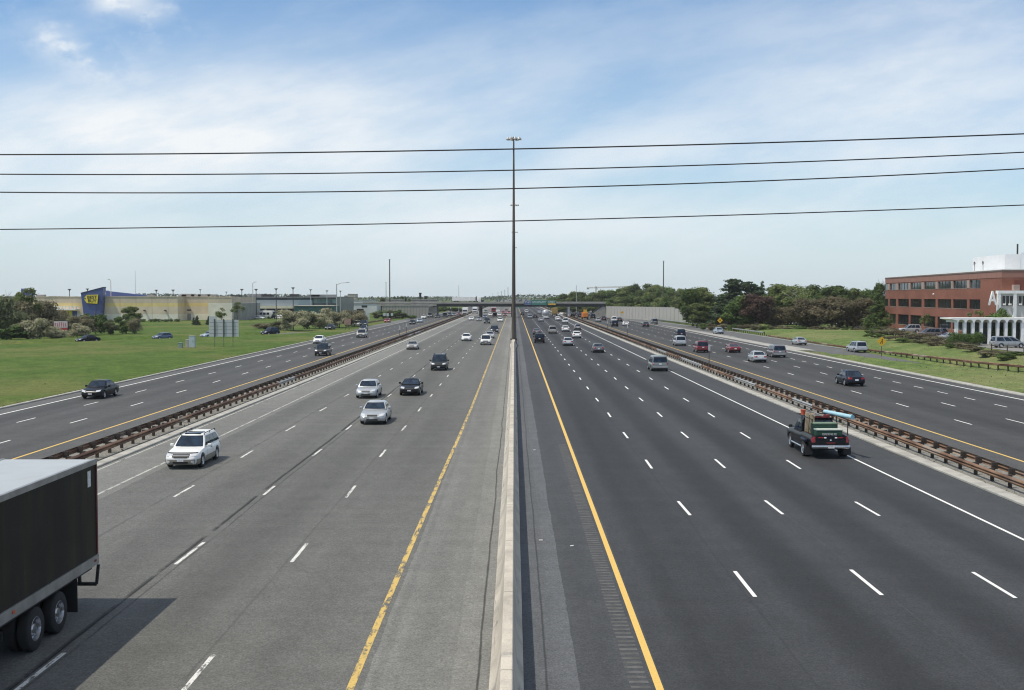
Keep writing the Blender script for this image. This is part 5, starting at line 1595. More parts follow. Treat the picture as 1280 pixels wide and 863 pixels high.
# ------------------------------------------------------------------ shopping mall behind
MY = 520.0
ml = empty('shopping_mall', (0, MY, 0), 0, 'long low mall with silvery cladding and a cream canopy over dark shopfronts', 'mall')
mx = lambda px: sx(px, MY); mz = lambda py: sz(py, MY)
M_silv = streaked('silver_cladding', (.42, .46, .50), (.33, .36, .39), .4, .5, .12, .3, .3)
MB().box(mx(288), mx(390), .8, 60, mz(382.6), mz(375.2)).build('cladding', M_silv, ml)
MB().box(mx(288), mx(390), 1.2, 60, mz(375.15), mz(372.4)).build('clerestory', simple('clerestory_glass', (.05, .07, .10), .2, 0, .5, .12), ml)
MB().box(mx(286), mx(425), 0, 61, mz(372.35), mz(371.2)).build('roof', simple('grey_roof_edge', (.20, .21, .22), .6, 0, .1), ml)
MB().box(mx(296), mx(370), -2.5, .79, mz(385.8), mz(382.9)).build('canopy', wallmat('cream_canopy', (.62, .57, .44)), ml)
MB().box(mx(290), mx(372), 3, 50, -.1, mz(385.9)).build('shopfront', M_dark, ml)
for px in (306.5, 309.5, 333, 346.5, 359.5): MB().box(mx(px) - .4, mx(px) + .4, -2, -1.2, -.1, mz(385.85)).build('column', wallmat('pale_column', (.42, .40, .36)) if px == 306.5 else D.materials['pale_column'], ml)
for a, c in ((318, 332), (335, 344), (348, 358)): MB().box(mx(a), mx(c), 2.85, 2.99, 1.2, mz(386.6)).build('shop_sign', simple('dark_blue_shop', (.03, .035, .08), .4, 0, .2) if a == 318 else D.materials['dark_blue_shop'], ml)
MB().box(mx(391), mx(421), 2, 55, -.1, mz(372.4)).build('glass_hall', simple('hall_grey', (.12, .135, .145), .3, 0, .3, .2), ml)
for i, (a, c) in enumerate(((391, 396), (397, 400), (401, 412.5), (414, 420))): MB().box(mx(a), mx(c), 1.9, 1.997, mz(378.8), mz(374.2)).build('window', simple('hall_window', (.20, .30, .32), .15, 0, .4, .15) if i == 0 else D.materials['hall_window'], ml)
for px, w2, h2 in ((286, 2, .7), (311, 3.0, 1.2), (327, 2.2, 1.1), (354, 1.2, .5), (361, 2.0, 1.2), (386, 3, 1.0), (398, 6, 1.0)): MB().rbox(mx(px) - w2, mx(px) + w2, 12, 16, mz(371.1), mz(371.1) + h2, .05).build('roof_unit', M_girder if w2 < 2.5 else M_roofg, ml)
gb = empty('green_shed', (0, 440, 0), 0, 'dark green flat shed behind the silvery bushes', 'shed')
MB().box(sx(367.5, 440), sx(416.5, 440), 0, 16, -.1, sz(382.9, 440)).build('wall', streaked('dark_green_cladding', (.012, .075, .065), (.02, .05, .045), .6, .5, .5, .2), gb)
MB().box(sx(367.3, 440), sx(416.7, 440), -.15, 16.2, sz(382.85, 440), sz(382.2, 440)).build('roof', wallmat('shed_roof', (.40, .38, .31)), gb)
MB().box(sx(380, 440), sx(388, 440), -.06, -.003, 0, 3.2).build('door', simple('shed_door', (.02, .055, .05), .6, 0, .2), gb)
hb = empty('white_store', (0, 600, 0), 0, 'white box store with small red lettering right of the green shed', 'store')
hx = lambda px: sx(px, 600); hz = lambda py: sz(py, 600)
MB().box(hx(422), hx(471), 0, 30, -.1, hz(380)).build('wall', simple('white_store_wall', (.60, .60, .60), .7, 0, .1, .1), hb)
MB().box(hx(421.6), hx(471.4), -.2, 30, hz(379.95), hz(379.2)).build('roof', wallmat('store_roof_edge', (.22, .22, .23)), hb)
MB().box(hx(424.5), hx(436), -.08, -.003, hz(386.2), hz(381)).build('sign_panel', simple('white_panel', (.70, .68, .68), .6, 0, .06), hb)
text_obj('lettering', 'JORI', 2.3, simple('red_letters', (.50, .06, .06), .5, 0, 0), (hx(430.2), -.12, hz(383.6)), hb, 0, .02)
for a, c, t_, b_ in ((446, 454.5, 386.2, 390), (452, 459, 382, 384.5)): MB().box(hx(a), hx(c), -.05, -.003, hz(b_), hz(t_)).build('window', M_dark, hb)
MB().box(hx(424), hx(445), -1.4, -.003, hz(388.6), hz(387.6)).build('awning', simple('awning_green', (.16, .22, .17), .7, 0, .2), hb)
# far blocks of the town, each its own
def block(px0, px1, pyt, Y, col, label, wins=True, nm='far_building', depth=14):
    k = Y / F; X0, X1 = (px0 - 643) * k, (px1 - 643) * k; zt = CAMZ - (pyt - 371) * k
    r = empty(nm, ((X0 + X1) / 2, Y, 0), 0, label, 'building'); h = (X1 - X0) / 2
    MB().box(-h, h, 0, depth, -.1, zt).build('wall', wallmat('wall_%d_%d' % (px0, Y), col, .15), r)
    MB().box(-h - .15, h + .15, -.2, depth + .2, zt + .003, zt + .4).build('roof', M_roofg, r)
    if wins:
        n = max(2, int((px1 - px0) / 1.6))
        for lv in range(max(1, int(zt / 3.6))):
            m = MB()
            z = 1.2 + 3.6 * lv
            if z + 1.6 > zt: break
            for i in range(n): m.box(-h + 2 * h * (i + .25) / n, -h + 2 * h * (i + .75) / n, -.04, -.003, z, z + 1.5)
            m.build('window_row', simple('far_window_glass', (.07, .08, .09), .2, 0, .3, .3) if 'far_window_glass' not in D.materials else D.materials['far_window_glass'], r)
    return r
block(422.5, 429, 371.6, 900, (.36, .33, .28), 'low beige block left of the tan apartment blocks')
block(430.5, 434.5, 370.2, 950, (.35, .31, .27), 'narrow tan block beside the taller tan block above the white store')
block(434.8, 444.5, 368.2, 940, (.46, .40, .33), 'tallest tan block above the white store on the left skyline')
block(440, 453.5, 376.3, 800, (.55, .55, .54), 'white low building behind the white store roof')
block(453.5, 467.5, 375.6, 820, (.56, .57, .57), 'long white building right of the tan blocks')
block(472, 480, 378.5, 700, (.30, .30, .30), 'grey low building left of the wing wall')
block(586, 600, 386.5, 900, (.55, .55, .54), 'white building seen under the overpass left of the pier')
block(604, 616, 387.2, 1000, (.30, .30, .31), 'grey building seen under the overpass right of the pier')
block(618, 634, 386.3, 1100, (.42, .38, .36), 'pinkish far building under the overpass above the red cars')
block(660, 668, 386.6, 1000, (.34, .33, .32), 'grey far building under the overpass right of the small green sign')
block(668.5, 676, 385.8, 1100, (.58, .58, .58), 'pale far building under the overpass left of the tanker')
block(680, 692, 384.6, 1000, (.28, .27, .26), 'brownish grey far building under the overpass above the tanker')
block(831.5, 843, 361.5, 1400, (.16, .25, .34), 'blue glass office block peeping over the trees at the right')
block(937, 942.5, 363.8, 520, (.55, .55, .53), 'white rooftop peeping between the trees at the right', False)
# tower crane far away
Yc = 1500
p = atd(745, 360, Yc)
r = empty('tower_crane', (p.x, Yc, 0), 0, 'faint thin tower crane above the overpass end and trees', 'crane')
M_crane = simple('crane_steel', (.30, .22, .14), .6, .2, .1)
def lattice(b, a, c, w_, n):
    a, c = Vector(a), Vector(c); d = (c - a) / n; u = Vector((0, 1, 0)) * w_; v = d.cross(u).normalized() * w_
    for s1 in (-1, 1):
        for s2 in (-1, 1): b.tube(a + u * s1 + v * s2, c + u * s1 + v * s2, .16, n=6)
    for i in range(n):
        for s in (-1, 1):
            b.tube(a + d * i + v * s - u, a + d * (i + 1) - v * s - u, .10, n=5)
    return b
zt = p.z
lattice(MB(), (0, 0, 0), (0, 0, zt + 2), .8, 10).build('mast', M_crane, r)
lattice(MB(), (-12, 0, zt), (45, 0, zt + 1.5), .6, 20).build('jib', M_crane, r)
MB().rbox(-12, -9, -.8, .8, zt - 2, zt - .5, .1).build('counterweight', M_roofg, r)
MB().rbox(.7, 2.4, -.9, .9, zt - 2.4, zt - .6, .1).build('cabin', M_boxwhite, r)

# lamps of the car parks
def lot_lamp(px, pyt, Y, label, arm=0, head=1.0, mat=None, base=0):
    k = Y / F; zt = CAMZ - (pyt - 371) * k
    r = empty('car_park_lamp', ((px - 643) * k, Y, base), 0, label, 'lamp', 'car park lamps at the left')
    zt -= base
    MB().tube((0, 0, 0), (0, 0, zt), .17, .12, 10).build('pole', mat or M_girder, r)
    m = MB()
    if arm:
        m.tube((0, 0, zt - .2), (arm * .8, 0, zt + .25), .08, .07, 8).tube((arm * .8, 0, zt + .25), (arm * 2.0, 0, zt + .42), .07, .06, 8).rbox(arm * 2.0 - .45, arm * 2.0 + .45, -.2, .2, zt + .34, zt + .52, .06)
    else:
        m.rbox(-.55 * head, .55 * head, -.35, .35, zt, zt + .32, .06); m.lathe([(.12, zt - .5), (.34, zt - .02)], 'z', 12)
    m.build('lamp_head', mat or M_girder, r, 40)
for px, pyt, Y, lb, arm in ((43.5, 364, 440, 'dark lamp on the store skyline left of the sign tower', 0), (87, 362.5, 440, 'dark stubby lamp left of the blue tower', 0), (109.5, 362, 440, 'dark lamp head just above the blue tower edge', 0), (195.5, 363.5, 440, 'dark lamp above the store roof, left of a matching one', 0), (216.5, 363.3, 440, 'dark lamp above the store roof near the building corner', 0),
                            (250.5, 362.5, 560, 'pale thin lamp above the store block', 0), (283, 365.5, 600, 'faint pale lamp above the mall left end', 0), (302.5, 362.5, 430, 'dark lamp in front of the mall, leftmost of four', 0), (320.3, 362.5, 430, 'dark lamp in front of the mall, second of four', 0), (345.3, 361.8, 425, 'dark lamp in front of the mall, third of four', 0), (366.5, 360.6, 420, 'dark lamp in front of the mall, rightmost of four beside the green shed', 0),
                            (138.8, 351, 420, 'grey street lamp with a short arm right of the blue tower', -.4), (316.2, 354.2, 430, 'tall grey lamp with short arm between two dark lamps', .5), (421, 355.2, 330, 'grey street lamp with long arm right of the mall', 1.6), (388.5, 362.6, 480, 'thin grey lamp above the glass hall', 0), (408.8, 364, 480, 'thin grey lamp at the right end of the glass hall', 0), (425.6, 364.4, 520, 'thin grey lamp right of the arm lamp', 0)):
    lot_lamp(px, pyt, Y, lb, arm, mat=M_lum if ('pale' in lb or 'grey' in lb) else None)

# parked vehicles left
pk = tag(MB().quad((sx(296, 424), 424, .03), (sx(372, 424), 424, .03), (sx(372, 424), 470, .03), (sx(296, 424), 470, .03)).build('parking_lot', simple('pale_car_park', (.30, .29, .27), .9, 0, .12, .2)), kind='structure')
def bus(loc, rz, label):
    r = empty('bus', loc, rz, label, 'bus')
    MB().rbox(-1.25, 1.25, -4.2, 4.2, .45, 3.1, .12).build('body', M_boxwhite, r, 40)
    for s in (-1, 1):
        for k_ in range(5): MB().box(s * 1.253 - .005, s * 1.253 + .005, -3.6 + 1.35 * k_, -2.5 + 1.35 * k_, 1.55, 2.4).build('side_window', M_glass, r)
    MB().box(-1.1, 1.1, 4.2, 4.215, 1.4, 2.6).build('windshield', M_glass, r)
    for y in (-2.6, 2.6):
        for s in (-1, 1): MB().lathe([(.01, -.13), (.43, -.13), (.48, -.08), (.48, .08), (.43, .13), (.01, .13)], 'x', 16, (s * 1.15, y, .48)).build('wheel', M_tyre, r, 40)
bus((sx(328.5, 440), 440, .03), -pi / 2 - .1, 'white bus parked in front of the mall shopfronts')
for px, T, c, lb, a in ((323.5, T_SEDAN, 'white', 'white sedan parked before the white bus', -1.9), (347, T_SUV, 'black', 'black SUV parked between the white bus and white SUV in the mall car park', -1.8), (355, T_SUV, 'white', 'white SUV parked by the silvery bush in the mall car park', -2.2), (351.5, T_HATCH, 'white', 'low white hatchback at the edge of the mall car park', -1.7)):
    y = 430 if T is not T_SUV else 434
    T.spawn((sx(px, y), y, .03), a, c, lb, 'car', 'cars in the mall car park', True)

# ------------------------------------------------------------------ brick office (right)
TER = .78
P0, P1 = Vector((84.2, 200.0)), Vector((91.2, 284.5))
du = (P1 - P0).normalized(); LEN = (P1 - P0).length
RZ = atan2(du.y, du.x)                      # local +x runs along the long front (away from the camera), local +y is outwards (left)
ob = empty('brick_office', (P0.x, P0.y, 0), RZ, 'three-storey red brick office with strip windows at the right', 'office building')
def u_of(px):
    d = ray(px, 371); k = d.x / d.y
    # point P0 + u du with x = k y
    return (k * P0.y - P0.x) / (du.x - k * du.y)
def z_at(px, py):
    u = u_of(px); Y = P0.y + du.y * u
    return CAMZ - (py - 371) * Y / F
t = NT('red_brick'); o_ = t.coord()
bt = t.new('ShaderNodeTexBrick'); bt.offset = .5
bt.inputs['Scale'].default_value = 1.0; bt.inputs['Brick Width'].default_value = .4; bt.inputs['Row Height'].default_value = .13; bt.inputs['Mortar Size'].default_value = .012
bt.inputs['Color1'].default_value = (.205, .074, .048, 1); bt.inputs['Color2'].default_value = (.25, .094, .062, 1); bt.inputs['Mortar'].default_value = (.28, .15, .11, 1)
X_, Y_, Z_ = t.sep(o_)
cb = t.n.new('ShaderNodeCombineXYZ'); t.lk(t.math('ADD', X_, Y_), cb.inputs[0]); t.lk(Z_, cb.inputs[1]); t.lk(cb.outputs[0], bt.inputs['Vector'])
n_ = t.noise(t.scaled(o_, (.12, .12, .25)), 1.0, 5, .6)
M_brick = t.done(t.mix(1.0, bt.outputs['Color'], t.rng(n_, .3, .7, .82, 1.15), 'MULTIPLY'), .85, 0, .25)
M_pink = streaked('pinkish_panel', (.30, .15, .115), (.20, .10, .08), .8, .5, .5, .4)
M_ogl = simple('office_glass', (.030, .042, .048), .08, 0, .5, .25, .7)
M_ogl2 = simple('office_glass_dark', (.012, .016, .018), .10, 0, .5, .25, .6)
M_pierc = wallmat('pier_concrete', (.36, .27, .23))
ZR = 13.1
DEP = 34
wins = [(1105.2, 1110.3), (1112, 1120), (1122.5, 1136), (1138, 1152), (1154.8, 1169.5), (1172, 1189), (1191, 1208.8), (1211.6, 1225.3)]
U = [tuple(sorted((u_of(a), u_of(b)))) for a, b in wins]
rows = [(2.0, 4.35, M_ogl2), (6.15, 7.95, M_ogl2), (10.05, 11.55, M_ogl)]
# front wall in courses so that the window strips are real openings
us0, us1 = min(u for u, _ in U), min(LEN, max(v for _, v in U))
zc = -.3
for (z0, z1, gm) in rows:
    MB().box(0, LEN, -DEP, 0, zc, z0).build('wall', M_brick, ob)
    MB().box(0, us0, -DEP, 0, z0 + .002, z1 - .002).build('wall', M_brick, ob)
    MB().box(us0 + .002, LEN, -DEP, -.35, z0 + .002, z1 - .002).build('wall', M_ogl2, ob)
    Us = sorted(U)
    for (a, b), (c, d) in zip(Us, Us[1:]):
        MB().box(b, c, -.345, -.02 if z0 < 9 else .06, z0 + .002, z1 - .002).build('pier', M_brick if z0 < 9 else M_pierc, ob)
    for a, b in Us:
        w_ = MB().box(a + .01, b - .01, -.30, -.24, z0 + .01, z1 - .01).build('window', gm, ob)
        f_ = MB()
        n = max(1, int((b - a) / 2.2))
        for i in range(n + 1): x = a + .03 + (b - a - .06) * i / n; f_.box(x - .03, x + .03, -.235, -.18, z0 + .01, z1 - .01)
        f_.build('frame', M_girder, w_)
        MB().box(a, b, -.23, .05, z0 - .06, z0 + .008).build('sill', M_pierc, w_)
    zc = z1 + .001
MB().box(0, LEN, -DEP, 0, zc, 11.75).build('wall', M_brick, ob)
MB().box(-.02, LEN + .02, -DEP, .06, 11.752, 12.85).build('parapet', M_pink, ob)
MB().box(-.1, LEN + .1, -DEP, .14, 12.852, ZR).build('roof', wallmat('dark_coping', (.17, .135, .12)), ob)
MB().box(-.05, LEN, -DEP, .05, ZR + .002, ZR + .14).build('roof_edge', M_wwhite, ob)
for i in range(16): MB().box(LEN * (i + .5) / 16 - .04, LEN * (i + .5) / 16 + .04, .06, .072, 11.8, 12.8).build('joint', D.materials['joint'], ob)
MB().tube((u_of(1168), .08, 9.0), (u_of(1168), .35, 8.95), .16, n=10).build('flood_light', M_wwhite, ob)
# near gable: brick, recessed panel band
MB().box(-.35, -.003, -DEP, -2.0, 9.6, 11.3).build('gable_panel', simple('dark_brick', (.17, .05, .035), .85, 0, .2, .8), ob)
# rooftop plant
ph = MB(); ph.box(26, 46, -DEP + 1, -9, ZR + .15, ZR + 3.6); ph.build('penthouse', simple('white_penthouse', (.66, .67, .68), .6, 0, .06, .3), ob)
MB().box(14, 25.9, -DEP + 1, -12, ZR + .15, ZR + 3.9).build('penthouse', simple('shade_grey_penthouse', (.46, .50, .54), .6, 0, .08, .3), ob)  # shaded end of the white penthouse, its shade put into the grey colour
MB().box(12.5, 22, -DEP + 2, -15, ZR + 4.2, ZR + 4.5).build('penthouse_roof', M_girder, ob)
MB().tube((26.5, -11.5, ZR), (26.5, -11.5, ZR + 5.6), .16, n=10).build('vent_pipe', M_girder, ob)
for x, y in ((25, -3.0), (21.5, -3.5)):
    MB().tube((x, y, ZR), (x, y, ZR + 1.9), .06).lathe([(.01, -.06), (.32, .06), (.38, .2)], 'y', 14, (x, y - .1, ZR + 1.8)).build('antenna', M_roofg, ob)
for i in range(3):
    MB().lathe([(.01, 0), (.55, 0), (.55, .9), (.62, .95), (.62, 1.15), (.01, 1.2)], 'z', 16, (1.4, -5.5 - 2.2 * i, ZR + .15)).build('roof_fan', M_girder if i == 0 else M_roofg, ob, 40)
# big white letter on the corner
lt = D.objects.new('letter', text_mesh('letter', "A", 3.4, M_wwhite, .16, .05)); link(lt, ob)
lp = atd(1240.6, 374.0, 198.4)
lt.location = Matrix.Rotation(-RZ, 3, 'Z') @ (lp - Vector((P0.x, P0.y, 0)))
lt.rotation_euler = (pi / 2, 0, -RZ); lt.scale = (.60, 1, 1)

# white pavilion with scalloped walkway
wb = empty('white_annex', (0, 199.0, 0), 0, 'white two-storey annex with dark windows at the right edge', 'building')
wx = lambda px, Y=199.0: (px - 643) * Y / F
M_off = simple('offwhite_stucco', (.62, .60, .54), .8, 0, .06, .4)
MB().box(wx(1247.5), wx(1300), .25, .95, TER - .3, 9.0).build('wall', M_off, wb)
MB().box(wx(1246.3), wx(1301), -.15, .97, 9.003, 9.5).build('roof', M_wwhite, wb)
MB().rbox(wx(1266), wx(1274), .1, .9, 9.51, 10.5, .05).build('roof_unit', M_pierc, wb)
for px in (1247.5, 1267.3, 1288): MB().box(wx(px) - .22, wx(px) + .32, -.1, .24, TER - .3, 9.0).build('pilaster', M_wwhite, wb)
for a, b in ((1251.8, 1266.0), (1272, 1286.5)):
    w_ = MB().box(wx(a), wx(b), .17, .247, sz(382.2, 199.0), sz(370.2, 199.0)).build('window', M_ogl2, wb)
    f_ = MB()
    for i in range(4): x = wx(a) + (wx(b) - wx(a)) * i / 3; f_.box(x - .05, x + .05, .10, .168, sz(382.2, 199.0), sz(370.2, 193))
    f_.build('frame', M_off, w_)
    for i in (0, 1): MB().rbox(wx(a + 1 + 7 * i), wx(a + 4.2 + 7 * i), -.25, .16, sz(381.8, 199.0), sz(379.8, 199.0), .03).build('air_conditioner', M_wwhite, wb)
WYc = 186.0
cw = empty('covered_walkway', (0, WYc, 0), 0, 'white walkway roof with a scalloped edge on white columns', 'walkway')
cx_ = lambda px: (px - 643) * WYc / F
zt_, zs = CAMZ - (397.7 - 371) * WYc / F, CAMZ - (403.4 - 371) * WYc / F
pitch = 10.3 * WYc / F
x0 = cx_(1196.5)
nb = 12
# folded roof: a row of small barrel vaults, open arches to the front
for i in range(nb):
    xc = x0 + pitch * i
    n = 10; pr = []
    for j in range(n + 1):
        a = pi * j / n
        pr.append((xc + pitch * .5 + cos(pi - a) * pitch * .40, zs + sin(a) * (zt_ - zs) * .66))
    poly = [(xc, zs)] + pr + [(xc + pitch, zs), (xc + pitch, zt_), (xc, zt_)]
    vs = [(x, 0, z) for x, z in poly] + [(x, 5.0, z) for x, z in poly]
    m = MB(); k_ = len(poly)
    up = [(xc, zt_)] + [(xc + pitch * (j / n), zt_) for j in range(n + 1)]
    lo = pr
    for j in range(n):
        for y in (0, 5.0): pass
        a0, a1, b0, b1 = lo[j], lo[j + 1], (xc + pitch * j / n, zt_), (xc + pitch * (j + 1) / n, zt_)
        m.quad((a0[0], 0, a0[1]), (a1[0], 0, a1[1]), (b1[0], 0, b1[1]), (b0[0], 0, b0[1]))
        m.quad((a0[0], 5, a0[1]), (b0[0], 5, b0[1]), (b1[0], 5, b1[1]), (a1[0], 5, a1[1]))
        m.quad((a0[0], 0, a0[1]), (a0[0], 5, a0[1]), (a1[0], 5, a1[1]), (a1[0], 0, a1[1]))
        m.quad((b0[0], 0, b0[1]), (b1[0], 0, b1[1]), (b1[0], 5, b1[1]), (b0[0], 5, b0[1]))
    m.prism([(xc, zs), (lo[0][0], zs), (xc, zt_)], 0, 5.0); m.prism([(lo[-1][0], zs), (xc + pitch, zs), (xc + pitch, zt_)], 0, 5.0)
    m.build('vault', M_wwhite, cw, recalc=True)
m = MB(); m.prism([(x0 - 1.0, zt_ - .18), (x0 - .003, zs + .3), (x0 - .003, zt_), (x0 - 1.0, zt_)], 0, 5.0); m.build('eave', M_wwhite, cw)
for i in range(nb + 1):
    m = MB(); xc = x0 + pitch * i
    m.prism([(xc - .20, TER - .2), (xc + .20, TER - .2), (xc + .24, zs - .003), (xc - .24, zs - .003)], .25, .75); m.build('column', M_wwhite, cw)
MB().box(x0 + 2.5, x0 + pitch * nb, 4.2, 4.5, TER - .2, zs - .01).build('back_wall', simple('dark_lobby_glass', (.025, .03, .03), .15, 0, .6, .3), cw)

# terrace car park and what stands on it
tp = MB(); tp.quad((wx(1120, 235), 235, TER + .03), (100, 235, TER + .03), (100, 262, TER + .03), (wx(1110, 262), 262, TER + .03))
tp.quad((69.5, 160, TER + .03), (110, 160, TER + .03), (110, 234.9, TER + .03), (76.5, 234.9, TER + .03))
tag(tp.build('parking_lot', simple('terrace_asphalt', (.21, .205, .195), .9, 0, .15, .3)), kind='structure')
def park(T, c, px, py, rz, lb, z=TER + .03, cat='car', far=False):
    p = at(px, py, z); T.spawn((p.x, p.y, z), rz, c, lb, cat, 'cars parked by the brick office', far)
park(T_VAN, 'dull_silver', 1260, 434.8, -pi / 2, 'silver grey minivan parked at the right edge before the white walkway', cat='minivan')
park(T_COUPE, 'silver', 1184, 425.5, pi / 2 + .1, 'silver coupe parked behind the clipped hedge')
park(T_SUV, 'pewter', 1160, 422, pi / 2, 'dark SUV with pale roof parked left of the silver coupe', cat='suv')
park(T_SUV, 'silver', 1137, 416, pi / 2 - .1, 'silver SUV parked by the brick wall, left of the dark SUV', cat='suv')
park(T_HATCH, 'steel_blue', 1175, 420, 2.4, 'bluish hatchback peeping out behind the silver coupe')
park(T_SUV, 'white', 1075, 412.5, 2.0, 'white SUV parked in the gap under the brown trees', .3, 'suv')
for px, py, c, lb in ((987, 407, 'white', 'white car glimpsed under the trees, leftmost of the parked ones'), (1003, 407.5, 'silver', 'silver car glimpsed under the trees near the bare branches'), (1012, 408.5, 'maroon', 'dark red car glimpsed under the brown trees'), (1052, 408.5, 'white', 'white car glimpsed between trunks under the brown trees'), (1060, 409, 'pale_blue', 'pale car glimpsed left of the white SUV under the brown trees')):
    park(T_SEDAN, c, px, py, 1.2, lb, .3, far=True)
# post and rail fence along the terrace edge
fe = empty('rail_fence', (0, 0, 0), 0, 'low wire fence on dark posts along the grass bank at the right', 'fence')
fp = []
for i in range(13):
    y = 208 - 5.4 * i; x = 68.6 + (208 - y) * -.012; fp.append((x, y))
for x, y in fp: MB().box(x - .06, x + .06, y - .06, y + .06, .3, 1.75).build('post', M_wood, fe)
for z in (1.05, 1.55):
    m = MB()
    for (a, b), (c, d) in zip(fp, fp[1:]): m.tube((a, b, z), (c, d, z), .022, n=6)
    m.build('rail', M_wood, fe)
# ------------------------------------------------------------------ trees, bushes, hedges
def leafmat(name, a, b, c, trans=.46):
    t = NT(name)
    geo = t.n.new('ShaderNodeNewGeometry'); oi = t.n.new('ShaderNodeObjectInfo')
    o = t.coord()
    n1 = t.noise(o, .55, 4, .6)
    rnd = geo.outputs['Random Per Island']
    f = t.math('ADD', t.math('MULTIPLY', t.rng(n1, .3, .7), .55), t.math('MULTIPLY', rnd, .45))
    col = t.mix(t.rng(f, .15, .6), a, b)
    col = t.mix(t.rng(f, .55, .95), col, c)
    col = t.mix(1.0, col, t.rng(oi.outputs['Random'], 0, 1, .78, 1.22, False), 'MULTIPLY')
    t.done(col, .75, 0, .2)
    tr = t.n.new('ShaderNodeBsdfTranslucent'); t.lk(col, tr.inputs[0])
    mx = t.n.new('ShaderNodeMixShader'); mx.inputs[0].default_value = trans
    out = [x for x in t.n if x.type == 'OUTPUT_MATERIAL'][0]
    t.lk(t.bsdf.outputs[0], mx.inputs[1]); t.lk(tr.outputs[0], mx.inputs[2]); t.lk(mx.outputs[0], out.inputs['Surface'])
    return t.mat
LEAF = {
    'spring': leafmat('spring_leaves', (.092, .125, .038), (.165, .205, .07), (.25, .28, .12)),
    'green': leafmat('green_leaves', (.062, .100, .028), (.115, .168, .05), (.18, .235, .085)),
    'dark': leafmat('dark_needles', (.028, .046, .024), (.048, .072, .036), (.078, .105, .054), .2),
    'olive': leafmat('silvery_leaves', (0.236, 0.236, 0.140), (0.381, 0.371, 0.248), (0.561, 0.524, 0.379)),
    'brown': leafmat('bronze_leaves', (.095, .083, .050), (.145, .125, .075), (.20, .18, .11)),
    'maroon': leafmat('maroon_leaves', (.105, .066, .054), (.155, .098, .080), (.205, .145, .115)),
    'brush': leafmat('tawny_brush', (.15, .14, .085), (.22, .205, .125), (.31, .28, .19)),
    'hedge': leafmat('hedge_leaves', (.040, .080, .018), (.080, .130, .032), (.115, .175, .05), .1),
    'mid': leafmat('bush_leaves', (.095, .115, .055), (.155, .175, .092), (.225, .235, .14)),
}
M_bark = simple('bark', (.095, .075, .058), .9, 0, .25, 2)
M_palebark = simple('pale_bark', (.38, .35, .31), .85, 0, .2, 2)

def crown_mesh(seed, kind, H, Rw, z0, n, leaf, mat, clumps=16, gap=.35, limbs=True):
    """leaf faces spread in clumps through the crown; H total height, Rw crown radius, z0 lowest foliage"""
    rr = random.Random(seed)
    cl = []
    if kind == 'cone':
        for i in range(clumps):
            t = (i + rr.random()) / clumps
            z = z0 + (H - z0) * t ** 1.05
            R = Rw * (1 - t) ** .8 + .25
            a = rr.random() * 2 * pi; d = R * rr.uniform(.35, .85)
            cl.append((Vector((cos(a) * d, sin(a) * d, z)), Vector((R * .50 + .3, R * .50 + .3, R * .20 + .35))))
    elif kind == 'pine':
        for i in range(clumps):
            t = (i + rr.random()) / clumps
            z = z0 + (H - z0) * t
            R = Rw * (1.0 - .62 * t) * (1.0 if t > .15 else .8)
            a = rr.random() * 2 * pi; d = R * rr.uniform(.25, .95)
            s = rr.uniform(.30, .52) * Rw * (1 - .45 * t)
            cl.append((Vector((cos(a) * d, sin(a) * d, z)), Vector((s, s, s * .48))))
    elif kind == 'hedge':
        for i in range(clumps):
            cl.append((Vector((rr.uniform(-1, 1) * Rw, rr.uniform(-.35, .35) * Rw * .4, z0 + (H - z0) * rr.uniform(.2, .72))), Vector((Rw * .3, Rw * .2, (H - z0) * .33))))
    else:
        zc = (z0 + H) / 2; hz = (H - z0) / 2
        for i in range(clumps):
            while True:
                v = Vector((rr.uniform(-1, 1), rr.uniform(-1, 1), rr.uniform(-1, 1)))
                if .30 < v.length < 1: break
            s = rr.uniform(.24, .46)
            p = Vector((v.x * Rw * (1 - s * .6), v.y * Rw * (1 - s * .6), zc + v.z * hz * (1 - s * .5)))
            cl.append((p, Vector((Rw * s, Rw * s, min(hz, Rw) * s * rr.uniform(.7, 1.0)))))
    wts = [c[1].x * c[1].z for c in cl]; tot = sum(wts)
    vs, fs = [], []
    for (c, r), w_ in zip(cl, wts):
        for _ in range(int(n * w_ / tot)):
            v = Vector((rr.gauss(0, 1), rr.gauss(0, 1), rr.gauss(0, 1))).normalized()
            if v.z < -.3 and rr.random() < .45: v.z = -v.z
            d = 1 - abs(rr.gauss(0, gap)) if rr.random() < .9 else rr.uniform(1.0, 1.22)
            p = c + Vector((v.x * r.x, v.y * r.y, v.z * r.z)) * d
            if p.z < z0 * .3: continue
            nn = (v + Vector((rr.uniform(-1, 1), rr.uniform(-1, 1), rr.uniform(-.3, 1.2))) * .8).normalized()
            a = nn.orthogonal().normalized(); b = nn.cross(a)
            th = rr.random() * 2 * pi; a, b = a * cos(th) + b * sin(th), b * cos(th) - a * sin(th)
            s = leaf * rr.uniform(.55, 1.35)
            k = len(vs)
            vs += [p - a * s * .6, p + b * s * .32 + a * s * .05, p + a * s * .62, p - b * s * .36]
            fs.append((k, k + 1, k + 2, k + 3))
    return mesh_from('crown', vs, fs, [mat])
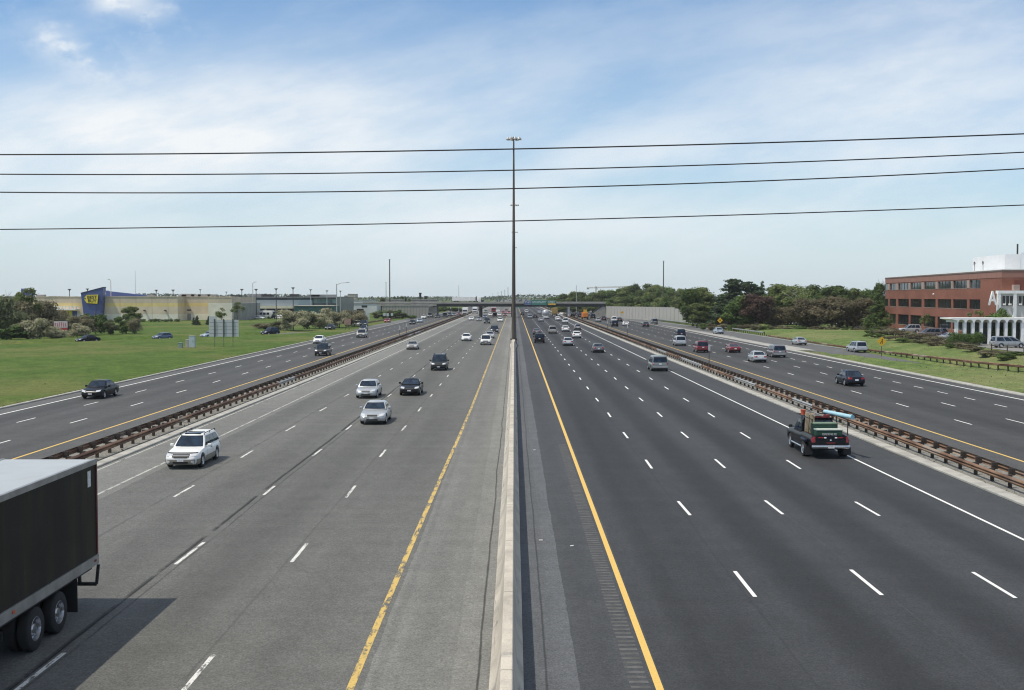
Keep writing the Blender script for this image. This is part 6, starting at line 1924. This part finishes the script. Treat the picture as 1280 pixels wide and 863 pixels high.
def trunk_mesh(seed, H, r, kind='tree', spread=2.5, bark=None, top=.85):
    rr = random.Random(seed)
    m = MB()
    p = Vector((0, 0, -.2)); n = 6
    pts = [p]
    for i in range(n):
        p = p + Vector((rr.uniform(-.12, .12), rr.uniform(-.12, .12), H * top / n)); pts.append(p)
    for i in range(n): m.tube(pts[i], pts[i + 1], r * (1 - i / n * .8), r * (1 - (i + 1) / n * .8), 8, cap=(i == n - 1))
    if kind != 'pole':
        for k in range(9):
            i = rr.randint(2, n - 1); b = pts[i]
            a = rr.random() * 2 * pi
            e = b + Vector((cos(a) * spread * rr.uniform(.5, 1), sin(a) * spread * rr.uniform(.5, 1), rr.uniform(.4, 1.0) * spread))
            mid = (b + e) / 2 + Vector((rr.uniform(-.2, .2), rr.uniform(-.2, .2), .25))
            rb = r * .42
            m.tube(b, mid, rb, rb * .65, 6, cap=False); m.tube(mid, e, rb * .65, rb * .25, 6)
            for q in range(2):
                e2 = mid + Vector((rr.uniform(-1, 1), rr.uniform(-1, 1), rr.uniform(.3, 1.2))) * spread * .4
                m.tube(mid, e2, rb * .4, rb * .12, 5)
    return m.mesh('trunk', [bark or M_bark], 50)
PROTO = {}
def proto(key, kind, H, R, z0, n, leaf, leafkey, nvar=3, clumps=16, gap=.35, bark=None, tr=.22, spread=None):
    PROTO[key] = [(crown_mesh(hash_(key) + i * 17, kind, H, R, z0, n, leaf, LEAF[leafkey], clumps, gap), trunk_mesh(hash_(key) + i * 31, H, tr, 'tree' if kind in ('round',) else 'pole', spread or R * .7, bark)) for i in range(nvar)]
def hash_(s): return sum((i + 1) * ord(c) for i, c in enumerate(s))
proto('spring_tree', 'round', 12, 4.6, 1.2, 8000, .55, 'spring', 4, 20)
proto('green_tree', 'round', 12, 4.8, 1.0, 8000, .55, 'green', 4, 20)
proto('brown_tree', 'round', 9, 5.0, .5, 8500, .42, 'brown', 3, 30, .5)
proto('maroon_tree', 'round', 9, 3.8, .8, 6000, .45, 'maroon', 2, 24, .45)
proto('pine_tree', 'pine', 15, 4.6, .6, 9500, .60, 'dark', 3, 60, .5)
proto('fir_tree', 'cone', 12, 3.6, .4, 5500, .50, 'dark', 2, 46, .45)
proto('green_fir', 'cone', 12, 3.6, .4, 5500, .50, 'green', 2, 46, .45)
proto('bare_tree', 'round', 12, 4.6, 3.5, 1500, .40, 'spring', 1, 14, .5, M_palebark, .26, 4.5)
proto('olive_bush', 'round', 5, 3.2, .15, 5200, .30, 'olive', 3, 18, .4, None, .10)
proto('green_bush', 'round', 5, 3.0, .1, 4800, .32, 'mid', 3, 16, .4, None, .10)
proto('dark_bush', 'round', 5, 2.8, .05, 4800, .32, 'hedge', 2, 14, .35, None, .10)
proto('brush_bush', 'round', 5, 3.2, .1, 4800, .30, 'brush', 3, 18, .5, None, .10)
proto('small_shrub', 'round', 1.8, 1.6, .0, 1600, .20, 'brush', 3, 12, .4, None, .05)
proto('bronze_shrub', 'round', 1.8, 1.7, .0, 1600, .20, 'brown', 2, 12, .4, None, .05)
proto('green_shrub', 'round', 1.6, 1.6, .0, 1600, .20, 'green', 2, 10, .3, None, .05)
proto('young_tree', 'round', 5, 1.5, 1.5, 1100, .22, 'spring', 2, 10, .5, None, .07)
cnt = {}
SIZE = {}
def plant(key, px, top_y, Y, wpx, label, base=0.0, name=None, cat='tree', group=None, rz=None):
    """a plant at depth Y whose top and width are those in the photograph"""
    var = PROTO[key]; i = cnt.get(key, 0); cnt[key] = i + 1
    cm, tm = var[i % len(var)]
    if px > 860 and px < 1095 and 'shrub' not in key and Y > 280: top_y -= 2.5
    k = Y / F
    X = (px - 643) * k
    zt = CAMZ - (top_y - 371) * k
    if cm.name not in SIZE:
        zs_ = sorted(v.co.z for v in cm.vertices); xs_ = sorted(abs(v.co.x) for v in cm.vertices)
        SIZE[cm.name] = (zs_[int(len(zs_) * .985)], xs_[int(len(xs_) * .95)])
    H0, R0 = SIZE[cm.name]
    sz_ = (zt - base) / H0; sxy = max(.15, wpx * k / 2 / R0)
    rr = random.Random(i * 7 + hash_(key))
    r = empty(name or ('bush' if 'bush' in key or 'shrub' in key else 'tree'), (X, Y, base - .02), rr.random() * 6.28 if rz is None else rz, label, cat, group)
    r.scale = (sxy, sxy, sz_)
    link(D.objects.new('crown', cm), r); link(D.objects.new('trunk', tm), r)
    return r
# wooded slope behind the noise wall
GW = 'trees of the wooded slope behind the noise wall'
sky_line = [(698, 372), (706, 369), (716, 366), (728, 366.5), (740, 367), (752, 364.5), (764, 364), (775, 362.5), (786, 359.5), (797, 357.5), (808, 357), (820, 358), (832, 360.5), (842, 364), (850, 363), (860, 365.5)]
wl = ['leftmost tree of the wooded slope, right above the overpass end', 'second tree from the left on the wooded slope', 'tree under the faint thin pole on the wooded slope', 'tree left of the tower crane on the wooded slope', 'tree right below the tower crane mast', 'tree under the crane jib on the wooded slope', 'tree left of the summit group on the wooded slope', 'tree where the wooded slope starts to rise to its top', 'tall tree just left of the slope summit', 'tree at the very summit of the wooded slope, left one', 'tree at the very summit of the wooded slope, right one', 'tree left of the tall thin pole on the wooded slope', 'tree at the foot of the tall thin pole', 'tree in front of the blue office block', 'tree right of the blue office block on the slope', 'rightmost tree of the wooded slope']
for i, (px, ty) in enumerate(sky_line):
    plant(('green_tree', 'green_tree', 'spring_tree')[i % 3], px, ty, 640 - 6 * i, 21, wl[i], 0, group=GW)
low = [(764, 374), (776, 373), (789, 371), (801, 372), (813, 371), (825, 373), (837, 372), (849, 374), (859, 374)]
for i, (px, ty) in enumerate(low):
    plant(('green_tree', 'spring_tree')[i % 2], px, ty, 520 - 12 * i, 19, ['lower tree just behind the noise wall, leftmost of the front row', 'second lower tree from the left behind the noise wall', 'third lower tree from the left behind the noise wall', 'fourth lower tree from the left behind the noise wall', 'middle tree of the front row behind the noise wall', 'lower tree below the tall thin pole, behind the noise wall', 'lower tree below the blue block, behind the noise wall', 'lower tree behind the stepped part of the noise wall', 'lower tree right behind the stepped wall end'][i], 0, group=GW)
# belt between wall and office
T_ = [('green_tree', 866, 365, 330, 26, 'green tree just right of the noise wall end'), ('spring_tree', 884, 364.5, 335, 34, 'pale green broad tree between the noise wall end and the pines'),
      ('pine_tree', 912, 353.5, 320, 40, 'tallest dark pine, left of the maroon tree'), ('pine_tree', 937, 358, 330, 36, 'second dark pine with a flat top, right of the tallest pine'), ('dark', 0, 0, 0, 0, '')]
for key, px, ty, Y, w_, lb in T_[:4]: plant(key, px, ty, Y, w_, lb)
plant('spring_tree', 871, 383, 316, 20, 'low spring green tree at the right foot of the noise wall')
plant('green_tree', 925, 375, 300, 34, 'dark green low tree under the two pines')
plant('fir_tree', 903, 378, 305, 30, 'dark spreading fir left below the tallest pine')
plant('maroon_tree', 946, 373, 297, 34, 'dark maroon-leaved tree left of the pale branching tree')
plant('green_fir', 952.5, 357.5, 420, 14, 'slim green treetop right of the second pine')
plant('green_tree', 966, 366, 380, 26, 'round green tree far behind the maroon tree')
plant('pine_tree', 977, 368, 340, 22, 'dark pine top beside the white rooftop')
plant('spring_tree', 988, 361, 318, 44, 'broad light green tree with airy crown in mid belt')
plant('bare_tree', 998, 365, 306, 44, 'tree with pale bare limbs showing through thin leaves')
plant('green_tree', 1014, 361.5, 340, 34, 'dark-topped green tree behind the pale limbs')
plant('green_tree', 1036, 363, 330, 40, 'rounded green tree above the bronze trees')
plant('pine_tree', 1050, 361.5, 345, 26, 'ragged dark pine leaning above the bronze trees')
plant('spring_tree', 1066, 366, 335, 34, 'light green tree behind the bronze trees')
plant('green_tree', 1085, 367.5, 330, 32, 'green tree left of the fir by the office')
plant('brown_tree', 1012, 378, 292, 50, 'left one of the bronze-leaved spreading trees', 0)
plant('brown_tree', 1040, 375.5, 288, 58, 'middle and largest of the bronze-leaved spreading trees', 0)
plant('brown_tree', 1068, 378, 284, 50, 'right one of the bronze-leaved spreading trees', 0)
plant('brown_tree', 975, 388, 298, 32, 'small bronze tree below the maroon tree, right side', 0)
plant('green_fir', 1096, 372, 268, 30, 'green fir tree at the left corner of the brick office', .3)
plant('green_tree', 1101, 357, 312, 22, 'tall green tree right behind the office corner', 0)
plant('green_tree', 1096, 362, 330, 20, 'green tree top left of the office corner', 0)
# left thicket in front of the store
GL = 'bushes in front of the store'
LB = [('green_bush', 4, 374, 236, 44, 'tall olive green bush at the left edge of the picture'), ('brush_bush', 24, 379, 240, 34, 'tawny bush second from the left edge'), ('brush_bush', 52, 378, 262, 40, 'tall tawny bush in front of the store left part'), ('spring', 0, 0, 0, 0, ''),
      ('dark_bush', 12, 408, 224, 34, 'dark green low bush at the left edge foot'), ('green_bush', 33, 405, 226, 30, 'green bush at the grass edge left of the silvery one'), ('olive_bush', 48, 399.5, 226, 32, 'silvery grey bush left of the red and white panel'),
      ('olive_bush', 70, 411, 230, 24, 'low silvery bush under the red and white panel'), ('brush_bush', 68, 388, 275, 30, 'tawny bush behind the red and white panel'), ('brush_bush', 98, 396, 248, 34, 'blossoming tawny bush right of the red and white panel'), ('olive_bush', 96, 405, 236, 26, 'pale bush above the black sedan behind the field'),
      ('dark_bush', 119, 394, 258, 30, 'dark green bush at the foot of the blue tower'), ('green_bush', 137, 401, 254, 18, 'small round bush right of the dark green one'), ('dark_bush', 157, 394.5, 262, 24, 'dark bush at the right end of the thicket'), ('bronze', 0, 0, 0, 0, ''), ('brush_bush', 168, 399, 260, 16, 'brownish bush at the very right end of the thicket')]
for key, px, ty, Y, w_, lb in LB:
    if Y: plant(key, px, ty, Y, w_, lb, 0, cat='bush', group=GL)
plant('young_tree', 36, 361, 244, 26, 'tall scraggy young tree standing out of the left thicket')
plant('spring_tree', 20, 368, 256, 22, 'leafy young tree beside the scraggy one in the left thicket')
plant('spring_tree', 164, 384.5, 330, 18, 'airy young tree in front of the store wall')
plant('young_tree', 277, 385.5, 340, 12, 'thin young tree before the white block of the store')
plant('young_tree', 297, 378, 360, 14, 'thin young tree at the right end of the store')
plant('fir_tree', 246, 395.5, 340, 7, 'small dark cypress, middle one before the store', cat='tree'); plant('fir_tree', 242, 397, 345, 4, 'tiny dark cypress left of the middle one'); plant('fir_tree', 260.5, 396, 345, 6, 'small dark cypress behind the grey sign backs')
for i, px in enumerate((173, 179, 188, 194, 200, 207, 213, 221)):
    plant('green_shrub', px, 398.6 + (i % 3) * .3, 385, 7, ['low dark shrub at the store foot, leftmost of eight', 'second low shrub from the left at the store foot', 'third low shrub from the left at the store foot', 'fourth low shrub from the left at the store foot', 'fourth low shrub from the right at the store foot', 'third low shrub from the right at the store foot', 'second low shrub from the right at the store foot', 'low shrub at the store corner, rightmost of eight'][i], 0, cat='shrub', group='shrubs at the store foot')
# silvery bushes by the exit
GM = 'silvery bushes by the exit road'
for key, px, ty, Y, w_, lb in (('olive_bush', 366, 389, 285, 36, 'large silvery bush right of the dark blue SUV'), ('green_bush', 384, 392, 300, 18, 'green bush between the silvery bushes by the green shed'), ('olive_bush', 399, 391.5, 305, 22, 'rounded silvery bush before the green shed'), ('olive_bush', 411, 386.5, 315, 26, 'tall silvery bush at the right end of the green shed'), ('olive_bush', 424, 391, 310, 24, 'silvery bush left of the brownish sign'), ('brush_bush', 440, 389, 322, 26, 'tawny bush behind the brownish sign'), ('brush_bush', 449, 389, 340, 16, 'reddish tawny bush above the white SUV'),
                            ('green_bush', 352, 402, 292, 24, 'low green bush left below the large silvery one'), ('brush_bush', 330, 404.5, 300, 26, 'low dry brush behind the dark blue SUV')):
    plant(key, px, ty, Y, w_, lb, 0, cat='bush', group=GM)
for i, (px, ty) in enumerate(((470, 390), (479, 389), (487, 388.5), (496, 388), (504, 391), (513, 394.5))):
    plant(('green_bush', 'dark_bush')[i % 2], px, ty, 440, 14, ['green shrub left end of the row below the wing wall', 'second shrub from the left below the wing wall', 'third shrub from the left below the wing wall', 'fourth shrub from the left below the wing wall', 'fifth shrub from the left below the wing wall', 'low shrub at the right end of the row below the wing wall'][i], 0, cat='bush', group='shrubs below the wing wall')
for i, (px, ty) in enumerate(((478, 373.5), (482, 373), (492, 372), (497, 373), (503, 371.5), (507, 372), (512, 374.5))):
    plant('fir_tree' if i % 2 else 'green_tree', px, ty, 620, 7, ['dark treetop leftmost behind the overpass approach', 'dark treetop beside the tall thin pole', 'dark treetop above the concrete block, left', 'dark treetop above the concrete block, right', 'dark pointed treetop above the approach, taller one', 'dark treetop right of the taller pointed one', 'dark treetop left of the flat building'][i], 0, group='treetops behind the overpass approach')
for i, (px, ty) in enumerate(((541, 384), (549, 384.5), (556, 384), (563, 384.6), (570, 385), (576, 385.5))):
    plant('green_tree', px, ty, 640, 10, ['tree under the overpass, leftmost', 'second tree from the left under the overpass', 'third tree from the left under the overpass', 'fourth tree from the left under the overpass', 'fifth tree from the left under the overpass', 'tree under the overpass beside the white truck'][i], 0, group='trees seen under the overpass')
for i, (px, ty) in enumerate(((697, 384), (703, 383.5), (716, 383), (724, 382.5), (732, 382), (741, 381.5), (749, 381))):
    plant('spring_tree', px, ty, 600, 11, ['tree under the right part of the overpass, leftmost', 'tree left of the light pier under the overpass', 'tree right of the light pier under the overpass', 'fourth tree under the right part of the overpass', 'tree behind the orange truck under the overpass', 'sixth tree under the right part of the overpass', 'tree at the right abutment under the overpass'][i], 0, group='trees seen under the overpass')
# hedge, dome and brush on the terrace bank
hm = crown_mesh(5, 'hedge', 2.3, 5.0, 0, 13000, .20, LEAF['hedge'], 70, .14)
r = empty('hedge', (70.8, 181.0, .65), .12, 'rounded clipped green hedge in front of the white walkway', 'hedge')
r.scale = (.50, .8, .98)
link(D.objects.new('foliage', hm), r)
MB().tube((-3, 0, -.3), (-3, 0, 1.2), .08).tube((3, 0, -.3), (3, 0, 1.2), .08).tube((0, 0, -.3), (0, 0, 1.3), .08).build('stems', M_bark, r)
plant('dark_bush', 1254, 388.6, 190.5, 28, 'rounded dome shrub above the walkway roof, before the white annex', TER, cat='shrub')
plant('young_tree', 1110, 393, 262, 10, 'small thin tree at the left end of the brick front', .5); plant('young_tree', 1157, 393, 240, 14, 'small thin tree before the brick front middle', .7); plant('young_tree', 1215, 390, 208, 14, 'small thin tree above the walkway left end', .7); plant('young_tree', 1228, 389.5, 206, 16, 'small thin tree above the walkway, right of another', .7)
bank = [(1088, 419, 236, 'green_shrub'), (1099, 415.5, 240, 'green_shrub'), (1108, 416, 232, 'bronze_shrub'), (1118, 418, 224, 'small_shrub'), (1127, 420, 216, 'bronze_shrub'), (1136, 422, 208, 'bronze_shrub'), (1146, 421.5, 203, 'small_shrub'), (1155, 424, 199, 'bronze_shrub'), (1166, 427, 192, 'small_shrub'), (1176, 428.5, 187, 'bronze_shrub'), (1188, 431, 182, 'small_shrub'), (1198, 434, 176, 'bronze_shrub'), (1209, 435.5, 171, 'small_shrub'), (1221, 440, 166, 'green_shrub'), (1240, 444, 160, 'bronze_shrub'), (1256, 446, 157, 'small_shrub'), (1272, 446, 154, 'green_shrub')]
ords = ['first', 'second', 'third', 'fourth', 'fifth', 'sixth', 'seventh', 'eighth', 'ninth', 'tenth', 'eleventh', 'twelfth', 'thirteenth', 'fourteenth', 'fifteenth', 'sixteenth', 'last']
for (px, ty, Y, key), o_n in zip(bank, ords):
    k = Y / F; X = (px - 643) * k
    plant(key, px, ty - 6.5, Y, 24, '%s brush clump counting from the fir along the grass bank before the office' % o_n, max(-.1, terrain(X, Y)), cat='shrub', group='brush on the bank before the office')
lowb = [(1092, 424, 214, 'green_shrub'), (1112, 428, 204, 'bronze_shrub'), (1131, 430, 194, 'green_shrub'), (1150, 432, 188, 'small_shrub'), (1170, 434.5, 181, 'bronze_shrub'), (1190, 437, 174, 'green_shrub'), (1212, 441, 165, 'bronze_shrub'), (1234, 445.5, 156, 'small_shrub'), (1258, 449, 150, 'green_shrub')]
for (px, ty, Y, key), o_n in zip(lowb, ords):
    k = Y / F; X = (px - 643) * k
    plant(key, px, ty - 7.5, Y, 22, '%s rough clump from the left in the long grass just above the ramp guard rail' % o_n, max(-.2, terrain(X, Y)), cat='shrub', group='rough clumps above the ramp guard rail')
for i, px in enumerate((878, 890, 905, 918, 931, 944, 958, 970, 984, 1000, 1020, 1040, 1060, 1076)):
    plant(('green_shrub', 'bronze_shrub', 'small_shrub')[i % 3], px, 404.5 + i * .35, 292 - i * 2, 16, '%s low clump from the left at the foot of the tree belt' % ords[i], 0, cat='shrub', group='low clumps at the foot of the tree belt')

# grass tufts on the verges (nobody could count them)
def tufts(name, n, gen, hmin, hmax, mat, seed):
    rr = random.Random(seed); vs, fs = [], []
    for _ in range(n):
        q = gen(rr)
        if q is None: continue
        x, y = q; z = terrain(x, y)
        a = rr.random() * pi; h = rr.uniform(hmin, hmax); w_ = h * rr.uniform(.25, .5)
        dx, dy = cos(a) * w_, sin(a) * w_; lx, ly = rr.uniform(-1.6, 1.6) * h, rr.uniform(-1.6, .4) * h
        k = len(vs)
        vs += [(x - dx, y - dy, z - .02), (x + dx, y + dy, z - .02), (x + lx + dx * .3, y + ly + dy * .3, z + h), (x + lx - dx * .5, y + ly - dy * .5, z + h * .85)]
        fs.append((k, k + 1, k + 2, k + 3))
    o = link(D.objects.new(name, mesh_from(name, vs, fs, [mat])))
    return tag(o, 'short uneven grass', 'grass', kind='stuff')
LEAF['grass'] = leafmat('grass_blades', (.050, .092, .014), (.085, .145, .024), (.15, .17, .05), .3)
LEAF['grass2'] = leafmat('verge_blades', (.11, .165, .045), (.17, .225, .07), (.25, .25, .12), .45)
def g_left(rr):
    y = 75 + 190 * rr.random() ** 1.2; x = -39.3 - (20 + y * .45) * rr.random()
    return (x, y)
tufts('grass', 4000, g_left, .03, .09, LEAF['grass'], 1)
def g_right(rr):
    y = 78 + 190 * rr.random() ** 1.1; rc = ramp_centre(y)
    if rr.random() < .6:
        x = rr.uniform(44.3, rc - 4.3)
        if x < 44.3 or y > 183: return None
    else: x = rr.uniform(rc + 4.6, rc + 15)
    return (x, y)
tufts('grass', 2500, g_right, .04, .13, LEAF['grass2'], 2)
def g_edge(rr):
    return (rr.choice((rr.uniform(22.7, 23.3), rr.uniform(21.3, 21.7), rr.uniform(-21.6, -21.2), rr.uniform(-39.5, -38.95))), 40 + 260 * rr.random())
tufts('weeds', 2600, lambda r_: g_edge(r_) if r_.random() < .5 else (r_.uniform(-39.5, -38.98), 60 + 200 * r_.random()), .06, .2, LEAF['brush'], 3)

# woods and roofs that close the view far away (one mass)
rr = random.Random(77); vs, fs = [], []
for i in range(26000):
    x = rr.uniform(-1500, 1500); y = 1500 + rr.uniform(0, 160)
    if -260 < x < 120 and rr.random() < .6: y += 900
    hh = 9.5 + 2.2 * sin(x * .011) + 1.4 * sin(x * .037 + 1) + (1.2 if x > 150 else 0)
    z = hh * rr.random() ** .6
    n_ = Vector((rr.uniform(-1, 1), rr.uniform(-1.4, .2), rr.uniform(-.2, 1.2))).normalized(); a = n_.orthogonal().normalized(); b = n_.cross(a); q = rr.uniform(.8, 2.2)
    p = Vector((x, y, z)); k = len(vs)
    vs += [p - a * q, p + b * q * .6, p + a * q, p - b * q * .6]; fs.append((k, k + 1, k + 2, k + 3))
tag(link(D.objects.new('treeline', mesh_from('treeline', vs, fs, [LEAF['dark']]))), 'distant woods along the horizon', 'woods', kind='stuff')

hz = MB().box(-2600, 2600, -60, 2700, -1.05, 40)
t = NT('haze_air'); t.n.remove(t.bsdf)
pv = t.new('ShaderNodeVolumePrincipled'); pv.inputs['Color'].default_value = (.95, .97, 1.0, 1); pv.inputs['Density'].default_value = .00009; pv.inputs['Anisotropy'].default_value = .1
t.lk(pv.outputs[0], [x for x in t.n if x.type == 'OUTPUT_MATERIAL'][0].inputs['Volume'])
tag(hz.build('haze', t.mat), kind='stuff')
